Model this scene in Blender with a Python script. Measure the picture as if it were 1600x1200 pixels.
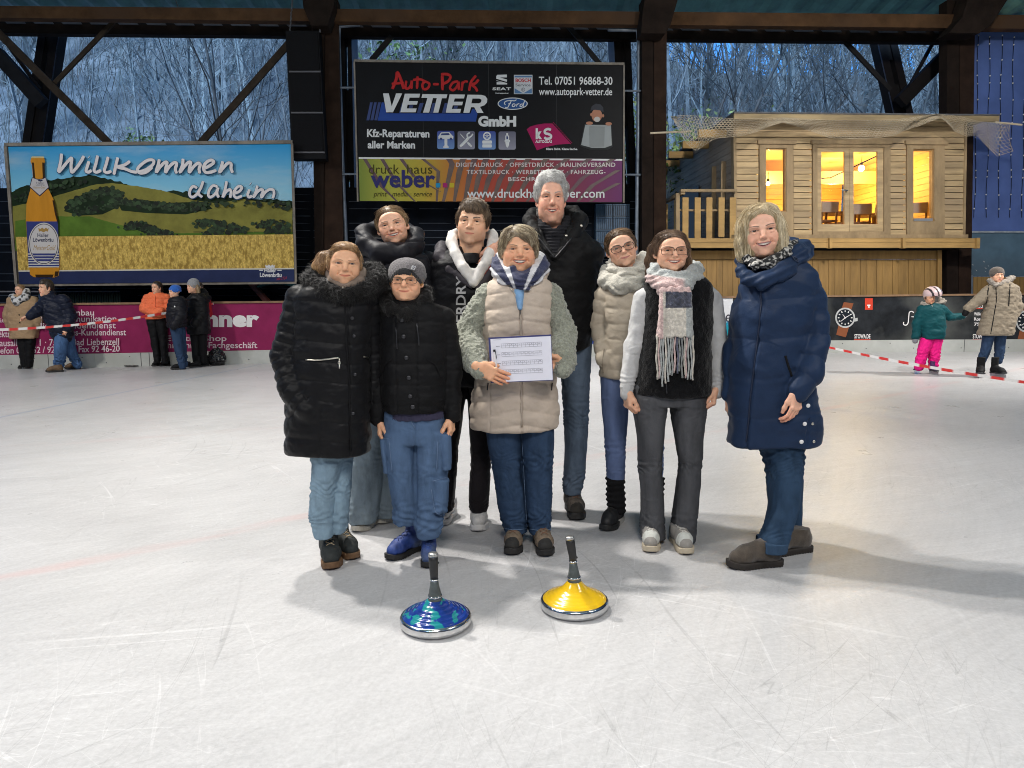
import bpy, math, random
import numpy as np
from mathutils import Vector, Matrix
from mathutils.bvhtree import BVHTree
for o in list(bpy.data.objects):
 bpy.data.objects.remove(o)
scene = bpy.context.scene
COL = scene.collection
rad = math.radians
# ------------------------------------------------------------------ camera
CAM_H = 1.22
FPX = 1120.0                       # focal length in pixels of a 1600 px wide frame
PITCH = math.atan((600 - 469) / FPX)
ROLL = rad(0.6)
_r0 = np.array([1.0, 0, 0]); _u0 = np.array([0, math.sin(PITCH), math.cos(PITCH)])
FWD = np.array([0, math.cos(PITCH), -math.sin(PITCH)])
RGT = math.cos(ROLL) * _r0 - math.sin(ROLL) * _u0
UPV = math.sin(ROLL) * _r0 + math.cos(ROLL) * _u0
EYE = np.array([0, 0, CAM_H])
cam_data = bpy.data.cameras.new('camera')
cam = bpy.data.objects.new('camera', cam_data)
COL.objects.link(cam)
cam_data.sensor_width = 36.0
cam_data.lens = 36.0 * FPX / 1600.0
cam_data.clip_end = 500
cam_data.clip_start = 0.05
cam.matrix_world = Matrix(((RGT[0], UPV[0], -FWD[0], 0), (RGT[1], UPV[1], -FWD[1], 0),
       (RGT[2], UPV[2], -FWD[2], CAM_H), (0, 0, 0, 1)))
scene.camera = cam
# ------------------------------------------------------------------ world, sun, lamps, exposure
world = bpy.data.worlds.new('World'); scene.world = world
world.use_nodes = True
wn = world.node_tree
sky = wn.nodes.new('ShaderNodeTexSky'); sky.sky_type = 'NISHITA'
sky.sun_disc = False
sky.sun_elevation = rad(12.0); sky.sun_rotation = rad(215)
sky.air_density = 1.0; sky.dust_density = 0.0; sky.ozone_density = 8.0
bg = wn.nodes['Background']; bg.inputs['Strength'].default_value = 0.15
wn.links.new(sky.outputs[0], bg.inputs['Color'])
sun_d = bpy.data.lights.new('sun', 'SUN'); sun_d.energy = 2.6; sun_d.angle = rad(20); sun_d.color = (0.47, 0.71, 1.0)
sun_o = bpy.data.objects.new('sun', sun_d); COL.objects.link(sun_o)
sun_o.rotation_euler = (rad(48), 0, rad(-20))
scene.view_settings.view_transform = 'Standard'
scene.view_settings.look = 'None'
scene.view_settings.exposure = 1.1
scene.view_settings.gamma = 1.0
scene.cycles.filter_width = 1.0
LAMP = 0.335
def hall_lamp(name, loc, target, power, size, col=(1.0, 0.955, 0.895), spread=180):
 d = bpy.data.lights.new(name, 'AREA'); d.energy = power * LAMP; d.size = size; d.color = col; d.shape = 'DISK'
 d.spread = rad(spread)
 o = bpy.data.objects.new(name, d); COL.objects.link(o)
 o.location = loc
 v = Vector(target) - Vector(loc)
 o.rotation_euler = v.to_track_quat('-Z', 'Y').to_euler()
 return o
# floodlights of the hall, hung under the roof, plus one added far back
hall_lamp('hall_lamp', (-3.6, 5.2, 6.6), (0.6, 3.2, 0), 430, 0.3, spread=150)
hall_lamp('hall_lamp', (-1.9, 5.3, 7.0), (-0.3, 3.3, 0), 330, 0.3, spread=150)
hall_lamp('hall_lamp', (-6.0, 0.5, 7.0), (-1.5, 5.0, 0.6), 330, 1.8)
hall_lamp('hall_lamp', (6.0, 0.3, 7.0), (1.5, 5.0, 0.6), 330, 1.8)
hall_lamp('hall_lamp', (0.3, -4.5, 6.6), (0, 5.0, 1.3), 600, 2.2)
hall_lamp('hall_lamp', (0.0, 10.0, 7.2), (0, 11.0, 0), 280, 1.2, spread=95)  # added lamp that brightens the back ice and the hoardings
hall_lamp('hall_lamp', (-9.5, 6.0, 6.9), (-7.5, 11.5, 0.3), 300, 0.6, spread=110)
hall_lamp('hall_lamp', (12.0, 9.5, 6.9), (8.5, 11.5, 0), 300, 0.35, spread=75)
hall_lamp('hall_lamp', (5.5, 6.5, 6.9), (7.5, 15.5, 2.2), 330, 0.6, spread=100)
# ------------------------------------------------------------------ pixel geometry of the photograph (1600x1200)
def ray(px, py):
 return RGT * ((px - 800) / FPX) + UPV * ((600 - py) / FPX) + FWD
def at(px, py, Y):
 d = ray(px, py); return EYE + d * (Y / d[1])
def ground(px, py, z=0.0):
 d = ray(px, py); return EYE + d * ((z - CAM_H) / d[2])
def plane_hit(px, py, p0, n):
 d = ray(px, py); return EYE + d * (np.dot(p0 - EYE, n) / np.dot(d, n))
def project(P):
 P = np.atleast_2d(P) - EYE
 w = P @ FWD
 return 800 + FPX * (P @ RGT) / w, 600 - FPX * (P @ UPV) / w
def nrm(v):
 v = np.asarray(v, float); return v / (np.linalg.norm(v) + 1e-12)
# ------------------------------------------------------------------ materials
MATS = {}
def mat(name, col, rough=0.6, metal=0.0, var=0.12, vscale=6.0, bump=0.0, bscale=60.0, stretch=(1, 1, 1), spec=0.5,
  attr=None, wrk=None, sheen=0.0, sss=0.0, emit=None, estr=0.0, coat=0.0, alpha=1.0, trans=0.0, detail=4.0, var2=None):
 if name in MATS: return MATS[name]
 m = bpy.data.materials.new(name); m.use_nodes = True
 nt = m.node_tree; N = nt.nodes; L = nt.links
 b = N['Principled BSDF']
 b.inputs['Roughness'].default_value = rough; b.inputs['Metallic'].default_value = metal
 b.inputs['Specular IOR Level'].default_value = spec
 b.inputs['Sheen Weight'].default_value = sheen
 b.inputs['Coat Weight'].default_value = coat
 b.inputs['Transmission Weight'].default_value = trans
 if sss:
  b.inputs['Subsurface Weight'].default_value = sss
  b.inputs['Subsurface Radius'].default_value = (1.0, 0.35, 0.2)
  b.inputs['Subsurface Scale'].default_value = 0.006
 tc = N.new('ShaderNodeTexCoord'); mp = N.new('ShaderNodeMapping')
 mp.inputs['Scale'].default_value = stretch
 L.new(tc.outputs['Object'], mp.inputs['Vector'])
 src = None
 if attr:
  a = N.new('ShaderNodeAttribute'); a.attribute_name = attr; src = a.outputs['Color']
 if var > 0:
  no = N.new('ShaderNodeTexNoise'); no.inputs['Scale'].default_value = vscale; no.inputs['Detail'].default_value = detail
  no.inputs['Roughness'].default_value = 0.65
  L.new(mp.outputs[0], no.inputs['Vector'])
  mr = N.new('ShaderNodeMapRange'); mr.inputs['From Min'].default_value = 0.3; mr.inputs['From Max'].default_value = 0.7
  mr.inputs['To Min'].default_value = 1 - var; mr.inputs['To Max'].default_value = 1 + var
  L.new(no.outputs['Fac'], mr.inputs['Value'])
  mx = N.new('ShaderNodeVectorMath'); mx.operation = 'MULTIPLY'
  if src is not None: L.new(src, mx.inputs[0])
  else: mx.inputs[0].default_value = col[:3]
  L.new(mr.outputs[0], mx.inputs[1])
  last = mx.outputs[0]
  if var2 is not None:      # second colour in patches
   m2 = N.new('ShaderNodeMix'); m2.data_type = 'RGBA'
   n2 = N.new('ShaderNodeTexNoise'); n2.inputs['Scale'].default_value = vscale * 0.37; n2.inputs['Detail'].default_value = 6
   L.new(mp.outputs[0], n2.inputs['Vector'])
   r2 = N.new('ShaderNodeMapRange'); r2.inputs['From Min'].default_value = 0.45; r2.inputs['From Max'].default_value = 0.65
   L.new(n2.outputs['Fac'], r2.inputs['Value'])
   L.new(r2.outputs[0], m2.inputs['Factor']); L.new(last, m2.inputs['A']); m2.inputs['B'].default_value = (*var2, 1)
   last = m2.outputs['Result']
  L.new(last, b.inputs['Base Color'])
 elif src is not None:
  L.new(src, b.inputs['Base Color'])
 else:
  b.inputs['Base Color'].default_value = (*col[:3], 1)
 if bump > 0:
  nb = N.new('ShaderNodeTexNoise'); nb.inputs['Scale'].default_value = bscale; nb.inputs['Detail'].default_value = 3
  L.new(mp.outputs[0], nb.inputs['Vector'])
  bp = N.new('ShaderNodeBump'); bp.inputs['Strength'].default_value = min(1.0, bump); bp.inputs['Distance'].default_value = 0.004 * max(1.0, bump)
  L.new(nb.outputs['Fac'], bp.inputs['Height']); L.new(bp.outputs[0], b.inputs['Normal'])
 if wrk:        # cloth creases, broad and bent
  m3 = N.new('ShaderNodeMapping'); m3.inputs['Scale'].default_value = wrk[2]; L.new(tc.outputs['Object'], m3.inputs[0])
  n3 = N.new('ShaderNodeTexNoise'); n3.inputs['Scale'].default_value = wrk[0]; n3.inputs['Detail'].default_value = 4; n3.inputs['Distortion'].default_value = 1.4; n3.inputs['Roughness'].default_value = .55
  n3.noise_type = 'RIDGED_MULTIFRACTAL'
  L.new(m3.outputs[0], n3.inputs['Vector']); b3 = N.new('ShaderNodeBump'); b3.inputs['Strength'].default_value = wrk[1]; b3.inputs['Distance'].default_value = .012
  L.new(n3.outputs['Fac'], b3.inputs['Height'])
  if bump > 0: L.new(bp.outputs[0], b3.inputs['Normal'])
  L.new(b3.outputs[0], b.inputs['Normal'])
 if emit is not None:
  b.inputs['Emission Color'].default_value = (*emit, 1); b.inputs['Emission Strength'].default_value = estr
 if alpha < 1: b.inputs['Alpha'].default_value = alpha
 MATS[name] = m
 return m
# ------------------------------------------------------------------ objects
BASE = {}
def mesh_obj(name, V, F, m, parent=None, base=None, cols=None, smooth=False, mi=None):
 V = np.asarray(V, np.float32).reshape(-1, 3)
 if parent is not None: b = BASE[parent]
 elif base is not None: b = np.asarray(base, float)
 else: b = np.array([(V[:, 0].min() + V[:, 0].max()) / 2, (V[:, 1].min() + V[:, 1].max()) / 2, V[:, 2].min()])
 me = bpy.data.meshes.new(name)
 Vl = (V - b).astype(np.float32)
 if isinstance(F, np.ndarray):
  k = F.shape[1]; loops = F.reshape(-1).astype(np.int32)
  starts = np.arange(0, len(loops), k, dtype=np.int32)
 else:
  lens = np.array([len(f) for f in F], np.int32)
  loops = np.concatenate([np.asarray(f, np.int32) for f in F]) if len(F) else np.zeros(0, np.int32)
  starts = np.concatenate([[0], np.cumsum(lens)[:-1]]).astype(np.int32)
 me.vertices.add(len(Vl)); me.vertices.foreach_set('co', Vl.reshape(-1))
 me.loops.add(len(loops)); me.loops.foreach_set('vertex_index', loops)
 me.polygons.add(len(starts)); me.polygons.foreach_set('loop_start', starts)
 try:
  tot = np.diff(np.concatenate([starts, [len(loops)]])).astype(np.int32)
  me.polygons.foreach_set('loop_total', tot)
 except Exception: pass
 if mi is not None: me.polygons.foreach_set('material_index', np.asarray(mi, np.int32))
 me.update(calc_edges=True)
 me.validate()
 me.polygons.foreach_set('use_smooth', np.full(len(me.polygons), bool(smooth)))
 if cols is not None:
  ca = me.color_attributes.new('Col', 'FLOAT_COLOR', 'POINT')
  c4 = np.ones((len(Vl), 4), np.float32); c4[:, :3] = cols
  ca.data.foreach_set('color', c4.reshape(-1))
 for mm in (m if isinstance(m, (list, tuple)) else [m]):
  me.materials.append(mm)
 o = bpy.data.objects.new(name, me); COL.objects.link(o)
 if parent is not None:
  o.parent = parent; BASE[o] = b
 else:
  o.location = b; BASE[o] = b
 return o
def empty(name, base):
 o = bpy.data.objects.new(name, None); COL.objects.link(o); o.location = base; BASE[o] = np.asarray(base, float)
 o.empty_display_size = 0.1
 return o
def tag(o, label=None, cat=None, group=None, kind=None):
 if label: o['label'] = label
 if cat: o['category'] = cat
 if group: o['group'] = group
 if kind: o['kind'] = kind
 return o
class MB:
 """collects simple solids into one mesh"""
 def __init__(s): s.V = []; s.F = []; s.C = []; s.n = 0; s.col = None
 def add(s, V, F):
  V = np.asarray(V, float).reshape(-1, 3)
  s.V.append(V); s.F += [[i + s.n for i in f] for f in F]; s.n += len(V)
  if s.col is not None: s.C.append(np.tile(np.array(s.col, float), (len(V), 1)))
  return s
 def box(s, lo, hi):
  (a, b, c), (d, e, f) = lo, hi
  return s.add([(a, b, c), (d, b, c), (d, e, c), (a, e, c), (a, b, f), (d, b, f), (d, e, f), (a, e, f)],
      [(0, 3, 2, 1), (4, 5, 6, 7), (0, 1, 5, 4), (1, 2, 6, 5), (2, 3, 7, 6), (3, 0, 4, 7)])
 def obox(s, c, ax, ay, az):     # oriented box, half-axis vectors
  c, ax, ay, az = (np.asarray(v, float) for v in (c, ax, ay, az))
  P = [c + i * ax + j * ay + k * az for k in (-1, 1) for (i, j) in ((-1, -1), (1, -1), (1, 1), (-1, 1))]
  return s.add(P, [(0, 3, 2, 1), (4, 5, 6, 7), (0, 1, 5, 4), (1, 2, 6, 5), (2, 3, 7, 6), (3, 0, 4, 7)])
 def bar(s, p, q, w, h, up=(0, 0, 1)):   # beam from p to q; w sideways, h along up
  p, q = np.asarray(p, float), np.asarray(q, float)
  d = nrm(q - p); sd = np.cross(d, up)
  if np.linalg.norm(sd) < 1e-6: sd = np.array([1.0, 0, 0])
  sd = nrm(sd); u = np.cross(sd, d)
  return s.obox((p + q) / 2, sd * w / 2, (q - p) / 2, u * h / 2)
 def tube(s, P, R, k=8, flat=None, cap=True):
  P = np.asarray(P, float); n = len(P)
  R = np.full(n, R, float) if np.isscalar(R) else np.asarray(R, float)
  V = []
  T = np.gradient(P, axis=0)
  ref = np.array([0.0, 0, 1]) if abs(nrm(T[0])[2]) < 0.9 else np.array([1.0, 0, 0])
  if flat is not None: ref = np.asarray(flat[0], float)
  for i in range(n):
   t = nrm(T[i]); a = ref - t * np.dot(ref, t); a = nrm(a); b = np.cross(t, a)
   if flat is None: ref = a
   for j in range(k):
    th = 2 * math.pi * j / k
    V.append(P[i] + R[i] * (math.cos(th) * a * (flat[1] if flat is not None else 1) + math.sin(th) * b))
  F = [(i * k + j, i * k + (j + 1) % k, (i + 1) * k + (j + 1) % k, (i + 1) * k + j) for i in range(n - 1) for j in range(k)]
  if cap: F += [tuple(range(k))[::-1], tuple((n - 1) * k + j for j in range(k))]
  return s.add(V, F)
 def ball(s, c, r, k=10, m=6):
  r = np.array([r, r, r], float) if np.isscalar(r) else np.asarray(r, float)
  V = [np.array(c) + (0, 0, r[2])]
  for i in range(1, m):
   ph = math.pi * i / m
   for j in range(k):
    th = 2 * math.pi * j / k
    V.append(np.array(c) + r * (math.sin(ph) * math.cos(th), math.sin(ph) * math.sin(th), math.cos(ph)))
  V.append(np.array(c) - (0, 0, r[2]))
  F = [(0, 1 + j, 1 + (j + 1) % k) for j in range(k)]
  for i in range(m - 2):
   for j in range(k):
    a = 1 + i * k + j; b = 1 + i * k + (j + 1) % k
    F.append((a, a + k, b + k, b))
  e = len(V) - 1; o = 1 + (m - 2) * k
  F += [(o + j, e, o + (j + 1) % k) for j in range(k)]
  return s.add(V, F)
 def lathe(s, c, prof, k=64):    # prof: (radius, z)
  c = np.asarray(c, float); V = []; n = len(prof)
  for (r, z) in prof:
   for j in range(k):
    th = 2 * math.pi * j / k
    V.append(c + (r * math.cos(th), r * math.sin(th), z))
  F = [(i * k + j, i * k + (j + 1) % k, (i + 1) * k + (j + 1) % k, (i + 1) * k + j) for i in range(n - 1) for j in range(k)]
  F += [tuple(range(k))[::-1], tuple((n - 1) * k + j for j in range(k))]
  return s.add(V, F)
 def prism(s, poly, off):        # polygon of 3-D points (n,3) pushed along off (must be closed, planar)
  poly = np.asarray(poly, float); n = len(poly); off = np.asarray(off, float)
  V = np.concatenate([poly, poly + off])
  F = [tuple(range(n)), tuple(range(2 * n - 1, n - 1, -1))] + [(i, i + n, (i + 1) % n + n, (i + 1) % n) for i in range(n)]
  return s.add(V, F)
 def build(s, name, m, parent=None, base=None, smooth=False):
  V = np.concatenate(s.V)
  return mesh_obj(name, V, s.F, m, parent, base, np.concatenate(s.C) if s.C else None, smooth)
# ------------------------------------------------------------------ noise
_rt = np.random.RandomState(7).rand(64, 64, 64).astype(np.float32) * 2 - 1
def vnoise(P, scale=1.0, seed=0):
 P = np.asarray(P, np.float32) * np.float32(scale) + np.float32(seed * 17.37 + 100)
 i = np.floor(P).astype(np.int32); f = P - i; f = f * f * (3 - 2 * f)
 r = 0
 for dx in (0, 1):
  wx = f[..., 0] if dx else 1 - f[..., 0]
  for dy in (0, 1):
   wy = f[..., 1] if dy else 1 - f[..., 1]
   for dz in (0, 1):
    wz = f[..., 2] if dz else 1 - f[..., 2]
    r = r + wx * wy * wz * _rt[(i[..., 0] + dx) & 63, (i[..., 1] + dy) & 63, (i[..., 2] + dz) & 63]
 return r
def fbm(P, scale, seed=0, oct=3):
 return sum(vnoise(P, scale * 2 ** k, seed + k) * 0.5 ** k for k in range(oct))
# ------------------------------------------------------------------ signed distance modelling on a grid -> one continuous surface
class Field:
 def __init__(s, lo, hi, h):
  s.lo = np.asarray(lo, np.float32); s.h = h
  n = np.ceil((np.asarray(hi) - s.lo) / h).astype(int) + 1
  s.ax = [s.lo[k] + h * np.arange(n[k], dtype=np.float32) for k in range(3)]
  s.n = n; s.d = np.full(tuple(n), 0.5, np.float32)
 def sub(s, lo, hi):
  i0 = np.maximum(0, np.floor((np.asarray(lo) - s.lo) / s.h).astype(int))
  i1 = np.minimum(s.n, np.ceil((np.asarray(hi) - s.lo) / s.h).astype(int) + 1)
  if (i1 <= i0).any(): return None
  sl = tuple(slice(i0[k], i1[k]) for k in range(3))
  X = s.ax[0][sl[0]][:, None, None]; Y = s.ax[1][sl[1]][None, :, None]; Z = s.ax[2][sl[2]][None, None, :]
  return sl, X, Y, Z
 def merge(s, sl, d, k, op):
  a = s.d[sl]
  if op == '+':
   if k > 0:
    h = np.maximum(k - np.abs(a - d), 0) / k
    s.d[sl] = np.minimum(a, d) - h * h * k * 0.25
   else: s.d[sl] = np.minimum(a, d)
  else:           # carve
   b = -d
   if k > 0:
    h = np.maximum(k - np.abs(a - b), 0) / k
    s.d[sl] = np.maximum(a, b) + h * h * k * 0.25
   else: s.d[sl] = np.maximum(a, b)
 def ell(s, c, r, k=0.02, op='+', R=None):
  c = np.asarray(c, float); r = np.asarray(r, float) if not np.isscalar(r) else np.array([r, r, r], float)
  m = r.max() * (1.0 if R is not None else 0) + (r if R is None else 0) + k + 4 * s.h
  g = s.sub(c - m, c + m)
  if g is None: return s
  sl, X, Y, Z = g; x, y, z = X - c[0], Y - c[1], Z - c[2]
  if R is not None:
   R = np.asarray(R); x, y, z = (R[0, j] * x + R[1, j] * y + R[2, j] * z for j in range(3))
  k0 = np.sqrt((x / r[0]) ** 2 + (y / r[1]) ** 2 + (z / r[2]) ** 2)
  k1 = np.sqrt((x / r[0] ** 2) ** 2 + (y / r[1] ** 2) ** 2 + (z / r[2] ** 2) ** 2) + 1e-9
  s.merge(sl, k0 * (k0 - 1) / k1, k, op); return s
 def chain(s, P, R, k=0.02, op='+', sq=None):
  """round cones through the points; sq=(axis vector, factor) flattens across that axis"""
  P = np.asarray(P, float); R = np.full(len(P), R, float) if np.isscalar(R) else np.asarray(R, float)
  for i in range(len(P) - 1):
   a, b, ra, rb = P[i], P[i + 1], R[i], R[i + 1]
   m = max(ra, rb) + k + 4 * s.h
   g = s.sub(np.minimum(a, b) - m, np.maximum(a, b) + m)
   if g is None: continue
   sl, X, Y, Z = g; ab = b - a; L2 = max(float(ab @ ab), 1e-9)
   x, y, z = X - a[0], Y - a[1], Z - a[2]
   t = np.clip((x * ab[0] + y * ab[1] + z * ab[2]) / L2, 0, 1)
   x, y, z = x - t * ab[0], y - t * ab[1], z - t * ab[2]
   q = x * x + y * y + z * z
   if sq is not None:
    u = x * sq[0][0] + y * sq[0][1] + z * sq[0][2]
    q = q + u * u * (1 / sq[1] ** 2 - 1)
   d = np.sqrt(q) - (ra + t * (rb - ra))
   if sq is not None: d = d * min(1.0, sq[1] * 1.3)
   s.merge(sl, d, k, op)
  return s
 def box(s, c, hs, r=0.01, k=0.0, op='+', R=None):
  c = np.asarray(c, float); hs = np.asarray(hs, float)
  m = (np.linalg.norm(hs) if R is not None else hs) + r + k + 4 * s.h
  g = s.sub(c - m, c + m)
  if g is None: return s
  sl, X, Y, Z = g; x, y, z = X - c[0], Y - c[1], Z - c[2]
  if R is not None:
   R = np.asarray(R); x, y, z = (R[0, j] * x + R[1, j] * y + R[2, j] * z for j in range(3))
  qx, qy, qz = np.abs(x) - hs[0] + r, np.abs(y) - hs[1] + r, np.abs(z) - hs[2] + r
  d = np.sqrt(np.maximum(qx, 0) ** 2 + np.maximum(qy, 0) ** 2 + np.maximum(qz, 0) ** 2) + np.minimum(np.maximum(np.maximum(qx, qy), qz), 0) - r
  s.merge(sl, d, k, op); return s
 def rows(s, rows, k=0.02, n=2.4, cap=0.012, op='+', smooth=0.02):
  """upright loft: rows of (z, cx, cy, half width, half depth)"""
  A = np.array(sorted(rows)); z0, z1 = A[0, 0], A[-1, 0]
  zz = np.linspace(z0, z1, 160); T = np.stack([np.interp(zz, A[:, 0], A[:, j]) for j in range(1, 5)], 1)
  w = max(1, int(smooth / max((z1 - z0) / 159, 1e-6)))
  if w > 1:
   ker = np.hanning(2 * w + 3)[1:-1]; ker /= ker.sum(); p = len(ker) // 2
   T = np.stack([np.convolve(np.pad(T[:, j], p, mode='reflect', reflect_type='odd'), ker, 'valid') for j in range(4)], 1)
  m = k + 4 * s.h
  lo = [(T[:, 0] - T[:, 2]).min() - m, (T[:, 1] - T[:, 3]).min() - m, z0 - m]
  hi = [(T[:, 0] + T[:, 2]).max() + m, (T[:, 1] + T[:, 3]).max() + m, z1 + m]
  g = s.sub(lo, hi)
  if g is None: return s
  sl, X, Y, Z = g
  zr = Z.reshape(-1); cx, cy, a, b = (np.interp(zr, zz, T[:, j])[None, None, :].astype(np.float32) for j in range(4))
  a = np.maximum(a, 0.004); b = np.maximum(b, 0.004)
  u, v = np.abs(X - cx) / a, np.abs(Y - cy) / b
  k0 = (u ** n + v ** n) ** (1 / n) + 1e-6
  k1 = np.sqrt((u / a) ** 2 + (v / b) ** 2) + 1e-6
  kk = np.sqrt(u * u + v * v) + 1e-6
  d = kk * (k0 - 1) / k1
  e = np.abs(Z - (z0 + z1) / 2) - (z1 - z0) / 2
  h = np.maximum(cap - np.abs(d - e), 0) / cap
  d = np.maximum(d, e) + h * h * cap * 0.25
  s.merge(sl, d, k, op); return s
 def func(s, lo, hi, fn, k=0.0, op='+'):
  g = s.sub(lo, hi)
  if g is None: return s
  sl, X, Y, Z = g
  s.merge(sl, fn(X, Y, Z).astype(np.float32), k, op); return s
 def sample(s, P):
  q = (np.asarray(P, np.float32) - s.lo) / s.h
  q = np.clip(q, 0, s.n - 1.001); i = q.astype(np.int32); f = q - i; r = 0
  for dx in (0, 1):
   for dy in (0, 1):
    for dz in (0, 1):
     w = (f[:, 0] if dx else 1 - f[:, 0]) * (f[:, 1] if dy else 1 - f[:, 1]) * (f[:, 2] if dz else 1 - f[:, 2])
     r = r + w * s.d[i[:, 0] + dx, i[:, 1] + dy, i[:, 2] + dz]
  return r
 def grad(s, P):
  e = s.h; g = []
  for k in range(3):
   o = np.zeros(3, np.float32); o[k] = e
   g.append(s.sample(P + o) - s.sample(P - o))
  g = np.stack(g, 1); return g / (np.linalg.norm(g, axis=1, keepdims=True) + 1e-9)
 def mesh(s):
  d = s.d; ins = d < 0
  nx, ny, nz = d.shape
  c = ins[:-1, :-1, :-1].astype(np.int8)
  tot = np.zeros((nx - 1, ny - 1, nz - 1), np.int8)
  for i in (0, 1):
   for j in (0, 1):
    for k in (0, 1):
     tot += ins[i:nx - 1 + i, j:ny - 1 + j, k:nz - 1 + k]
  act = (tot > 0) & (tot < 8)
  I = np.argwhere(act)
  idx = np.full(act.shape, -1, np.int32); idx[act] = np.arange(len(I))
  C = [(i, j, k) for i in (0, 1) for j in (0, 1) for k in (0, 1)]
  val = {q: d[I[:, 0] + q[0], I[:, 1] + q[1], I[:, 2] + q[2]] for q in C}
  acc = np.zeros((len(I), 3), np.float32); cnt = np.zeros(len(I), np.float32)
  for a in C:
   for ax in range(3):
    if a[ax] == 1: continue
    b = list(a); b[ax] = 1; b = tuple(b)
    va, vb = val[a], val[b]; m = (va < 0) != (vb < 0)
    t = np.where(m, va / np.where(m, va - vb, 1), 0)
    p = np.tile(np.array(a, np.float32), (len(I), 1)); p[:, ax] += t
    acc += p * m[:, None]; cnt += m
  V = s.lo + s.h * (I + acc / cnt[:, None])
  Fs = []
  for ax in range(3):
   o = [(1, 2), (2, 0), (0, 1)][ax]
   sl0 = [slice(None)] * 3; sl1 = [slice(None)] * 3
   sl0[ax] = slice(0, -1); sl1[ax] = slice(1, None)
   a, b = ins[tuple(sl0)], ins[tuple(sl1)]
   E = np.argwhere(a != b)
   ok = np.ones(len(E), bool)
   for q in o: ok &= (E[:, q] > 0) & (E[:, q] < d.shape[q] - 1)
   E = E[ok]
   if len(E) == 0: continue
   flip = a[E[:, 0], E[:, 1], E[:, 2]]
   q = []
   for (u, v) in ((-1, -1), (0, -1), (0, 0), (-1, 0)):
    J = E.copy(); J[:, o[0]] += u; J[:, o[1]] += v
    q.append(idx[J[:, 0], J[:, 1], J[:, 2]])
   q = np.stack(q, 1)
   q[~flip] = q[~flip][:, ::-1]
   Fs.append(q)
  F = np.concatenate(Fs)
  F = F[(F >= 0).all(1)]
  return V.astype(np.float32), F
def vnormals(V, F):
 a, b, c, dd = (V[F[:, i]] for i in range(4))
 n = np.cross(c - a, dd - b)
 N = np.zeros_like(V)
 for i in range(4): np.add.at(N, F[:, i], n)
 return N / (np.linalg.norm(N, axis=1, keepdims=True) + 1e-12)
def lap(V, F, it=2, lam=0.5):
 E = np.concatenate([F[:, [0, 1]], F[:, [1, 2]], F[:, [2, 3]], F[:, [3, 0]]])
 for _ in range(it):
  S = np.zeros_like(V); c = np.zeros(len(V), np.float32)
  np.add.at(S, E[:, 0], V[E[:, 1]]); np.add.at(S, E[:, 1], V[E[:, 0]])
  np.add.at(c, E[:, 0], 1); np.add.at(c, E[:, 1], 1)
  V = V + lam * (S / np.maximum(c, 1)[:, None] - V)
 return V
def joinm(parts):
 """join several (V, F(quads)[, C])"""
 Vs, Fs, Cs, n = [], [], [], 0
 for p in parts:
  Vs.append(p[0]); Fs.append(p[1] + n); n += len(p[0])
  if len(p) > 2: Cs.append(p[2])
 return np.concatenate(Vs), np.concatenate(Fs), (np.concatenate(Cs) if Cs else None)
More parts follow.
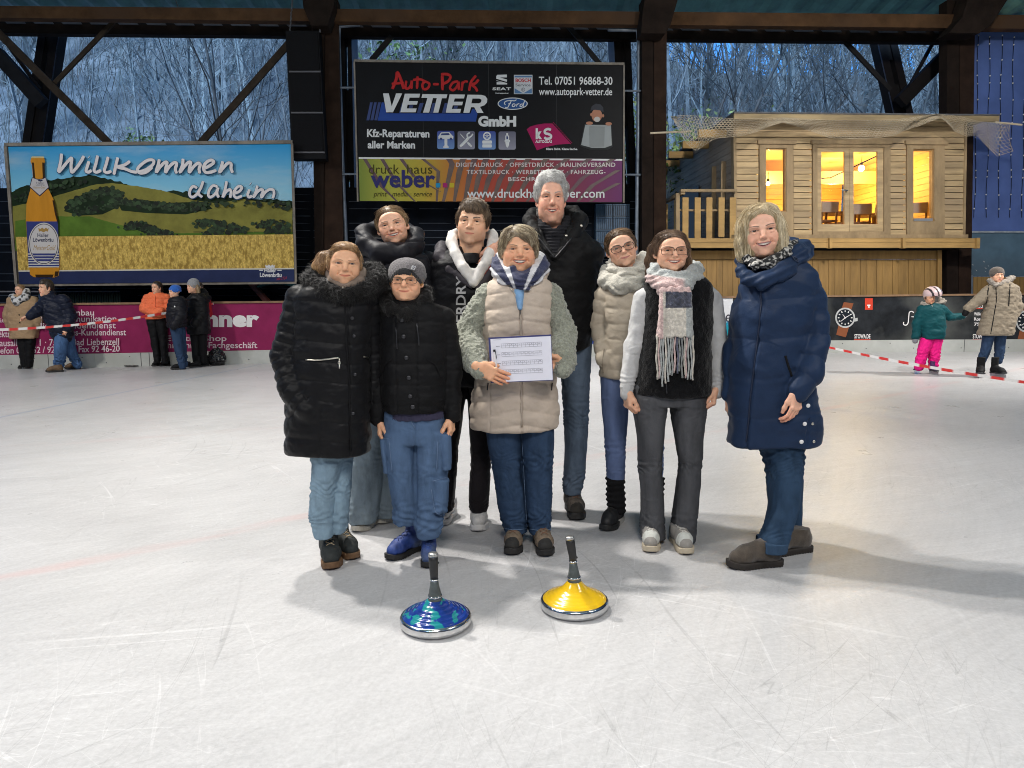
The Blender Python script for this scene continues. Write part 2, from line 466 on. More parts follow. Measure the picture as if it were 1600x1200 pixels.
# ------------------------------------------------------------------ flat art helpers
def text2d(txt, bold=0.0, shear=0.0, space=1.0):
 """outline of a line of writing -> flat vertices and faces"""
 cu = bpy.data.curves.new('txt', 'FONT'); cu.body = txt; cu.offset = bold; cu.shear = shear; cu.space_character = space
 cu.resolution_u = 3
 o = bpy.data.objects.new('txt', cu); COL.objects.link(o)
 dg = bpy.context.evaluated_depsgraph_get(); me = o.evaluated_get(dg).to_mesh()
 V = np.array([v.co[:2] for v in me.vertices]); F = [list(p.vertices) for p in me.polygons]
 o.evaluated_get(dg).to_mesh_clear(); bpy.data.objects.remove(o); bpy.data.curves.remove(cu)
 return V, F
class Board:
 """a flat sign; artwork is given in photo pixels and laid on its plane in thin sheets"""
 def __init__(s, p0, p1, lean=0.0):      # two points of the plane (left, right) at eye height
  s.p0 = np.asarray(p0, float); t = nrm(np.asarray(p1, float) - s.p0); t[2] = 0; s.t = nrm(t)
  n = np.cross(s.t, (0, 0, 1)); s.n = nrm(n + np.array([0, 0, -lean])); s.n = s.n if s.n[1] < 0 else -s.n
 def pt(s, x, y, off=0.0):
  return plane_hit(x, y, s.p0 + s.n * off, s.n)
 def poly(s, mb, P, off, th=.003):
  mb.prism([s.pt(x, y, off) for x, y in P], s.n * th)
 def fill(s, name, polys, off, m, parent, th=.003):
  for P in polys:
   mb = MB(); s.poly(mb, P, off, th); o = mb.build(name, m, parent)
  return o
 def text(s, name, txt, x0, y0, x1, y1, off, m, parent, bold=0.0, shear=0.0, space=1.0, slope=0.0, rot=False, ref=None):
  """writing fitted to the photo box x0..x1, y0 (top) .. y1 (bottom); ref fixes cap height when letters hang below the line"""
  V, F = text2d(txt, bold, shear, space)
  lo, hi = V.min(0), V.max(0)
  if ref:
   R_, _ = text2d(ref, bold, shear, space); lo = np.array([lo[0], R_[:, 1].min()]); hi = np.array([hi[0], R_[:, 1].max()])
  U = (V - lo) / (hi - lo)
  W = [s.pt(x0 + (x1 - x0) * u, y1 - (y1 - y0) * v + slope * (x1 - x0) * u, off) for u, v in U]
  return mesh_obj(name, W, F, m, parent)
 def stroke(s, mb, P, w, off, flat=.12, n=5):
  P = np.array(P, float); Q = []
  for i in range(len(P) - 1):      # Catmull-Rom
   a, b, c, d = P[max(i - 1, 0)], P[i], P[i + 1], P[min(i + 2, len(P) - 1)]
   for t in np.linspace(0, 1, n, endpoint=False):
    Q.append(.5 * ((2 * b) + (-a + c) * t + (2 * a - 5 * b + 4 * c - d) * t * t + (-a + 3 * b - 3 * c + d) * t ** 3))
  Q.append(P[-1])
  W = np.array([s.pt(x, y, off) for x, y in Q]); sc = np.linalg.norm(s.pt(P[0][0] + 1, P[0][1], off) - s.pt(P[0][0], P[0][1], off))
  r = np.full(len(W), w * sc / 2); r[0] *= .7; r[-1] *= .6
  mb.tube(W, r, 10, flat=(s.n, flat))
def ellipse(cx, cy, rx, ry, n=40, a0=0, a1=360): return [(cx + rx * math.cos(rad(a)), cy + ry * math.sin(rad(a))) for a in np.linspace(a0, a1, n, endpoint=(a1 - a0) % 360 != 0)]
def rrect(x0, y0, x1, y1, r, sk=0.0):
 P = []
 for cx, cy, a in ((x1 - r, y0 + r, -90), (x1 - r, y1 - r, 0), (x0 + r, y1 - r, 90), (x0 + r, y0 + r, 180)):
  P += [(cx + r * math.cos(rad(a + k * 30)) + sk * (y1 - cy), cy + r * math.sin(rad(a + k * 30))) for k in range(4)]
 return P
def ink(name, col, rough=.5, var=.04, emit=None, **k): return mat(name, col, rough, var=var, vscale=3, spec=.08, **k)
# ------------------------------------------------------------------ the ice
def ice_material():
 m = bpy.data.materials.new('ice'); m.use_nodes = True; nt = m.node_tree; N = nt.nodes; L = nt.links; b = N['Principled BSDF']
 tc = N.new('ShaderNodeTexCoord')
 def noise(scale, st=(1, 1, 1), rot=0.0, det=4, dist=0.0, rough=.6, warp=None):
  mp = N.new('ShaderNodeMapping'); mp.inputs['Scale'].default_value = st; mp.inputs['Rotation'].default_value = (0, 0, rad(rot)); mp.vector_type = 'TEXTURE'
  mp.inputs['Scale'].default_value = tuple(1 / q for q in st)
  L.new(warp or tc.outputs['Object'], mp.inputs[0])
  n = N.new('ShaderNodeTexNoise'); n.inputs['Scale'].default_value = scale; n.inputs['Detail'].default_value = det; n.inputs['Distortion'].default_value = dist; n.inputs['Roughness'].default_value = rough
  L.new(mp.outputs[0], n.inputs['Vector']); return n.outputs['Fac']
 def rng(src, a, b_, c, d):
  r = N.new('ShaderNodeMapRange'); r.inputs['From Min'].default_value = a; r.inputs['From Max'].default_value = b_; r.inputs['To Min'].default_value = c; r.inputs['To Max'].default_value = d
  L.new(src, r.inputs['Value']); return r.outputs[0]
 def mth(op, a, b_):
  q = N.new('ShaderNodeMath'); q.operation = op
  for k, v in enumerate((a, b_)):
   if hasattr(v, 'links'): L.new(v, q.inputs[k])
   else: q.inputs[k].default_value = v
  return q.outputs[0]
 # warp so that skate cuts bend
 wn_ = N.new('ShaderNodeTexNoise'); wn_.inputs['Scale'].default_value = .35; wn_.inputs['Detail'].default_value = 1
 L.new(tc.outputs['Object'], wn_.inputs['Vector'])
 va = N.new('ShaderNodeVectorMath'); va.operation = 'SCALE'; va.inputs['Scale'].default_value = 1.0; L.new(wn_.outputs['Color'], va.inputs[0])
 vb = N.new('ShaderNodeVectorMath'); vb.operation = 'ADD'; L.new(tc.outputs['Object'], vb.inputs[0]); L.new(va.outputs[0], vb.inputs[1])
 W = vb.outputs[0]
 tot = None
 # hair-thin skate cuts: narrow bands around the middle of strongly stretched noise, in several directions
 for k, (rot, sc, st, wdt, amp) in enumerate(((18, 1.0, (.10, 9, 1), .004, .14), (-24, 1.0, (.12, 8, 1), .004, .13), (62, 1.0, (.10, 10, 1), .004, -.13), (100, 1.0, (.14, 7, 1), .0045, -.12), (-60, 1.0, (.09, 9, 1), .004, .12), (40, 1.0, (.16, 6, 1), .004, -.11), (80, 1, (.12, 12, 1), .0035, .12), (5, 1, (.15, 14, 1), .004, .12), (-12, 1, (.2, 22, 1), .005, .10), (52, 1, (.25, 24, 1), .005, -.09))):
  f = noise(sc * 2.1, st, rot, 1, 0, .5, W)
  d = N.new('ShaderNodeMath'); d.operation = 'SUBTRACT'; L.new(f, d.inputs[0]); d.inputs[1].default_value = .5
  ab = N.new('ShaderNodeMath'); ab.operation = 'ABSOLUTE'; L.new(d.outputs[0], ab.inputs[0])
  line = rng(ab.outputs[0], 0, wdt, 1, 0)
  patch = rng(noise(.5, (1, 1, 1), 0, 2, 0, .5), .38 + .02 * (k % 3), .58, 0, 1)
  v = mth('MULTIPLY', mth('MULTIPLY', line, patch), amp * .85)
  tot = v if tot is None else mth('ADD', tot, v)
 brush1 = rng(noise(1.0, (1.2, 26, 1), 24, 8, .3, .7, W), .3, .7, -.030, .030)
 brush2 = rng(noise(1.0, (2.0, 34, 1), 64, 8, .3, .7, W), .3, .7, -.024, .024)
 grain = rng(noise(55, (1, 1, 1), 0, 6, 0, .75), .3, .7, -.055, .055)
 cloud = rng(noise(.55, (1, 1, 1), 0, 5, .6, .6), .35, .65, -.035, .035)
 spark = rng(noise(420, (1, 1, 1), 0, 2, 0, .6), .70, .80, 0, .18)
 for q in (brush1, brush2, grain, cloud, spark): tot = mth('ADD', tot, q)
 val = mth('ADD', tot, .47)
 col = N.new('ShaderNodeCombineColor'); L.new(mth('MULTIPLY', val, 1.0), col.inputs[0]); L.new(mth('MULTIPLY', val, .992), col.inputs[1]); L.new(mth('MULTIPLY', val, 1.0), col.inputs[2])
 # painted lines under the ice, worn: a red one on the left and a thin blue one further back
 sx = N.new('ShaderNodeSeparateXYZ'); L.new(tc.outputs['Object'], sx.inputs[0])
 def line_mask(p, q, w):
  d = nrm(q - p); n = np.array([-d[1], d[0]])
  dx = mth('MULTIPLY', mth('SUBTRACT', sx.outputs[0], float(p[0])), float(n[0])); dy = mth('MULTIPLY', mth('SUBTRACT', sx.outputs[1], float(p[1])), float(n[1]))
  s_ = mth('ABSOLUTE', mth('ADD', dx, dy), 0)
  return rng(s_, w * .4, w, 1, 0)
 worn = rng(noise(1.6, (.6, 3, 1), 24, 5, .4, .65), .40, .62, 0, 1)
 last = col.outputs[0]
 g1, g2 = ground(0, 905)[:2], ground(470, 808)[:2]
 b1, b2 = ground(0, 652)[:2], ground(330, 585)[:2]
 for (p, q, w, c, s_, wr_) in ((g1, g2, .085, (.56, .33, .31, 1), .34, True), (b1, b2, .045, (.26, .32, .42, 1), .5, False), (ground(0, 700)[:2], ground(420, 668)[:2], .12, (.55, .38, .37, 1), .18, True)):
  mk = line_mask(p, q, w); mk = mth('MULTIPLY', mk, s_)
  if wr_: mk = mth('MULTIPLY', mk, worn)
  mx = N.new('ShaderNodeMix'); mx.data_type = 'RGBA'; L.new(mk, mx.inputs['Factor']); L.new(last, mx.inputs['A']); mx.inputs['B'].default_value = c; last = mx.outputs['Result']
 L.new(last, b.inputs['Base Color'])
 b.inputs['Roughness'].default_value = .38; b.inputs['Specular IOR Level'].default_value = .42; b.inputs['IOR'].default_value = 1.31
 L.new(rng(noise(3, (1, 1, 1), 0, 5, 0, .6), .3, .7, .27, .35), b.inputs['Roughness'])
 bp = N.new('ShaderNodeBump'); bp.inputs['Strength'].default_value = .35; bp.inputs['Distance'].default_value = .006
 L.new(mth('ADD', mth('MULTIPLY', tot, 1.0), mth('MULTIPLY', rng(noise(120, (1, 1, 1), 0, 3), .3, .7, 0, 1), .12)), bp.inputs['Height']); L.new(bp.outputs[0], b.inputs['Normal'])
 MATS['ice'] = m; return m
ice = MB().add([(-26, -16, 0), (26, -16, 0), (26, 16.2, 0), (-26, 16.2, 0)], [(0, 1, 2, 3)]).build('ice', ice_material(), base=(0, 0, 0)); tag(ice, kind='structure', label='pale scratched ice of the rink', cat='ice')
# ------------------------------------------------------------------ rink barrier with its advertisements
def barrier_line():
 xs = [-160, 0, 150, 300, 425, 560, 700, 850, 1000, 1140, 1300, 1450, 1600, 1760]
 ys = [579, 576.5, 574, 570.5, 567.5, 564, 561, 558, 555.5, 553, 551, 550, 549.5, 549.5]
 return xs, ys
bx_, by_ = barrier_line()
def bar_pt(x, z=0.0):
 p = ground(x, np.interp(x, bx_, by_)); p[2] = z; return p
Z_KICK, Z_TOP = .27, 1.215
barrier = empty('rink_barrier', bar_pt(800)); tag(barrier, 'long rink barrier carrying advertising panels behind the people', 'barrier')
def strip(name, x0, x1, z0, z1, off, th, m, parent, n=None):
 xs = [x0] + [x for x in bx_ if x0 < x < x1] + [x1]; mb = MB()
 for a, b in zip(xs[:-1], xs[1:]):
  p, q = bar_pt(a), bar_pt(b); nn = nrm(np.cross(q - p, (0, 0, 1)))
  nn = nn if nn[1] < 0 else -nn
  o = nn * off
  mb.prism([p + o + (0, 0, z0), q + o + (0, 0, z0), q + o + (0, 0, z1), p + o + (0, 0, z1)], -nn * th)
 return mb.build(name, m, parent)
strip('kick_plate', -160, 1760, 0, Z_KICK, .03, .1, mat('kick_white', (.40, .41, .39), .5, var=.15, vscale=2, var2=(.33, .34, .31), bump=.1), barrier)
for x in (78, 222, 235, 430, 1215, 1290, 1505, 1535): strip('joint', x - .5, x + .5, .0, Z_KICK, .033, .01, mat('joint_dark', (.08, .08, .08), .7, var=0), barrier)
mb = MB()
for x in range(20, 1600, 37):
 if 430 < x < 1150: continue
 c = bar_pt(x, .2 if x % 2 else .09); mb.ball(c + (0, -.03, 0), (.012, .008, .012), 8, 5)
mb.build('bolt', mat('bolt_grey', (.12, .12, .12), .5, .5, var=0), barrier)
strip('top_rail', -160, 1760, Z_TOP, Z_TOP + .04, .03, .14, mat('rail_wood', (.20, .115, .06), .7, var=.3, vscale=4), barrier)
magenta = ink('panel_magenta', (.225, .020, .080), .45, .12)
pm_l = strip('ad_panel', -160, 470, Z_KICK, Z_TOP, .0, .05, magenta, barrier); pm_l['label'] = 'magenta advertising panel with white lettering'
strip('ad_panel', 471, 905, Z_KICK, Z_TOP, .0, .05, ink('panel_navy', (.03, .05, .17)), barrier)
pw = strip('ad_panel', 906, 1143, Z_KICK, Z_TOP, .0, .05, ink('panel_white', (.60, .61, .63)), barrier); pw['label'] = 'white advertising panel with a teal and blue foot'
strip('blue_band', 906, 940, Z_KICK, Z_KICK + .17, .004, .003, ink('band_blue', (.03, .06, .28)), pw)
strip('teal_band', 1100, 1142, Z_KICK, Z_KICK + .42, .004, .003, ink('band_teal', (.01, .22, .30)), pw)
pd = strip('ad_panel', 1144, 1760, Z_KICK, Z_TOP, .0, .05, mat('panel_dark', (.016, .018, .021), .4, var=.6, vscale=2.6, var2=(.075, .078, .074), spec=.15), barrier); pd['label'] = 'dark advertising panel showing wristwatches'
white_i = ink('ink_white', (.68, .66, .66)); pinkw = ink('ink_pinkish', (.62, .50, .54))
def bboard(a, b): return Board(bar_pt(a), bar_pt(b))
B1 = bboard(0, 150); B2 = bboard(150, 300); B3 = bboard(300, 425)
def bt(B, t, x0, y0, x1, y1, m=pinkw, **k): return B.text('lettering', t, x0, y0, x1, y1, .006, m, pm_l, **k)
bt(B2, 'Elektroanlagenbau', 36, 484, 147, 493.5, bold=.012, slope=-.004, ref='Eb')
bt(B2, 'Telekommunikation', 60, 493.5, 182, 503, bold=.012, slope=-.004, ref='Tk')
bt(B2, 'Miele-Kundendienst', 55, 504, 181, 513.5, bold=.012, slope=-.004, ref='Mk')
bt(B2, 'Siemens-Kundendienst', 81, 514.5, 197, 524.5, bold=.012, slope=-.004, ref='Sk')
bt(B1, 'Rathausallee im 1 · 75378 Bad Liebenzell', -24, 531, 186, 541.5, bold=.012, slope=-.012, ref='Rb')
bt(B1, 'Telefon 0 70 52 / 92 46-0 · Fax 92 46-20', -16, 543, 187, 553, bold=.012, slope=-.018, ref='Tf')
bt(B1, 'Hausgeräte', -40, 497, 12, 506, bold=.012, ref='Hg'); bt(B1, 'Elektro', -10, 516, 22, 527, bold=.012, ref='El')
bt(B3, 'lechner', 270, 485, 405, 511, white_i, bold=.05, ref='lh')
bt(B3, 'Elektro-Shop', 260, 524, 354, 533, bold=.012, ref='ES'); bt(B3, 'Ihr einrufs-Fachgeschäft', 258, 534.5, 402, 544, bold=.012, ref='IF')
B5 = bboard(1000, 1140); B6 = bboard(1300, 1450); B7 = bboard(1450, 1600)
B5.text('lettering', 'Die', 1112, 485, 1143, 504, .006, ink('ink_grey_d', (.05, .05, .06)), pw, ref='De'); B5.text('lettering', 'Dru', 1130, 501, 1150, 509, .006, ink('ink_bluel', (.05, .25, .45)), pw)
# watch pictures
def watch(B, cx, cy, r, name='picture'):
 w = B.fill('watch_picture', [[(cx - 6, cy - r + 2), (cx - 2, cy - r - 9), (cx + 13, cy - r - 7), (cx + 9, cy - r + 4)], [(cx - 10, cy + r - 5), (cx + 6, cy + r - 1), (cx + 1, cy + r + 15), (cx - 14, cy + r + 11)]], .006, ink('strap_tan', (.22, .075, .035)), pd)
 B.fill('watch_case', [ellipse(cx, cy, r, r * 1.02)], .010, mat('steel_print', (.42, .43, .43), .4, var=.1), w)
 B.fill('watch_case', [[(cx + r - 1, cy + 1), (cx + r + 4, cy), (cx + r + 4, cy + 5), (cx + r - 1, cy + 6)]], .010, MATS['steel_print'], w)
 B.fill('watch_dial', [ellipse(cx, cy, r * .84, r * .86)], .014, ink('dial_dark', (.012, .016, .022)), w)
 t = []
 for k in range(12):
  a = rad(30 * k); c, s_ = math.cos(a), math.sin(a)
  t.append([(cx + r * (u * c - v * s_), cy + r * (u * s_ + v * c)) for u, v in ((.58, -.05), (.74, -.05), (.74, .05), (.58, .05))])
 for a, l in ((-125, .45), (-30, .62), (140, .6)):
  a = rad(a); c, s_ = math.cos(a), math.sin(a); t.append([(cx + r * (u * c - v * s_), cy + r * (u * s_ + v * c)) for u, v in ((-.08, -.045), (l, -.02), (l, .02), (-.08, .045))])
 for k, P in enumerate(t): B.fill('watch_mark', [P], .018 if k < 12 else .021 + .003 * (k - 12), white_i, w)
watch(B6, 1320.5, 496.5, 15.5)
watch(B7, 1604, 502, 17)
B6.fill('red_tag', [[(1351.5, 466), (1363.5, 466), (1363.5, 484), (1351.5, 484)]], .006, ink('tag_red', (.55, .055, .03)), pd)
B6.fill('tag_mark', [[(1355, 476), (1360, 476), (1360, 478), (1358.6, 478), (1358.6, 481), (1356.6, 481), (1356.6, 478), (1355, 478)]], .010, white_i, pd)
for B, x0 in ((B6, 1335), (B7, 1520)):
 B.text('lettering', 'STOWA.DE', x0, 522, x0 + 25, 529, .006, white_i, pd, bold=.02)
 B.fill('underline', [[(x0 - .5, 530), (x0 + 25, 530), (x0 + 25, 531.5), (x0 - .5, 531.5)]], .006, ink('line_red', (.5, .06, .04)), pd)
B7.fill('underline', [[(1521, 481.3), (1542, 481.3), (1542, 482.8), (1521, 482.8)]], .006, MATS['line_red'], pd)
for t, y in (('BESUCH', 476), ('Willkommen', 488), ('Rosbach', 496), ('75210', 504)):
 B7.text('lettering', t, 1522, y, 1545, y + 5, .006, white_i, pd, bold=.02)
mb = MB(); B6.stroke(mb, [(1412, 503), (1412, 507), (1416, 508), (1419, 504), (1420, 494), (1421, 488), (1425, 486.5), (1428, 489)], 1.7, .008); B6.stroke(mb, [(1424, 495), (1433, 495)], 1.6, .008, n=2); B6.stroke(mb, [(1428.5, 495), (1428.5, 508)], 1.6, .008, n=2)
mb.build('logo', white_i, pd, smooth=True)
# ------------------------------------------------------------------ timber hall
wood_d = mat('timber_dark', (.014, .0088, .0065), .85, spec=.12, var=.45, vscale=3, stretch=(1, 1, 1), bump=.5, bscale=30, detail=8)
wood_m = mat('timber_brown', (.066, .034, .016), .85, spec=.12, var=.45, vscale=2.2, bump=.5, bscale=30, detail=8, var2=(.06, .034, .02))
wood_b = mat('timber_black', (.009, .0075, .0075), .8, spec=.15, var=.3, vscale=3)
steel_d = mat('steel_dark', (.014, .013, .014), .7, .0, spec=.15, var=.3)
galv = mat('galvanised', (.16, .19, .23), .5, .4, var=.3, vscale=5)
def hall(px, py, dy=0.0):
 """photo point carried to the plane of the hall posts (dy further back)"""
 n = nrm(np.array([-.065, 1.0, 0])); p0 = np.array([0, 15.6 + dy, 0.0]); return plane_hit(px, py, p0, n)
hx = nrm(np.array([1, .065, 0])); hy = nrm(np.array([-.065, 1, 0])); hz = np.array([0, 0, 1.0])
# roof: corrugated sheet rising from the eave towards the middle of the hall
zr = lambda Y, X: 7.68 + .10 * (17.25 + .065 * X - Y)
V, F = [], []; n = 560
for i in range(n + 1):
 x = -19 + 40 * i / n; c = .028 * (1 if (i % 8) < 3 else (-1 if 4 <= (i % 8) < 7 else 0))
 for Y in (17.25 + .065 * x, 10.0, -13.0): V.append((x, Y, zr(Y, x) + c))
for i in range(n):
 for k in range(2): a = i * 3 + k; F.append((a, a + 1, a + 4, a + 3))
V = np.array(V); m_ = len(V); V2 = V + (0, 0, .012)
roof = mesh_obj('roof', np.concatenate([V, V2]), F + [[q + m_ for q in f[::-1]] for f in F], mat('roof_sheet', (.085, .23, .27), .5, .1, var=.35, vscale=1.5, bump=.1), base=(0, 14, 7))
tag(roof, 'dark teal corrugated sheet roof over the ice rink', 'roof')
wall_m = mat('block_wall_boards', (.10, .085, .07), .8, var=.3, vscale=2)  # unseen walls added to keep blue skylight off the ice
for lab, lo, hi in (('unseen wall added far out to the left to block skylight', (-19.4, -13, 0), (-19.2, 13, 7.4)), ('unseen wall added far out to the right to block skylight', (20.2, -13, 0), (20.4, 15, 7.4)), ('unseen wall added behind the viewer to block skylight', (-19.2, -13.3, 0), (20.2, -13.1, 9))):
 tag(MB().box(lo, hi).build('light_block_wall', wall_m), lab, 'wall')
def thing_bar(name, label, cat, bars, m, group=None):
 mb = MB()
 for (p, q, w, h) in bars: mb.bar(p, q, w, h)
 o = mb.build(name, m); tag(o, label, cat, group); return o
def beam(name, label, y0, y1, y0r, y1r, dy, th, m, x0=-60, x1=1660):
 a, b, c, d = hall(x0, y0, dy), hall(x1, y0r, dy), hall(x1, y1r, dy), hall(x0, y1, dy)
 mb = MB().prism([a, b, c, d], hy * th); o = mb.build(name, m); return tag(o, label, 'beam')
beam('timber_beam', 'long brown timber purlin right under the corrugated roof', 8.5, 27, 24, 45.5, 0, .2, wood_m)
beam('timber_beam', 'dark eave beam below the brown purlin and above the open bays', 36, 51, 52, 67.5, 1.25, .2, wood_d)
beam('timber_beam', 'black board between the purlin and the eave beam', 25, 40, 44, 56, 1.6, .05, wood_b)
mb = MB()
for k in range(60):
 x = -40 + k * 44
 if x > 1650: break
 y = 28 + (x + 60) * .0105
 a, b, c, d = hall(x, y + .5, 1.0), hall(x + 30, y + .8, 1.0), hall(x + 36, y + 8, 1.0), hall(x + 6, y + 7.6, 1.0)
 mb.prism([a, b, c, d], hy * .02)
o = mb.build('louvre_strip', mat('louvre_grey', (.045, .045, .055), .6, var=.3)); tag(o, 'row of slanting grey vent plates between the two eave beams', 'vent')
def post(name, label, xl, xr, top, bottom, dy, depth, m, group=None, xlb=None, xrb=None):
 a, b = hall(xl, top, dy), hall(xr, top, dy); c, d = hall(xrb or xr, bottom, dy), hall(xlb or xl, bottom, dy)
 mb = MB().prism([a, b, c, d], hy * depth); o = mb.build(name, m); return tag(o, label, 'post', group)
def double_post(label, xl, xr, xm, xlb, xrb, xmb, top, dy=.0):
 t = empty('timber_post', hall((xlb + xrb) / 2, 552, dy)); tag(t, label, 'post', 'timber posts of the hall')
 for (a, b, c, d, k) in ((xl, xm - .6, xlb, xmb - .6, 0), (xm + .6, xr, xmb + .6, xrb, .04)):
  MB().prism([hall(a, top, dy + k), hall(b, top, dy + k), hall(d, 552, dy + k), hall(c, 552, dy + k)], hy * .28).build('plank', wood_d if k == 0 else mat('timber_warm', (.024, .0135, .009), .85, spec=.12, var=.4, vscale=3, bump=.5, bscale=30, detail=8), t)
 MB().prism([hall(xl + 3, top, dy + .06), hall(xr - 3, top, dy + .06), hall(xrb - 3, 552, dy + .06), hall(xlb + 3, 552, dy + .06)], hy * .16).build('core', wood_b, t)
 return t
double_post('dark timber post left of the middle, beside the hanging speaker', 486, 528, 508, 494, 540, 505, 0, .12)
double_post('dark timber post between the middle hoarding and the log cabin', 1003, 1042, 1021, 1003, 1040, 1021, 0, .12)
double_post('dark timber post to the right of the log cabin', 1480, 1524, 1500, 1479, 1516, 1497, 0, .3)
DPS = [o for o in COL.objects if o.name.startswith('timber_post')]
# haunches where the posts meet the rafters
for lab, P in (('heavy rafter foot above the post beside the hanging speaker', [(470, -25), (520, -25), (522, 8), (512, 40), (486, 40), (474, 12)]), ('heavy rafter foot above the post left of the log cabin', [(1012, -25), (1066, -25), (1048, 38), (1040, 52), (1002, 52), (1004, 20)]), ('heavy slanting rafter foot above the post right of the log cabin', [(1520, -25), (1590, -25), (1548, 40), (1530, 52), (1482, 52), (1504, 26)])):
 o = MB().prism([hall(x, y, -.35) for x, y in P], hy * .42).build('haunch', wood_d, DPS.pop(0))
for k, x in enumerate((-3.9, 3.1, 10.2)):
 mb = MB(); mb.bar((x, 15.4 + .065 * x, 8.0), (x, -12, 10.4), .22, .5)
 tag(mb.build('rafter', wood_d), 'long dark rafter running back under the roof, %s' % ('left one', 'middle one', 'right one')[k], 'rafter')
def brace(label, p, q, w, dy, m=None, dep=.05):
 a, b = hall(p[0], p[1], dy), hall(q[0], q[1], dy); d = nrm(b - a); n = nrm(np.cross(d, hy)); sc = np.linalg.norm(hall(801, 300, dy) - hall(800, 300, dy))
 n = n * w * sc / 2
 o = MB().prism([a + n, b + n, b - n, a - n], hy * dep).build('brace', m or wood_d); return tag(o, label, 'brace')
wbr = mat('brace_wood', (.034, .025, .018), .8, spec=.12, var=.4, vscale=4)
brace('long diagonal brace falling from the top left corner to the landscape hoarding', (-8, 46), (172, 226), 11, .5, wbr)
brace('thin diagonal brace rising from the left leaning column to the eave', (84, 130), (180, 30), 6, .6, wbr)
brace('diagonal brace leaning up to the hanging speaker from the landscape hoarding', (312, 224), (452, 66), 10, .5, wbr)
brace('thick short strut running into the left leaning column', (-10, 80), (62, 160), 19, 1.6, steel_d, .2)
brace('thin rod crossing behind the left leaning column', (6, 62), (62, 140), 5, 1.9, steel_d)
brace('short black strut above the left end of the dark car hoarding', (612, 56), (580, 94), 8, .9, steel_d)
brace('short black strut above the right end of the dark car hoarding', (888, 40), (938, 100), 7, .9, steel_d)
brace('long thin strut over the log cabin, left of the leaning column', (1302, 44), (1392, 140), 7, 1.3, steel_d)
brace('thick black strut rising from the right leaning column to the right post', (1410, 158), (1488, 78), 20, 1.6, wood_b, .2)
brace('thin rod between the right leaning column and the eave', (1422, 134), (1460, 64), 5, 1.9, steel_d)
def lean_col(label, top, bot, w, slot, dy=2.0, plate_side=1):
 t = empty('leaning_column', hall(bot[0], 552, dy)); tag(t, label, 'column', 'leaning columns outside the eave')
 (x0, y0), (x1, y1) = top, bot
 mb = MB(); hw = w / 2
 for s_ in (-1, 1):
  a0, a1 = (x0 - hw, x0 - hw * .25) if s_ < 0 else (x0 + hw * .25, x0 + hw); b0, b1 = (x1 - hw, x1 - hw * .25) if s_ < 0 else (x1 + hw * .25, x1 + hw)
  mb.prism([hall(a0, y0, dy), hall(a1, y0, dy), hall(b1, y1, dy), hall(b0, y1, dy)], hy * .35)
 mb.build('flange', wood_b, t)
 mb = MB()
 for (u, v) in slot:
  f = lambda q: (x0 + (x1 - x0) * q, y0 + (y1 - y0) * q)
  (ax, ay), (bx, by) = f(u), f(v); mb.prism([hall(ax - hw * .3, ay, dy + .05), hall(ax + hw * .3, ay, dy + .05), hall(bx + hw * .3, by, dy + .05), hall(bx - hw * .3, by, dy + .05)], hy * .2)
 mb.build('web', wood_b, t)
 MB().prism([hall(x0 + plate_side * hw, y0, dy + .0), hall(x0 + plate_side * (hw + 9), y0, dy + .3), hall(x1 + plate_side * (hw + 9), y1, dy + .3), hall(x1 + plate_side * hw, y1, dy)], hy * .05).build('side_plate', mat('plate_blue', (.10, .115, .16), .5, var=.2), t)  # paler blue plate along one side of the column
 return t
lean_col('leaning column with a slot seen above the landscape hoarding on the left', (76, 48), (14, 470), 32, ((0, .08), (.28, .42), (.9, 1)), 2.0)
lean_col('dark leaning column just left of the car hoarding', (540, 48), (548, 470), 18, ((0, .05), (.22, .55), (.6, .66)), 1.4)
lean_col('dark leaning column just right of the car hoarding', (972, 56), (990, 470), 26, ((0, .10), (.20, .34), (.56, 1)), 1.4, -1)
lean_col('leaning column with a slot above the roof of the log cabin', (1386, 60), (1440, 300), 30, ((0, .14), (.3, .6)), 2.2, -1)
def pipe(label, pts, r, dy):
 o = MB().tube([hall(x, y, dy) for x, y in pts], r, 10).build('drainpipe', galv, smooth=True); return tag(o, label, 'pipe', 'drainpipes on the posts')
pipe('grey drainpipe down the post beside the hanging speaker', [(562, 38), (540, 40), (530, 42), (529, 60), (531, 130), (535, 260), (543, 420), (548, 552)], .042, .30)
pipe('grey drainpipe down the post left of the log cabin', [(950, 46), (985, 47), (996, 48), (998, 70), (997, 200), (995, 330), (994, 552)], .042, .30)
for lab, y, xa, xb in (('thin rail joining the car hoarding to the left drainpipe, upper one', 137, 524, 556), ('thin rail joining the car hoarding to the left drainpipe, lower one', 272, 528, 560), ('thin rail joining the car hoarding to the right drainpipe, upper one', 142, 974, 1004), ('thin rail joining the car hoarding to the right drainpipe, lower one', 273, 974, 1002)):
 o = MB().tube([hall(xa, y, .22), hall(xb, y, .22)], .022, 8).build('rail', galv); tag(o, lab, 'rail')
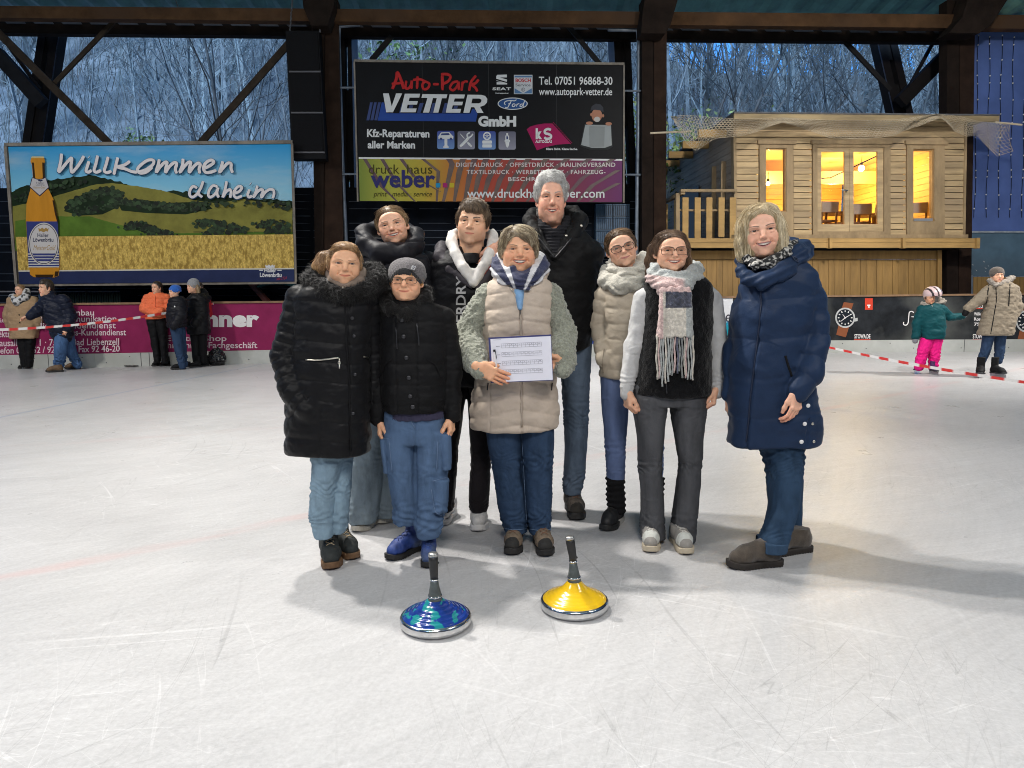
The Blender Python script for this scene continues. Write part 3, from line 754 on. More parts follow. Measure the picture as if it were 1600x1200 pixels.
# hanging loudspeaker column
B = Board(hall(450, 150, -.25), hall(505, 150, -.25)); sp = empty('loudspeaker', hall(478, 248, -.2)); tag(sp, 'tall black loudspeaker column of three grilles hanging on chains at the left post', 'loudspeaker')
MB().prism([B.pt(446, 48), B.pt(498, 48), B.pt(509, 248), B.pt(456, 248)], -B.n * .3).build('cabinet', mat('speaker_black', (.006, .006, .007), .7, var=.2, spec=.1), sp)
for (y0, y1) in ((52, 110), (115, 174), (179, 236)):
 l = lambda y: 450.5 + (y - 48) * .048; r_ = lambda y: 496 + (y - 48) * .05
 B.fill('grille', [[(l(y0), y0), (r_(y0), y0), (r_(y1), y1), (l(y1), y1)]], .0, mat('grille_black', (.008, .008, .009), .9, spec=.08, var=.3, vscale=60, bump=.6, bscale=200), sp, .02)
for (y) in (112.5, 176.5, 238.5):
 B.fill('frame_bar', [[(449 + (y - 48) * .048, y - 1.2), (498 + (y - 48) * .05, y - 1.2), (498 + (y - 48) * .05, y + 1.2), (449 + (y - 48) * .048, y + 1.2)]], .0, mat('frame_grey', (.05, .05, .058), .5, var=.1), sp, .03)
for (xa, xb) in ((457, 453), (496, 500)):
 mb = MB()
 for k in range(16):
  t = k / 15; c = B.pt(xa + (xb - xa) * t, -2 + 50 * t, -.1); R_ = .022
  mb.tube([c + R_ * np.array([math.cos(a) * (.5 if k % 2 else .12), math.cos(a) * (.12 if k % 2 else .5), math.sin(a) * 1.6]) for a in np.linspace(0, 6.283, 9)], .006, 5, cap=False)
 mb.build('chain', mat('chain_steel', (.16, .16, .17), .4, .8, var=0), sp, smooth=True)
# ------------------------------------------------------------------ landscape hoarding on the left
B = Board(hall(12, 335, -.45), hall(460, 335, -.45)); hb = empty('hoarding', hall(236, 445, -.4)); tag(hb, 'landscape hoarding with a beer bottle, golden wheat and the words Willkommen daheim', 'hoarding')
lerp2 = lambda u, v: ((12 + 443 * u) * (1 - v) + (29 + 432 * u) * v, (228 - 4 * u) * (1 - v) + (445 - 4 * u) * v)
def HL(u0, v0, u1, v1): return [lerp2(u0, v0), lerp2(u1, v0), lerp2(u1, v1), lerp2(u0, v1)]
MB().prism([B.pt(*p) for p in HL(0, 0, 1, 1)], -B.n * .06).build('panel', ink('panel_back', (.06, .06, .06)), hb)
fr = mat('frame_timber', (.17, .15, .125), .8, var=.4, vscale=4)
for q in (HL(-.008, -.02, 1.006, .004), HL(-.008, .996, 1.006, 1.012), HL(-.010, .004, 0, .996), HL(1, .004, 1.008, .996)): B.fill('frame', [q], .002, fr, hb, .04)
def printed(name, c0, c1, zlo, zhi, ns, amt, cn, st=(1, 1, 1)):
 """printed picture: colour ramp with height plus soft clouds or texture"""
 m = bpy.data.materials.new(name); m.use_nodes = True; nt = m.node_tree; N, L = nt.nodes, nt.links; b = N['Principled BSDF']
 tc = N.new('ShaderNodeTexCoord'); sp_ = N.new('ShaderNodeSeparateXYZ'); L.new(tc.outputs['Object'], sp_.inputs[0])
 mr = N.new('ShaderNodeMapRange'); mr.inputs['From Min'].default_value = zlo; mr.inputs['From Max'].default_value = zhi; L.new(sp_.outputs[2], mr.inputs['Value'])
 mx = N.new('ShaderNodeMix'); mx.data_type = 'RGBA'; mx.inputs['A'].default_value = (*c0, 1); mx.inputs['B'].default_value = (*c1, 1); L.new(mr.outputs[0], mx.inputs['Factor'])
 mp = N.new('ShaderNodeMapping'); mp.inputs['Scale'].default_value = st; L.new(tc.outputs['Object'], mp.inputs[0])
 no = N.new('ShaderNodeTexNoise'); no.inputs['Scale'].default_value = ns; no.inputs['Detail'].default_value = 7; no.inputs['Roughness'].default_value = .6; L.new(mp.outputs[0], no.inputs['Vector'])
 r2 = N.new('ShaderNodeMapRange'); r2.inputs['From Min'].default_value = .5; r2.inputs['From Max'].default_value = .72; r2.inputs['To Max'].default_value = amt; L.new(no.outputs['Fac'], r2.inputs['Value'])
 m2 = N.new('ShaderNodeMix'); m2.data_type = 'RGBA'; L.new(r2.outputs[0], m2.inputs['Factor']); L.new(mx.outputs['Result'], m2.inputs['A']); m2.inputs['B'].default_value = (*cn, 1)
 L.new(m2.outputs['Result'], b.inputs['Base Color']); b.inputs['Roughness'].default_value = .5; b.inputs['Specular IOR Level'].default_value = .2
 return m
zt = B.pt(230, 228)[2] - BASE[hb][2]; zb = B.pt(230, 300)[2] - BASE[hb][2]
pic = B.fill('picture', [HL(.002, .005, .998, .55)], .003, printed('print_sky', (.18, .44, .58), (.010, .24, .50), zb, zt, .8, .55, (.42, .48, .50), (.35, 1, 1.6)), hb)
def hillpoly(top, bot=None, rough=1.5, seed=0, n=90):
 """outline through points (x,y) with a ragged wooded edge, closed below"""
 r_ = random.Random(seed); xs = [p[0] for p in top]; P = []
 for i in range(n + 1):
  x = xs[0] + (xs[-1] - xs[0]) * i / n; P.append((x, np.interp(x, xs, [p[1] for p in top]) + r_.uniform(-rough, rough)))
 return P + (bot or [(xs[-1], 392), (xs[0], 392)])
field_y = ink('field_yellow', (.28, .21, .045), .6, .25); field_g = ink('field_green', (.07, .13, .018), .6, .25); wood_p = ink('wood_green', (.010, .021, .009), .6, .5); field_o = ink('field_olive', (.17, .16, .035), .6, .25)
B.fill('picture_hill', [hillpoly([(17, 300), (40, 290), (70, 283), (110, 276), (150, 274), (175, 281), (215, 293), (255, 298), (300, 300), (350, 305), (400, 310), (457, 313)], rough=1.8)], .0062, wood_p, pic)
B.fill('picture_field', [hillpoly([(20, 322), (60, 315), (100, 302), (150, 288), (175, 286), (215, 291), (260, 299), (300, 312), (340, 318), (380, 311), (430, 318), (457, 325)], rough=.4)], .0094, field_o, pic)
for k, P in enumerate(([(100, 330), (108, 313), (125, 306), (140, 299), (165, 291), (190, 299), (188, 322), (160, 335), (125, 337)], [(185, 320), (213, 311), (260, 317), (320, 315), (332, 326), (290, 335), (230, 333), (190, 329)], [(195, 367), (199, 352), (225, 347), (250, 358), (282, 371), (196, 371)], [(302, 363), (304, 345), (330, 341), (355, 350), (396, 363)], [(396, 364), (405, 346), (430, 339), (452, 349), (456, 364)], [(22, 322), (24, 296), (60, 290), (100, 280), (110, 292), (70, 306), (40, 318)])): B.fill('picture_wood', [P], .0142 + .0001 * k, wood_p, pic, .0001)
r_ = random.Random(9)
def clump(poly_pts, n, off, name='picture_wood'):
 mb = MB()
 for k in range(n):
  a, b = r_.choice(list(zip(poly_pts[:-1], poly_pts[1:]))); t = r_.random(); x, y = a[0] + (b[0] - a[0]) * t + r_.uniform(-8, 8), a[1] + (b[1] - a[1]) * t + r_.uniform(-5, 6)
  x = min(max(x, 24), 451); rr_ = r_.uniform(1.3, 4.2); g = r_.uniform(.3, 2.6) ** 1.2; mb.col = (.008 * g, .017 * g, .006 * g)
  B.poly(mb, [(x + rr_ * (1 + r_.uniform(-.2, .2)) * math.cos(t_), y + rr_ * .85 * (1 + r_.uniform(-.2, .2)) * math.sin(t_)) for t_ in np.linspace(0, 6.283, 11)[:-1]], off + k * .00002, .00001)
 return mb.build(name, mat('print_wood', (1, 1, 1), .6, var=.3, vscale=12, attr='Col', spec=.2), pic)
B.fill('picture_field', [hillpoly([(24, 345), (80, 338), (140, 338), (190, 352), (230, 365), (457, 362)], rough=.3)], .0126, field_g, pic)
B.fill('picture_field', [hillpoly([(300, 348), (330, 335), (380, 328), (430, 330), (457, 340)], rough=.3, bot=[(457, 362), (300, 362)])], .0128, field_o, pic)
clump([(105, 322), (120, 314), (140, 305), (165, 296), (185, 300), (180, 318), (150, 325), (120, 330)], 230, .0170)
clump([(180, 312), (215, 318), (260, 322), (300, 325), (320, 318)], 190, .0230); clump([(190, 355), (215, 350), (245, 362), (270, 368), (225, 362)], 170, .0280)
clump([(305, 350), (330, 348), (350, 352), (380, 358), (340, 360), (320, 362)], 200, .0330); clump([(400, 352), (425, 345), (450, 355), (440, 360), (415, 358)], 150, .0390)
clump([(20, 312), (60, 300), (90, 290), (130, 282)], 60, .0440); clump([(300, 322), (350, 318), (400, 315), (440, 320), (457, 322)], 60, .0490)
B.fill('picture_wheat', [HL(.004, .655, .998, .90)], .052, mat('print_wheat', (.50, .35, .09), .6, var=.55, vscale=30, stretch=(1.6, 1, .8), detail=8, spec=.08, var2=(.25, .16, .035)), hb)
B.fill('picture_line', [HL(.004, .897, .998, .906)], .056, ink('line_cream', (.5, .48, .42)), hb)
B.fill('picture_foot', [HL(.004, .906, .998, .995)], .056, ink('foot_navy', (.018, .026, .075), .45, .15), hb)
# the bottle in the picture
bot = [(47.5, 252), (49, 247), (69, 247), (70.5, 252), (69, 258), (70, 278), (74, 292), (84, 312), (89, 335), (91, 360), (93.5, 418), (91.5, 431), (85, 433.5), (53, 433), (47, 429), (45, 410), (40.5, 345), (41.5, 318), (47.5, 296), (51.5, 278), (50, 258)]
bt_ = B.fill('bottle_picture', [bot], .060, mat('print_bottle', (.46, .20, .018), .35, var=.14, vscale=2.5, stretch=(2, 1, .4), spec=.1), hb)
B.fill('bottle_dark', [[(50, 254), (53, 254), (55, 278), (52, 278)], [(66, 254), (69.5, 254), (70, 278), (67, 278)], [(86, 335), (91, 352), (91, 346), (84.5, 313), (82, 313)], [(86, 424), (92, 424), (90.5, 431), (85, 432.5)], [(55, 429), (84, 429), (82, 433.4), (56, 433.2)]], .064, ink('bottle_brown', (.03, .015, .005)), bt_)
B.fill('bottle_foil', [[(48.5, 247), (50, 244.5), (68, 244.5), (69.5, 247)]], .064, ink('foil_gold', (.5, .42, .2)), bt_)
B.fill('neck_label', [[(50, 277), (57, 279), (61, 280), (66, 279), (71.5, 276.5), (77, 293), (62, 307), (46, 292)]], .064, ink('label_dark', (.03, .025, .05)), bt_); B.fill('neck_label', [[(51, 278), (57, 280.3), (61, 281), (66, 280.3), (71, 277.8), (75.8, 292.5), (62, 305), (47.2, 291.5)]], .068, ink('label_pale', (.42, .40, .40)), bt_)
B.fill('label_blue', [[(41, 346), (90.5, 346), (93, 416), (45, 416)]], .064, ink('label_blue', (.03, .04, .15)), bt_)
for k in range(6): B.fill('label_stripe', [[(43.6 + k * .15, 396 + 4 * k), (92.4, 396 + 4 * k), (92.5, 397.7 + 4 * k), (43.7 + k * .15, 397.7 + 4 * k)]], .068, ink('label_cream', (.50, .48, .45)), bt_)
B.fill('label_oval', [ellipse(68.5, 381, 24, 33)], .072, MATS['label_cream'], bt_); B.fill('label_oval', [ellipse(68.5, 381, 22.5, 31.5)], .076, MATS['label_dark'], bt_); B.fill('label_oval', [ellipse(68.5, 381, 21.5, 30.5)], .080, ink('label_grey', (.47, .45, .44)), bt_)
B.fill('label_stripe', [[(50.5, 396), (86.5, 396), (85.3, 399), (51.7, 399)], [(52.3, 400.5), (84.8, 400.5), (82.8, 403.5), (54.3, 403.5)], [(55.8, 405), (81.4, 405), (78, 408), (59, 408)]], .084, MATS['label_blue'], bt_)
navy_i = ink('ink_navy', (.02, .025, .06)); gold_i = ink('ink_gold', (.30, .19, .06))
B.text('lettering', 'Haller', 58.5, 364.5, 76, 370.5, .084, navy_i, bt_, bold=.02); B.text('lettering', 'Löwenbräu', 51.5, 371.5, 83.5, 377.8, .084, navy_i, bt_, bold=.02)
B.text('lettering', 'MeisterGold', 52, 383, 87, 391, .084, gold_i, bt_, shear=.35); B.text('lettering', 'Haller', 57, 284.5, 69, 287, .072, navy_i, bt_); B.text('lettering', 'Löwenbräu', 56, 287.5, 69.5, 290, .072, navy_i, bt_); B.text('lettering', 'MeisterGold', 52, 291, 71, 294.5, .072, gold_i, bt_, shear=.3)
crest = [(60, 356), (63, 358), (66, 355.5), (69, 358), (72, 355.5), (74, 358), (76, 356), (75, 362), (72, 361), (68, 363), (64, 361), (61, 362)]
B.fill('crest', [crest], .084, gold_i, bt_); B.fill('crest', [[(x * .45 + 32.5, y * .4 + 138.5) for x, y in crest]], .072, navy_i, bt_)
# Willkommen daheim, hand written
def scribble(strokes, w, off, m, name):
 mb = MB()
 for P in strokes: B.stroke(mb, P, w, off, .04, 6)
 return mb.build(name, m, hb)
Wd = [[(96, 240), (95, 252), (91.5, 268), (97, 263), (106, 252), (112, 247), (111, 258), (112, 269), (118, 264), (126, 253), (131, 243.5)], [(139, 252), (136, 261), (134.5, 267), (138, 269), (143, 266)], [(138.5, 245), (139.2, 245.6)],
  [(152.5, 243), (150, 255), (147, 266), (151, 269), (158, 266)], [(169, 245), (166, 256), (163, 267), (168, 269.5), (174, 267)], [(184, 246), (181, 258), (178, 273)], [(203, 252), (194, 258), (184, 261), (196, 264), (206, 268), (214, 269)],
  [(214, 269), (226, 266), (238, 258), (240, 251), (232, 250), (222, 256), (215, 264), (218, 270), (228, 269), (238, 261)], [(249, 249), (247, 258), (244, 269), (250, 261), (257, 254), (261, 254), (259, 263), (259, 269), (264, 261), (272, 254), (276, 256), (274, 264), (276, 271)],
  [(286, 248), (285, 258), (281, 269), (288, 260), (294, 254), (298, 254), (296, 263), (296, 269), (302, 261), (309, 255), (313, 257), (311, 264), (312.5, 271)], [(318, 263), (326, 260), (334, 254), (330, 250), (322, 254), (318, 262), (321, 269), (329, 269), (338, 266)],
  [(348, 252), (346, 260), (343, 269), (349, 262), (356, 255), (361, 256), (361, 263), (363.5, 270)]]
Dh = [[(308, 294), (302, 291), (297, 297), (296.5, 305), (301, 308), (308, 303), (312, 296)], [(317.5, 283), (314, 293), (310, 302), (316, 308)], [(340, 292), (333, 290), (327, 297), (325.5, 305), (329, 308), (336, 303), (341, 294)], [(341, 293), (339, 302), (342, 308.5)],
  [(354, 283), (352, 295), (348, 308), (353, 300), (359, 296), (361, 300), (359.5, 309)], [(366, 302), (374, 299), (378, 293), (373, 291), (367, 297), (365.5, 305), (370, 309), (378, 306)], [(390, 296), (387, 304), (389, 308), (394, 306)], [(391, 286.5), (391.8, 287.2)],
  [(402, 290), (400, 299), (396, 308), (402, 300), (408, 296), (411, 298), (408.5, 305), (409, 308), (414, 301), (421, 296), (427, 297), (428, 303), (426, 310)]]
for S_, w in ((Wd, 6.4), (Dh, 5.8)):
 scribble([[(x + .4, y + .6) for x, y in P] for P in S_], w + .6, .064, ink('script_shadow', (.010, .045, .10)), 'lettering'); scribble(S_, w - 1.4, .070, ink('script_white', (.60, .57, .57)), 'lettering')
B.text('lettering', 'Haller', 413, 419, 432, 425.5, .062, ink('ink_silver', (.55, .55, .56)), hb, bold=.03); B.text('lettering', 'Löwenbräu', 406, 426, 440, 433, .062, MATS['ink_silver'], hb, bold=.03)
B.fill('crest', [[((x - 68) * .95 + 422, (y - 358) * .9 + 415.5) for x, y in crest]], .062, MATS['ink_silver'], hb); B.fill('mark', [[(405, 421.5), (411, 421.5), (411, 423), (405, 423)], [(433.5, 421.5), (440, 421.5), (440, 423), (433.5, 423)]], .062, MATS['ink_silver'], hb)
B.text('lettering', 'seit 1724', 432, 433.5, 448, 438, .062, ink('ink_red', (.35, .03, .05)), hb, shear=.3, slope=-.1)
# ------------------------------------------------------------------ dark car hoarding in the middle
B = Board(hall(555, 205, -.10), hall(973, 205, -.10)); hb = empty('hoarding', hall(766, 316, -.1)); tag(hb, 'black and rainbow hoarding for a car repair shop and a printing house', 'hoarding')
def HM(u0, v0, u1, v1):
 f = lambda u, v: ((555 + 418.5 * u) * (1 - v) + (560.5 + 412.5 * u) * v, (96 + 5 * u) * (1 - v) + (315 + 2 * u) * v); return [f(u0, v0), f(u1, v0), f(u1, v1), f(u0, v1)]
MB().prism([B.pt(*p) for p in HM(0, 0, 1, 1)], -B.n * .06).build('panel', ink('panel_black', (.0045, .0048, .006), .45, .2), hb)
for q in (HM(-.004, -.012, 1.004, .004), HM(1, .004, 1.006, 1), HM(-.006, .004, 0, 1)): B.fill('frame', [q], .001, fr, hb, .03)
for u in (.249, .497, .751): B.fill('joint', [HM(u, .004, u + .001, .68)], .001, ink('joint_grey', (.05, .05, .05)), hb, .001)
red = ink('ink_crimson', (.40, .022, .022)); sil = ink('ink_pale', (.56, .57, .57)); blu = ink('ink_blue', (.020, .055, .24)); bld = ink('ink_blue_dim', (.04, .06, .16))
mb = MB()
for P, w in (([(613, 139), (619, 124), (621, 113), (627, 126), (631, 139)], 5), ([(612, 131), (622, 130), (631, 129)], 4), ([(635, 126), (633.5, 137), (638, 138), (642, 133), (643.5, 126), (643, 139)], 4), ([(652.5, 119), (651.5, 139)], 4.4), ([(645.5, 125), (651, 124), (657, 124), (664, 127), (671, 131), (668, 138), (662, 139), (660, 132), (665, 126)], 4), ([(676.5, 131.5), (686, 131.5)], 4), ([(691, 116), (691.5, 141)], 5), ([(689, 116), (699, 116), (704, 120), (700, 127), (692, 131)], 4.4), ([(716, 127), (708, 129), (703, 137), (708, 141), (714, 135), (717, 128), (716.5, 141)], 4), ([(723, 127), (721, 142)], 4.2), ([(722, 131), (727, 127), (731, 128)], 3.6), ([(744, 118), (736, 128), (733, 142)], 4.2), ([(748, 124), (743, 130), (737, 132), (743, 137), (746, 143)], 4.2)):
 B.stroke(mb, P, w, .005, .10, 5)
mb.build('lettering', red, hb, smooth=True)
for k in range(3): B.fill('flash', [[(578.5 + 6.2 * k, 160), (582.5 + 6.2 * k, 160), (577 + 6.2 * k, 188), (572.5 + 6.2 * k, 188)]], .003, bld, hb)
B.fill('flash', [[(596.5, 160), (600, 160), (604, 177), (735, 177.5), (738, 170), (741, 170), (746, 178), (743.5, 190), (590, 188.5)]], .003, blu, hb)
B.fill('flash', [[(x, 161), (x + 6, 161), (x + 1, 176.6), (x - 4.5, 176.6)] for x in (628, 641, 656, 676, 695, 711)], .003, bld, hb)
def block(P): B.fill('lettering', [P], .010, ink('ink_shadow', (.006, .006, .007)), hb);
G = lambda *P: [tuple(p) for p in P]
let = [G((598.5, 146), (607.5, 146), (612, 166), (619, 146), (628.5, 146), (614, 175.5), (603.5, 175.5)),
  G((632.5, 146.5), (656.5, 146.5), (655, 152.5), (640, 152.5), (638.5, 158), (653, 158), (651.5, 163.5), (637, 163.5), (635.5, 169.5), (651, 169.5), (649.5, 175.5), (625.5, 175.5)),
  G((660, 147), (699, 147.5), (697.5, 153.5), (690.5, 153.5), (685, 176), (677, 176), (682.5, 153.3), (676.5, 153.3), (670.5, 176), (661, 176), (668, 153), (658.5, 153)),
  G((702.5, 147.5), (726.5, 147.8), (725, 153.8), (710.5, 153.8), (709, 159), (723.5, 159), (722, 164.5), (707.5, 164.5), (706, 170.2), (720.5, 170.2), (719, 176.2), (696.5, 176)),
  G((730.5, 148), (752, 148.3), (758, 150), (761.5, 154.5), (761, 160), (757, 164.5), (750, 167), (755.5, 176.5), (745.5, 176.5), (741, 167.5), (736, 167.5), (733.5, 176.3), (724, 176.2))]
for P in let: block([(x - 1.2 * (0 if i else 0) + .8, y + .9) for i, (x, y) in enumerate(P)]); B.fill('lettering', [P], .014, sil, hb)
B.fill('letter_eye', [G((738.3, 154), (749, 154), (752.5, 156), (751.5, 159.8), (748, 161.5), (736.5, 161.5))], .018, ink('ink_black', (.0045, .0048, .006)), hb)
B.text('lettering', 'GmbH', 747, 181, 806.5, 198, .004, sil, hb, bold=.055)
B.text('lettering', 'Kfz-Reparaturen', 573.5, 201.5, 671, 214, .004, sil, hb, bold=.03, ref='Kf', slope=.01); B.text('lettering', 'aller Marken', 574.5, 220, 648.5, 232, .004, sil, hb, bold=.03, ref='alk', slope=.005)
B.text('lettering', 'Tel. 07051 96868-30', 842, 119.5, 957, 132.5, .004, sil, hb, bold=.015, slope=.003); B.text('lettering', 'www.autopark-vetter.de', 842, 137, 956.5, 148.5, .004, sil, hb, bold=.012, ref='kd', slope=.003)
# marks of the car makes
sS = [G((777, 117), (792, 116.5), (792, 121), (781, 121), (792.5, 124.5), (792, 128), (775.5, 123), (775.5, 119)), G((775.5, 125.5), (792.5, 130), (792, 132), (776, 132), (776, 128.5), (786, 128.5), (775.5, 126.5))]
B.fill('logo', sS, .004, sil, hb); B.text('lettering', 'SEAT', 769.5, 136.5, 798.5, 141, .004, sil, hb, bold=.04, space=1.1); B.text('lettering', 'Vertragspartner', 773.5, 144.5, 795, 147, .004, sil, hb, bold=.03)
B.fill('badge', [G((803, 117), (832, 117), (832, 147), (803, 147))], .003, ink('badge_white', (.46, .48, .50)), hb); B.fill('badge_blue', [G((804, 118.5), (831, 118.5), (831, 121), (804, 121)), G((804, 138), (817.5, 146), (804, 146)), G((831, 138), (831, 146), (817.5, 146))], .007, ink('badge_blue', (.08, .17, .32)), hb)
B.text('lettering', 'BOSCH', 805.5, 122.5, 829.5, 128.5, .007, red, hb, bold=.03); B.text('lettering', 'Service', 805.5, 130.5, 829, 135, .007, ink('ink_mid', (.12, .13, .14)), hb, bold=.02, ref='Sv')
mb = MB(); B.stroke(mb, ellipse(817.5, 140, 2.6, 2.8, 16) + [(820.1, 140)], .7, .011, .1, 2); B.stroke(mb, [(816.5, 138), (816.5, 142)], .8, .011, .1, 2); B.stroke(mb, [(818.5, 138), (818.5, 142)], .8, .011, .1, 2); mb.build('logo', MATS['ink_mid'], hb)
B.fill('badge', [ellipse(801, 162, 23.5, 9.5)], .003, sil, hb); B.fill('badge', [ellipse(801, 162, 22, 8.2)], .007, ink('oval_blue', (.022, .07, .20)), hb)
mb = MB()
for P in ([(790, 164), (788, 161), (791, 158), (798, 157), (804, 157.5), (807, 155.5)], [(799, 157.5), (796, 163), (793, 168), (789, 167.5)], [(794, 162.5), (798, 161.5)], [(804, 162), (801, 163), (800.5, 166), (803, 166.5), (805, 164), (804, 162)], [(808, 162), (807, 166.5)], [(807.5, 164), (810, 162), (811.5, 162.5)], [(817, 162.5), (813.5, 163), (812.5, 166), (815, 166.5), (817, 164)], [(820.5, 156), (817.5, 164), (818, 166.8)]): B.stroke(mb, P, 1.5, .011, .12, 4)
mb.build('lettering', sil, hb, smooth=True)
# four service pictograms
icB = printed('icon_blue', (.12, .22, .42), (.035, .055, .24), B.pt(700, 233)[2] - BASE[hb][2], B.pt(700, 205)[2] - BASE[hb][2], 3, 0, (0, 0, 0)); icG = printed('icon_grey', (.22, .22, .27), (.10, .10, .14), B.pt(700, 233)[2] - BASE[hb][2], B.pt(700, 205)[2] - BASE[hb][2], 3, 0, (0, 0, 0))
for k, (x, mm) in enumerate(((683, icB), (715, icG), (747.5, icB), (779, icG))):
 B.fill('pictogram', [rrect(x, 204.5 + k * .3, x + 27, 233 + k * .3, 3)], .003, mm, hb)
B.fill('symbol', [G((685, 213), (689, 207), (702, 206.5), (706, 211), (708.5, 213.5), (708, 217), (685, 217)), G((694.5, 217.2), (699, 217.2), (699, 227), (701, 229), (701, 231), (692.5, 231), (692.5, 229), (694.5, 227))], .007, sil, hb); B.fill('symbol', [ellipse(689, 217, 2, 2, 10), ellipse(704.5, 217, 2, 2, 10), G((690, 208.5), (701, 208), (703, 211), (688.5, 211.3))], .011, bld, hb)
mb = MB(); B.stroke(mb, [(719, 229), (728, 220), (733, 214)], 4.5, .008, .1, 3); B.stroke(mb, [(719, 209), (726, 217)], 1.6, .008, .1, 2); B.stroke(mb, [(730, 222), (737, 229)], 4, .008, .1, 2); B.stroke(mb, [(739, 209), (735.5, 213.5), (731, 214.5), (730, 210), (734.5, 207)], 2.4, .008, .1, 4); mb.build('symbol', sil, hb, smooth=True)
mb = MB(); B.stroke(mb, ellipse(761, 212.5, 5.2, 5.4, 18) + [(766.2, 212.5)], 2.4, .008, .1, 2)
for a in range(5): B.stroke(mb, [(761, 212.5), (761 + 4.4 * math.cos(a * 1.257 - 1.57), 212.5 + 4.4 * math.sin(a * 1.257 - 1.57))], 1.1, .008, .1, 2)
mb.build('symbol', sil, hb, smooth=True); B.fill('symbol', [rrect(753.5, 219.5, 768.5, 224.5, 1.2), rrect(753.5, 225.5, 768.5, 230.5, 1.2)], .007, sil, hb)
B.fill('symbol', [G((791, 208), (794, 208), (794, 211.5), (791, 211.5)), G((789.5, 211.8), (795.5, 211.8), (795.5, 218.5), (789.5, 218.5)), G((788.5, 218.8), (797, 218.8), (797, 221.5), (788.5, 221.5)), G((789.5, 221.8), (796, 221.8), (795, 227.5), (793.5, 230.5), (792, 230.5), (790.5, 227.5))], .007, sil, hb); B.fill('symbol', [G((791.2, 213), (793.8, 213), (793.8, 217.5), (791.2, 217.5))], .011, bld, hb)
# windscreen advert
mg = ink('flag_magenta', (.28, .010, .075)); B.fill('flag', [G((823, 202), (828, 198), (838, 195), (850, 193), (863, 193), (892, 224.5), (870, 226), (852, 230), (839, 235))], .003, mg, hb)
r2 = random.Random(2); B.fill('flag_dots', [[(x, y), (x + 1.3, y), (x + 1.3, y + 1.2), (x, y + 1.2)] for x, y in [(864 + 3 * i + 1.5 * (j % 2) + 3.1 * j * 0, 193 + 3 * i * 1.08 - 1.8 * (j - 1)) for i in range(10) for j in range(3)]], .007, mg, hb)
B.text('lettering', 'k', 837, 200.5, 847, 217.5, .007, sil, hb, bold=.07); mb = MB(); B.stroke(mb, [(861, 203), (856, 201.5), (851.5, 204), (852, 208), (857, 209.5), (861, 212), (859.5, 216), (854, 216.8), (850.5, 214.5)], 4, .009, .1, 5); mb.build('lettering', sil, hb, smooth=True)
B.text('lettering', 'AUTOGLAS', 836.5, 219, 862.5, 223.3, .007, sil, hb, bold=.04); B.text('lettering', 'Klare Sicht. Klare Sache.', 853.5, 231, 902.5, 234.5, .004, sil, hb, bold=.03, ref='Kl')
cap = ink('cap_grey', (.035, .037, .045)); skn = ink('print_skin', (.34, .16, .10)); scr = ink('print_glass', (.26, .28, .28))
B.fill('figure_picture', [ellipse(932.5, 180, 8.2, 10.5, 20), ellipse(924, 179, 1.8, 2.8, 8), ellipse(942.3, 181, 1.8, 2.8, 8)], .003, skn, hb); B.fill('figure_picture', [[(922.5, 173), (924.5, 166), (931, 162), (938, 163), (942.5, 168), (943, 175), (937, 172.5), (930, 171.5)]], .007, cap, hb); B.fill('figure_picture', [ellipse(933, 186.5, 4.8, 4.2, 14)], .007, ink('print_beard', (.42, .40, .38)), hb)
B.fill('windscreen_picture', [G((913, 194), (955.5, 194.5), (957.5, 229), (950, 234), (922, 234), (906.5, 228.5))], .007, ink('print_dark', (.02, .022, .022)), hb); B.fill('windscreen_picture', [G((914.5, 195), (954.5, 195.5), (956, 227), (945, 231), (925, 231), (908, 226.5))], .011, scr, hb); B.fill('windscreen_picture', [G((921, 197), (945, 198), (944, 229), (931, 229.5), (921, 229))], .015, ink('print_shade', (.20, .215, .215)), hb)
B.fill('figure_picture', [ellipse(921, 192.5, 5.5, 2.6, 14), ellipse(951, 193.5, 5, 2.8, 14)], .019, skn, hb)
# rainbow band of the printing house
B.fill('picture_line', [HM(.004, .683, .998, .695)], .003, ink('line_white', (.6, .6, .6)), hb)
rb = printed('rainbow', (.24, .26, .03), (.24, .26, .03), 0, 1, 2, 0, (0, 0, 0))
nt = rb.node_tree; cr = nt.nodes.new('ShaderNodeValToRGB'); tcn = nt.nodes.new('ShaderNodeTexCoord'); sx_ = nt.nodes.new('ShaderNodeSeparateXYZ'); mrn = nt.nodes.new('ShaderNodeMapRange')
nt.links.new(tcn.outputs['Object'], sx_.inputs[0]); nt.links.new(sx_.outputs[0], mrn.inputs['Value']); mrn.inputs['From Min'].default_value = float(B.pt(560, 280)[0] - BASE[hb][0]); mrn.inputs['From Max'].default_value = float(B.pt(973, 280)[0] - BASE[hb][0])
nt.links.new(mrn.outputs[0], cr.inputs[0])
stops = [(0, (.14, .19, .025)), (.12, (.34, .33, .04)), (.24, (.38, .29, .03)), (.34, (.40, .16, .025)), (.46, (.33, .05, .022)), (.62, (.24, .03, .03)), (.8, (.16, .022, .05)), (1, (.10, .015, .09))]
while len(cr.color_ramp.elements) < len(stops): cr.color_ramp.elements.new(.5)
for e, (p, c) in zip(cr.color_ramp.elements, stops): e.position = p; e.color = (*c, 1)
nt.links.new(cr.outputs[0], nt.nodes['Principled BSDF'].inputs['Base Color'])
band = B.fill('rainbow_band', [HM(.004, .695, .998, .995)], .003, rb, hb)
mb = MB(); T = []
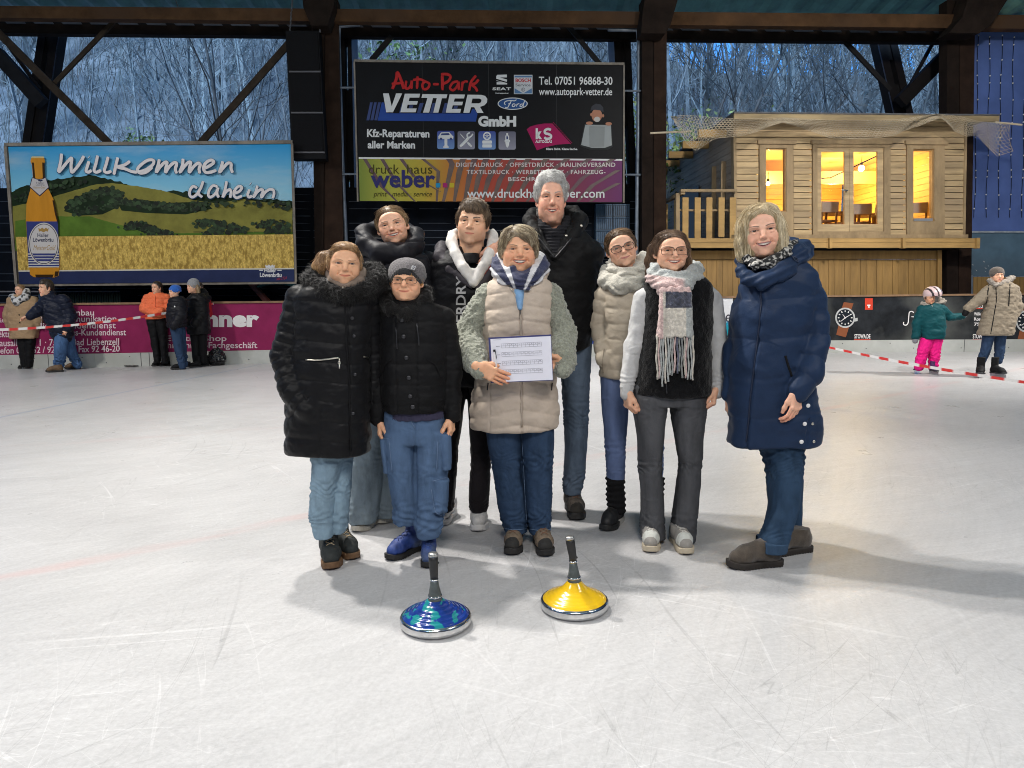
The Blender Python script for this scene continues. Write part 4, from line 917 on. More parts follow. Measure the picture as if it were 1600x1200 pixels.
stripes = [(573, 247, 600, 292, 622, 316), (600, 247, 622, 285, 650, 316), (630, 247, 650, 276, 690, 300), (664, 247, 688, 268, 684, 316), (706, 247, 711, 256, 695, 316), (728, 247, 722, 270, 712, 316), (746, 247, 738, 276, 728, 316), (764, 247, 752, 278, 742, 316), (784, 247, 768, 280, 756, 316), (806, 247, 786, 280, 772, 316), (830, 247, 806, 280, 788, 316), (858, 247, 830, 278, 806, 316), (890, 247, 858, 274, 826, 316), (925, 247, 890, 272, 850, 316), (962, 247, 915, 278, 880, 316), (970, 266, 930, 290, 905, 316), (971, 286, 945, 300, 925, 316)]
for i, (a, b_, c, d, e, f) in enumerate(stripes):
 P = [(a, b_), (c, d), (e, f)]; w0 = 6 if i < 4 else 9
 Q = [(x - (w0 if j < 2 else w0 * .5), y) for j, (x, y) in enumerate(P)][::-1]
 clipb = lambda x, y: (min(max(x, 562), 971.5), min(max(y, 248.5), 315))
 B.poly(mb, [clipb(*p) for p in P + Q], .007 + i * .0004, .0002)
mb.build('rainbow_shade', mat('rainbow_dark', (.085, .05, .035), .5, var=.5, vscale=3, var2=(.07, .02, .035)), band)
mb = MB()
for i, (a, b_, c, d, e, f) in enumerate(stripes):
 clipb = lambda x, y: (min(max(x, 562), 971.5), min(max(y, 248.5), 315))
 B.poly(mb, [clipb(a, b_), clipb(c, d), clipb(e, f), clipb(e + 1.5, f), clipb(c + 1.3, d), clipb(a + 1.3, b_)], .0145 + i * .0001, .00005)
mb.build('rainbow_edge', rb, band)
kh = ink('ink_khaki', (.055, .05, .01)); nv = ink('ink_indigo', (.030, .030, .115))
B.text('lettering', 'druck', 576, 257, 624, 271.5, .016, kh, hb); B.text('lettering', 'haus', 636, 257, 675.5, 271.5, .016, kh, hb)
B.text('lettering', 'weber', 579, 265.5, 680, 293.5, .018, nv, hb, bold=.024); B.text('lettering', 'print · media · service', 583.5, 299, 675, 307, .016, kh, hb, shear=.25, ref='dt')
for x, c in ((681, (.02, .22, .40)), (692, (.30, .02, .12)), (702.5, (.45, .36, .03))): B.fill('square', [G((x, 286), (x + 7, 286), (x + 7, 293), (x, 293))], .016, ink('sq%d' % x, c), hb)
lt = ink('ink_light', (.52, .47, .46))
B.text('lettering', 'DIGITALDRUCK · OFFSETDRUCK · MAILINGVERSAND', 712.5, 254, 961.5, 260.8, .018, lt, hb, bold=.02, space=1.12); B.text('lettering', 'TEXTILDRUCK · WERBETECHNIK · FAHRZEUG-', 729, 265.5, 946, 272, .018, lt, hb, bold=.02, space=1.12, ref='TE'); B.text('lettering', 'BESCHRIFTUNG', 794, 276.5, 880, 283, .018, lt, hb, bold=.02, space=1.12)
B.text('lettering', 'www.druckhausweber.com', 730, 295, 944.5, 309, .018, sil, hb, bold=.012, ref='dh')
def lens_mat():
 if 'lens' in MATS: return MATS['lens']
 m = bpy.data.materials.new('lens'); m.use_nodes = True; nt = m.node_tree
 nt.nodes.clear(); o = nt.nodes.new('ShaderNodeOutputMaterial'); t = nt.nodes.new('ShaderNodeBsdfTransparent'); g = nt.nodes.new('ShaderNodeBsdfGlossy')
 g.inputs['Roughness'].default_value = .03; mx = nt.nodes.new('ShaderNodeMixShader'); fr = nt.nodes.new('ShaderNodeFresnel'); fr.inputs['IOR'].default_value = 1.35
 nt.links.new(fr.outputs[0], mx.inputs[0]); nt.links.new(t.outputs[0], mx.inputs[1]); nt.links.new(g.outputs[0], mx.inputs[2]); nt.links.new(mx.outputs[0], o.inputs[0])
 MATS['lens'] = m; return m
# ------------------------------------------------------------------ dark board screen behind the hoardings
HP = lambda q, dy: [hall(x, y, dy) for x, y in q]
scr_ = empty('board_screen', hall(500, 552, 1.0)); tag(scr_, 'dark navy board screen with thin pale joints behind both hoardings', 'screen')
MB().prism(HP([(-60, 294), (1003, 292), (1003, 540), (-60, 545)], 1.0), hy * .05).build('boards', mat('board_navy', (.0028, .005, .0095), .7, spec=.1, var=.5, vscale=2), scr_)
mb = MB(); r_ = random.Random(5)
for k in range(16):
 y = 303 + k * 11.3
 for x0 in range(-60, 1000, 55):
  if r_.random() < .75: mb.prism(HP([(x0, y), (x0 + r_.uniform(20, 55), y), (x0 + 50, y + 1.0), (x0, y + 1.0)], .98), hy * .01)
mb.build('joint', mat('joint_blue', (.03, .042, .062), .6, var=.6, vscale=5), scr_)
for i in range(2):
 for j in range(4):
  x, y = 931 + 27 * i, 319 + 20.5 * j
  t = empty('crate', hall(x + 13, y + 20, .75)); tag(t, 'blue slatted plastic crate in the stack to the right below the car hoarding', 'crate', 'blue crates stacked by the post')
  MB().prism(HP([(x, y), (x + 26, y), (x + 26, y + 19.8), (x, y + 19.8)], .78), hy * .2).build('shell', mat('crate_blue', (.018, .045, .085), .5, var=.3, vscale=9), t)
  mb = MB()
  for k in range(8): mb.prism(HP([(x + 1 + k * 3.2, y + 2), (x + 2.6 + k * 3.2, y + 2), (x + 2.6 + k * 3.2, y + 18), (x + 1 + k * 3.2, y + 18)], .76), hy * .02)
  mb.prism(HP([(x, y), (x + 26, y), (x + 26, y + 1.2), (x, y + 1.2)], .75), hy * .03); mb.build('slats', mat('crate_slat', (.035, .09, .16), .5, var=.3, vscale=9), t)
low = empty('low_fence', hall(150, 476, .3)); tag(low, 'low dark green slatted fence with pale top rail below the landscape hoarding', 'fence')
mb = MB()
for k in range(34): mb.prism(HP([(60 + k * 3.8, 457), (62.4 + k * 3.8, 457), (62.4 + k * 3.8, 480), (60 + k * 3.8, 480)], .3), hy * .02)
mb.build('slats', mat('slat_green', (.010, .028, .018), .6, var=.3), low); MB().prism(HP([(-20, 454.5), (186, 454.5), (186, 456.5), (-20, 456.5)], .28), hy * .05).build('top_rail', mat('rail_pale', (.16, .16, .18), .6, var=.4, vscale=9), low)
tag(MB().bar(hall(388, 438, .4), hall(426, 480, .2), .10, .10).build('pole', mat('pole_orange', (.14, .035, .02), .6, var=.3)), 'reddish slanting pole under the right end of the landscape hoarding', 'pole')
tag(MB().tube([hall(x, y, .35) for x, y in ((402, 449), (420, 443), (440, 442), (458, 446), (470, 452))], .035, 8).build('tarp', mat('tarp_teal', (.015, .085, .10), .5, var=.2), smooth=True), 'teal hose sagging behind the boards under the landscape hoarding', 'tarp')  # edge of a teal tarp, drawn as a sagging tube
# ------------------------------------------------------------------ log cabin on its platform
DC = -.25
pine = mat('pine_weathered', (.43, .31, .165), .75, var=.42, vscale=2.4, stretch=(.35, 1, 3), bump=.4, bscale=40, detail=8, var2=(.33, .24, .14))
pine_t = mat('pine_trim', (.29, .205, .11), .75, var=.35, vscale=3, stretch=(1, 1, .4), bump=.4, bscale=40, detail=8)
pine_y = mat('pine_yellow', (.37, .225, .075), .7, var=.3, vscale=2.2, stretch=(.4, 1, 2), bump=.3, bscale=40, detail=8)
pine_in = mat('pine_inside', (.66, .41, .12), .6, var=.12, vscale=2, stretch=(.3, 1, 3))
cb = empty('log_cabin', hall(1330, 552, 0)); tag(cb, 'lit wooden log cabin raised on a boarded base beside the rink', 'cabin')
def CP(q, d=0.0): return [hall(x, y, DC) + hy * d for x, y in q]
holes = [(1196, 232, 1227, 330), (1281, 236, 1322, 351), (1332, 236, 1373, 351), (1426, 234, 1458, 344)]
hull = [(1185, 226, 1240, 372), (1268, 226, 1391, 370), (1415, 227, 1476, 372)]
mb = MB(); yb = 214.0; r_ = random.Random(3)
while yb < 368:
 y2 = min(yb + 9.6, 368); segs = [(1149 + .012 * (yb - 214), 1506)]
 for (a, b, c, d) in hull:
  if b < y2 and d > yb:
   segs = [s_ for (p, q) in segs for s_ in ((p, min(q, a)), (max(p, c), q)) if s_[1] - s_[0] > .5]
 for p, q in segs:
  o = r_.uniform(0, .012); mb.prism(CP([(p, yb + 1.1), (q, yb + 1.1), (q, y2), (p, y2)], -o), hy * (.06 + o))
 yb = y2
yb = 197
for y0, y1 in ((188, 196.3), (196.8, 205), (205.5, 213.5)): mb.prism(CP([(1149, y0), (1507, y0 + 1), (1507, y1 + 1), (1149, y1)]), hy * .06)
mb.build('wall', pine, cb)
MB().prism(CP([(1150, 190), (1184, 190), (1184, 370), (1150, 370)], .061), hy * .02).prism(CP([(1241, 190), (1267, 190), (1267, 370), (1241, 370)], .061), hy * .02).prism(CP([(1392, 190), (1414, 190), (1414, 370), (1392, 370)], .061), hy * .02).prism(CP([(1477, 190), (1506, 190), (1506, 370), (1477, 370)], .061), hy * .02).prism(CP([(1184.2, 190), (1240.8, 190), (1240.8, 226), (1184.2, 226)], .061), hy * .02).prism(CP([(1267.2, 190), (1391.8, 190), (1391.8, 226), (1267.2, 226)], .061), hy * .02).prism(CP([(1414.2, 190), (1476.8, 190), (1476.8, 227), (1414.2, 227)], .061), hy * .02).build('wall_lining', wood_d, cb)
def frame4(name, ox0, oy0, ox1, oy1, ix0, iy0, ix1, iy1, d, th, m, parent):
 mb = MB()
 mb.prism(CP([(ox0, oy0), (ix0, oy0), (ix0, oy1), (ox0, oy1)], d), hy * th); mb.prism(CP([(ix1, oy0), (ox1, oy0), (ox1, oy1), (ix1, oy1)], d), hy * th)
 mb.prism(CP([(ix0 + .02, oy0), (ix1 - .02, oy0), (ix1 - .02, iy0), (ix0 + .02, iy0)], d), hy * th); mb.prism(CP([(ix0 + .02, iy1), (ix1 - .02, iy1), (ix1 - .02, oy1), (ix0 + .02, oy1)], d), hy * th)
 return mb.build(name, m, parent)
glassm = lens_mat()
pine_in_fr = mat('pine_reveal', (.30, .17, .06), .6, var=.2)
for (lab, tr, inn, gl) in (('window', (1186, 226, 1239, 371), (1196, 232, 1228, 331), (1197, 233, 1226.5, 329)), ('window', (1416, 227, 1475, 371), (1426, 233, 1459, 346), (1427.5, 235, 1457, 341))):
 w = frame4('window', *tr, *inn, -.03, .09, pine_t, cb); frame4('sash', *inn, *gl, .01, .10, pine_in_fr, w)
 MB().prism(CP([(gl[0], gl[1]), (gl[2], gl[1]), (gl[2], gl[3]), (gl[0], gl[3])], .06), hy * .01).build('pane', glassm, w)
 MB().prism(CP([(tr[0] - 3.5, tr[1] - 6.5), (tr[2] + 3.5, tr[1] - 6), (tr[2] + 3.5, tr[1] + .0), (tr[0] - 3.5, tr[1] - .4)], -.07), hy * .10).build('lintel', pine_t, w)
MB().prism(CP([(1427, 341.5), (1456, 341.5), (1456, 345.5), (1427, 345.5)], -.035), hy * .05).build('sill', mat('sill_zinc', (.34, .34, .35), .4, .4, var=.1), cb)
dr = frame4('door', 1269, 226, 1390, 369, 1276, 231, 1380, 362, -.04, .10, pine_t, cb)
for (o, i_) in (((1276.3, 231.3, 1326.8, 361.7), (1283, 237, 1320, 350)), ((1327.2, 231.3, 1379.7, 361.7), (1333.5, 237, 1371.5, 350))):
 lf = frame4('door_leaf', *o, *i_, -.01, .07, pine, dr)
 MB().prism(CP([(i_[0], i_[1]), (i_[2], i_[1]), (i_[2], i_[3]), (i_[0], i_[3])], .03), hy * .01).build('pane', glassm, dr)
MB().tube(CP([(1321.5, 298.5), (1312, 297.5)], -.08), .014, 8).tube([CP([(1321.5, 298.5)], -.08)[0], CP([(1321.5, 298.5)], .0)[0]], .012, 8).prism(CP([(1319.5, 295), (1324, 295), (1324, 303), (1319.5, 303)], -.02), hy * .012).build('handle', M_METAL_, dr) if False else None
MB().tube(CP([(1321.5, 298.5), (1312, 297.5)], -.08), .014, 8).tube([CP([(1321.5, 298.5)], -.08)[0], CP([(1321.5, 298.5)], .0)[0]], .012, 8).build('handle', mat('handle_steel', (.4, .4, .42), .3, .9, var=0), dr, smooth=True)
MB().prism(CP([(1266, 220), (1392, 220.5), (1392, 226), (1266, 225.6)], -.08), hy * .10).build('lintel', pine_t, cb)
MB().prism(CP([(1145, 188), (1149.5, 188), (1151.5, 371), (1147, 371)], -.03), hy * .16).prism(CP([(1506.5, 190), (1510, 190), (1507, 371), (1503.5, 371)], -.03), hy * .16).build('corner_board', pine_t, cb)
# platform edge: two yellow planks, end blocks
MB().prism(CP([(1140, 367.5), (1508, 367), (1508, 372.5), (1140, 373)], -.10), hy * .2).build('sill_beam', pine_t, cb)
mb = MB()
for (x0, x1) in ((1062, 1146), (1147, 1288), (1293.5, 1401), (1406.5, 1515)):
 for (y0, y1) in ((373.3, 380), (380.5, 388)): mb.prism(CP([(x0, y0), (x1, y0), (x1, y1), (x0, y1)], -.16), hy * .06)
for x in (1290.7, 1403.7, 1518): mb.prism(CP([(x - 2.5, 373), (x + 2.5, 373), (x + 2, 389), (x - 2, 389)], -.22), hy * .14)
mb.build('platform_edge', pine_y, cb)
MB().prism(CP([(1040, 384), (1515, 384), (1515, 387.5), (1040, 387.5)], -.09), hy * 7.5).build('platform', wood_d, cb)
mb = MB()
for k in range(52):
 x = 1044 + k * 8.5;
 if x > 1482: break
 mb.prism(CP([(x, 404.5), (x + 8.1, 404.5), (x + 8.1, 470), (x, 470)], .35 - .006 * (k % 3)), hy * .05)
mb.prism(CP([(1044, 390), (1484, 390), (1484, 404), (1044, 404)], .32), hy * .07)
mb.prism(CP([(1478, 390), (1484.5, 390), (1484.5, 470), (1478, 470)], .27), hy * .05)
mb.build('base_boarding', mat('boards_amber', (.25, .145, .042), .65, var=.3, vscale=2.5, stretch=(2, 1, .3), bump=.3, bscale=40, detail=8), cb)
# roof, eaves and side wall
e1, e2 = hall(1147, 176, DC - .45), hall(1562, 180, DC - .45)
MB().prism([e1, e2, e2 - (0, 0, .13), e1 - (0, 0, .13)], hy * .06).build('fascia', mat('pine_fascia', (.30, .225, .12), .75, var=.3, vscale=3, stretch=(.4, 1, 2)), cb)
MB().prism([e1 + (0, 0, .02), e2 + (0, 0, .02), e2 - (0, 0, .02), e1 - (0, 0, .02)], hy * 7.6).build('roof', mat('roof_felt', (.10, .10, .105), .8, var=.3), cb)
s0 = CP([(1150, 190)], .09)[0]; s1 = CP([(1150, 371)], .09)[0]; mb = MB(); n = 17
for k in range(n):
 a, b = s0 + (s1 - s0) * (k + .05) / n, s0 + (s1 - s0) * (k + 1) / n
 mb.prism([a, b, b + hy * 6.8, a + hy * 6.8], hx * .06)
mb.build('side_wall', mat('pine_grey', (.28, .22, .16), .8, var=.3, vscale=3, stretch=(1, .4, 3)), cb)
for k in range(6): c = s0 + hy * (.5 + 1.15 * k) + (0, 0, -.12); MB().bar(c, c - hx * .62, .10, .16).build('eave_joist', pine_y, cb)
MB().prism([s0 + hy * 2.2 - hx * .01 + (0, 0, -.95), s0 + hy * 2.2 - hx * .01 + (0, 0, -2.4), s0 + hy * 3.3 - hx * .01 + (0, 0, -2.4), s0 + hy * 3.3 - hx * .01 + (0, 0, -.95)], -hx * .02).build('side_door', mat('door_dark', (.012, .016, .024), .3, var=.2), cb)
mb = MB()
for d in (.55, 1.15): c = s0 + hy * d - hx * .02; mb.bar(c + (0, 0, -.7), c + (0, 0, -2.4), .10, .06)
mb.build('side_post', pine_t, cb)
# inside
e0 = CP([(1150, 190)], .09)[0]
zc_, zf = hall(1300, 205, DC)[2], hall(1300, 368, DC)[2] - .02
L0, R0 = CP([(1153, 371)], .1)[0], CP([(1503, 371)], .1)[0]; W_ = float((R0 - L0) @ hx)
def room(u, v, z): p = L0 + hx * u + hy * v; p[2] = z; return p
mb = MB(); nb = 15
for k in range(nb):
 z0, z1 = zf + (zc_ - zf) * k / nb, zf + (zc_ - zf) * (k + .95) / nb
 mb.prism([room(0.1, 4.9, z0), room(W_ - .1, 4.9, z0), room(W_ - .1, 4.9, z1), room(.1, 4.9, z1)], hy * .05)
 mb.prism([room(W_ - .05, .0, z0), room(W_ - .05, 4.9, z0), room(W_ - .05, 4.9, z1), room(W_ - .05, .0, z1)], hx * .05)
 mb.prism([room(.06, .0, z0), room(.06, 4.9, z0), room(.06, 4.9, z1), room(.06, .0, z1)], -hx * .03)
mb.build('inner_wall', pine_in, cb)
MB().prism([room(0, 0, zc_), room(W_, 0, zc_), room(W_, 5, zc_), room(0, 5, zc_)], hz * .04).build('ceiling', pine_in, cb)
MB().prism([room(0, 0, zf), room(W_, 0, zf), room(W_, 5, zf), room(0, 5, zf)], -hz * .04).build('floor', mat('floor_boards', (.20, .12, .06), .6, var=.2), cb)
MB().prism([room(.1, 2.9, zc_ - .62), room(W_ - .1, 2.9, zc_ - .62), room(W_ - .1, 2.9, zc_ - .30), room(.1, 2.9, zc_ - .30)], hy * .1).build('ceiling_beam', mat('beam_pale', (.68, .50, .22), .6, var=.1), cb)
MB().tube([hall(1275, 279, 2.2), hall(1297, 278, 2.2), hall(1376, 241, 1.2)], .013, 6).build('lamp_cable', wood_b, cb)
def bulb(label, p, r, power, strn=55):
 t = empty('ceiling_lamp', p + (0, 0, .2)); tag(t, label, 'lamp', 'lamps inside the cabin')
 MB().ball(p, r, 14, 8).build('bulb', mat('bulb_warm', (1, .8, .45), .4, var=0, emit=(1, .72, .32), estr=9), t, smooth=True)
 MB().lathe(p + (0, 0, r * .8), [(.016, 0), (.03, .03), (.03, .07), (.008, .09), (.008, .25)], 12).build('socket', M_SOCK, t, smooth=True)
 d = bpy.data.lights.new('bulb_light', 'POINT'); d.energy = power; d.color = (1, .72, .27); d.shadow_soft_size = .09
 o = bpy.data.objects.new('bulb_light', d); COL.objects.link(o); o.location = p - np.array([0, 0, r + .10])
M_SOCK = mat('socket_dark', (.05, .045, .04), .5, var=0)
bulb('flat warm lamp seen low through the left door leaf of the cabin', hall(1299, 284, 3.2), .07, 55)
bulb('bright warm lamp seen through the right door leaf of the cabin', hall(1346, 263, 2.0), .075, 65)
bulb('warm lamp on the wall seen through the right window of the cabin', hall(1447, 249, 1.5), .06, 60)
bulb('warm lamp glinting through the left window of the cabin', hall(1200, 287, 2.4), .05, 55)
def cchair(x, v, rot, label):
 p = hall(x, 370, v); p[2] = zf; t = empty('chair', p); tag(t, label, 'chair', 'chairs inside the cabin')
 c, s_ = math.cos(rot), math.sin(rot); ux = hx * c + hy * s_; uy = hy * c - hx * s_
 cm = mat('chair_wood', (.16, .085, .04), .5, var=.2)
 MB().obox(p + (0, 0, .45), ux * .21, uy * .20, hz * .02).build('seat', cm, t)
 b = MB().obox(p + (0, 0, .76) + uy * .2, ux * .21, uy * .015, hz * .12).build('backrest', mat('chair_grey', (.34, .31, .28), .6, var=.1), t)
 for sx_ in (-1, 1):
  for sy_ in (-1, 1): MB().bar(p + ux * .19 * sx_ + uy * .18 * sy_, p + ux * .18 * sx_ + uy * .18 * sy_ + (0, 0, .43 if sy_ < 0 else .82), .035, .035).build('leg', cm, t)
for k, (x, v, a, lb) in enumerate(((1287, 1.0, .1, 'chair at the left edge of the glazed cabin door'), (1313, 1.5, .5, 'second chair from the left behind the glazed cabin door'), (1341, 1.4, -.2, 'chair just right of the middle stile of the cabin door'), (1366, 1.7, .3, 'chair at the right edge of the glazed cabin door'), (1429, 1.2, -.4, 'chair behind the right hand window of the cabin'))): cchair(x, v, a + math.pi, lb)
for k, (x, v, lb) in enumerate(((1302, 1.9, 'brown table behind the left leaf of the cabin door'), (1352, 2.3, 'brown table behind the right leaf of the cabin door'))):
 p = hall(x, 370, v); p[2] = zf; t = empty('table', p); tag(t, lb, 'table', 'tables inside the cabin')
 MB().obox(p + (0, 0, .73), hx * .4, hy * .35, hz * .02).build('tabletop', mat('table_brown', (.12, .06, .03), .4, var=.2), t)
 for a in (-1, 1):
  for b in (-1, 1): MB().bar(p + hx * .36 * a + hy * .3 * b, p + hx * .36 * a + hy * .3 * b + (0, 0, .71), .05, .05).build('leg', MATS['table_brown'], t)
# railing of the side deck
rl = empty('deck_railing', hall(1105, 388, DC)); tag(rl, 'wooden railing with wide pale slats on the deck left of the cabin', 'railing')
for x in (1064.5, 1083.5, 1101.5, 1120.5, 1138): MB().prism(CP([(x, 309.5), (x + 9.2, 309.5), (x + 8.8, 388 if x != 1120.5 else 371), (x - .4, 388 if x != 1120.5 else 371)], -.10), hy * .035).build('slat', pine_y, rl)
q0 = CP([(1062, 300)], -.1)[0]
for k in range(6):
 p = q0 + hy * (.35 + .75 * k); MB().prism([p + (0, 0, -.12), p + hy * .14 + (0, 0, -.12), p + hy * .14 + (0, 0, -1.15), p + (0, 0, -1.15)], hx * .035).build('slat', pine_y, rl)
MB().prism(CP([(1061, 297), (1148, 297), (1148, 301), (1061, 301)], -.14), hy * .10).prism([q0 + (0, 0, .0), q0 + hy * 5.5, q0 + hy * 5.5 + (0, 0, -.06), q0 + (0, 0, -.06)], hx * .09).build('handrail', pine_t, rl)
MB().prism(CP([(1056, 302), (1061.5, 302), (1062, 388), (1056, 388)], -.03), hy * .09).build('corner_post', pine_t, rl)
MB().prism(CP([(1062, 327), (1146, 327), (1146, 330), (1062, 330)], .0), hy * .05).prism(CP([(1062, 374), (1146, 374), (1146, 372), (1062, 372)], .0), hy * .05).build('cross_rail', pine_t, rl)
ow = MB().prism([hall(1050, 268, 5.2), hall(1094, 262, 5.2), hall(1094, 400, 5.2), hall(1050, 400, 5.2)], hy * .2).build('orange_shed', mat('shed_orange', (.42, .13, .03), .7, var=.15, vscale=2, stretch=(.3, 1, 4))); tag(ow, 'orange boarded shed wall seen behind the deck railing', 'shed')
tag(MB().prism([hall(1066, 338, 3.8), hall(1125, 338, 3.8), hall(1125, 384, 3.8), hall(1066, 384, 3.8)], hy * .3).build('tarpaulin', mat('tarp_blue', (.11, .16, .22), .6, var=.3, vscale=4)), 'folded grey blue tarpaulin on the deck behind the railing', 'tarpaulin')
# fishing net draped along the eave
net = empty('fishing_net', hall(1330, 215, DC - .5)); tag(net, 'pale fishing net draped in swags along the eave of the log cabin', 'net')
Tx = [1048, 1075, 1120, 1160, 1225, 1280, 1330, 1400, 1465, 1500, 1530, 1560, 1578]; Ty = [182, 180, 184, 186, 184, 187, 189, 187, 178, 182, 190, 192, 196]
Bx = [1048, 1075, 1095, 1118, 1150, 1190, 1225, 1260, 1300, 1345, 1400, 1440, 1466, 1485, 1510, 1535, 1560, 1578]; By = [190, 222, 236, 216, 212, 205, 191, 205, 215, 217, 211, 197, 183, 205, 213, 212, 244, 236]
def npt(s, t):
 x = 1048 + 530 * s; y0, y1 = np.interp(x, Tx, Ty), np.interp(x, Bx, By)
 wv = .10 * math.sin(s * 60 + t * 3) * t + .06 * math.sin(s * 23 + 5 * t)
 return hall(x + 7 * math.sin(t * 2.2 + s * 30) * t, y0 + (y1 - y0) * t, DC - .62 + wv)
mb = MB(); ns = 105
for i in range(ns + 1):
 for dr_ in (-1, 1):
  P = [npt(min(max((i + dr_ * t * 5) / ns, 0), 1), t) for t in np.linspace(0, 1, 9)]
  mb.tube(P, .0042, 3, cap=False)
for t in np.linspace(0, 1, 10): mb.tube([npt(s_, t) for s_ in np.linspace(0, 1, 120)], .0042, 3, cap=False)
mb.build('mesh', mat('net_tan', (.42, .35, .25), .9, var=.2), net)
MB().tube([hall(1016, 208, DC - .7), hall(1060, 206, DC - .65), hall(1080, 205, DC - .6)], .02, 6).tube([hall(1555, 191, DC - .6), hall(1597, 195, DC - .7)], .02, 6).build('net_rope', MATS['net_tan'], net)
# blue wall on the right with strings of little lamps
bw = empty('blue_wall', hall(1570, 552, .7)); tag(bw, 'blue painted panel wall at the right edge above a teal lower panel', 'wall')
MB().prism(HP([(1512, 50), (1720, 52), (1720, 361), (1510, 361)], .7), hy * .1).build('upper_panel', mat('wall_blue', (.075, .12, .31), .55, var=.2, vscale=1.2, var2=(.062, .10, .27)), bw)
MB().prism(HP([(1510, 361), (1720, 361), (1720, 363.5), (1510, 363.5)], .66), hy * .1).build('trim', mat('trim_pale', (.30, .33, .36), .5, var=.3), bw)
MB().prism(HP([(1508, 364), (1720, 364), (1720, 432), (1508, 432)], .7), hy * .1).build('lower_panel', mat('wall_teal', (.075, .13, .175), .55, var=.3, vscale=1.4, var2=(.08, .11, .14)), bw)
mb = MB(); r_ = random.Random(6)
for k in range(9): x, y = r_.uniform(1512, 1545), r_.uniform(392, 430); mb.prism(HP([(x, y), (x + r_.uniform(1, 4), y + 1), (x + 2, y + r_.uniform(1, 3))], .695), hy * .004)
mb.build('chipped_paint', mat('chip_white', (.5, .5, .5), .8, var=.2), bw)
for k in range(11):
 x = 1530 + k * 18.5 - .02 * 60; t = empty('string_light', hall(x, 350, .62)); tag(t, 'thin wire of tiny lamps hanging down the blue wall at the right edge', 'string light', 'strings of lamps on the blue wall')
 P = [(x - (y - 56) * .022 + 1.0 * math.sin(y * .05 + k * 2), y) for y in np.linspace(56, 340, 24)]
 MB().tube([hall(a, b, .66) for a, b in P], .007, 4).build('wire', wood_b, t)
 mb = MB()
 for q in range(14): a, b = P[min(int(q * 1.7), 23)]; mb.ball(hall(a, b + r_.uniform(-2, 2), .63), .016, 6, 4)
 mb.build('bulbs', mat('tiny_bulb', (.7, .68, .6), .3, var=0), t)
fb = MB()
for k in range(28): x = 1521 + k * 6.6; fb.prism(HP([(x, 432.5), (x + 6.2, 432.5), (x + 6.2, 470), (x, 470)], .4), hy * .04)
tag(fb.build('board_fence', MATS['boards_amber']), 'amber board fence below the teal panel at the right edge', 'fence')
tag(MB().prism(HP([(1515, 430), (1520.5, 430), (1520.5, 470), (1515, 470)], .35), hy * .06).build('metal_post', galv), 'short grey metal post beside the amber board fence', 'post')
# deep shadow behind base, put in as a black sheet under the blue panel
tag(MB().prism(HP([(1484, 386), (1516, 386), (1516, 480), (1484, 480)], 1.2), hy * .1).build('shadow_panel', wood_b), 'black sheet standing for the deep shadow between the cabin base and the amber fence', 'panel')
# ------------------------------------------------------------------ barrier tape, bag, scraper, curling stones
def tape(label, pts, w, n_seg, phase):
 P = np.array(pts); seg = np.concatenate([[0], np.cumsum(np.linalg.norm(np.diff(P, axis=0), axis=1))]); L_ = seg[-1]; N_ = n_seg * 6
 V, F, C = [], [], []
 for i in range(N_ + 1):
  s_ = L_ * i / N_; p = np.array([np.interp(s_, seg, P[:, k]) for k in range(3)]); tw = .5 * math.sin(s_ * 1.3 + phase)
  u = np.array([0, math.sin(tw) * .5, math.cos(tw)]) * w / 2
  for j in range(2): V += [p + u + (0, .0012 * j, 0), p - u + (0, .0012 * j, 0)]
  q = (int(i / 6 + phase) % 2)
  C += [(.62, .035, .03) if q else (.72, .70, .68)] * 4
 for i in range(N_):
  a = i * 4; F += [(a, a + 1, a + 5, a + 4), (a + 2, a + 6, a + 7, a + 3), (a, a + 4, a + 6, a + 2), (a + 1, a + 3, a + 7, a + 5)]
 o = mesh_obj('barrier_tape', V, F, mat('tape_print', (1, 1, 1), .45, var=.05, attr='Col'), cols=np.array(C)); return tag(o, label, 'tape')
T0 = at(-30, 516.5, 11.3); T1 = bar_pt(341, 1.215) + (0, -.06, 0)
tape('red and white barrier tape stretched before the five people at the magenta boards', [T0 + (T1 - T0) * t + np.array([0, 0, -.10 * 4 * t * (1 - t)]) for t in np.linspace(0, 1, 9)], .044, 30, 0)
T0 = at(1270, 537, 9.6); T1 = at(1640, 603, 6.6)
tape('red and white barrier tape sagging in front of the two skaters', [T0 + (T1 - T0) * t + np.array([0, 0, -.03 * 4 * t * (1 - t)]) for t in np.linspace(0, 1, 9)], .032, 22, 1)
g = ground(338, 571)
F_ = Field(g + np.array([-.3, -.3, -.05]), g + np.array([.3, .35, .45]), .013); F_.ell(g + np.array([0, .02, .13]), (.20, .17, .17), 0); F_.ell(g + np.array([.02, .02, .26]), (.12, .11, .09), .05); F_.ell(g + np.array([.06, 0, .33]), (.04, .04, .06), .04)
F_.func(g - .4, g + .5, lambda X, Y, Z: -(Z - .004) + 0 * (X + Y), 0, '+') if False else None
V, Q = F_.mesh(); N_ = vnormals(V, Q); V = V + N_ * (np.abs(fbm(V, 9, 2, 3)) * -.05 + fbm(V, 25, 4, 2) * .012)[:, None]; V[:, 2] = np.maximum(V[:, 2], .002)
tag(mesh_obj('rubbish_bag', V, Q, mat('bag_black', (.012, .012, .013), .22, var=.1), smooth=True), 'crumpled black rubbish bag on the ice against the barrier', 'bag')
sc = empty('ice_scraper', ground(188, 572)); tag(sc, 'flat dark ice scraper with a small handle lying by the barrier', 'scraper')
a, b = ground(158, 570.5), ground(212, 573.5)
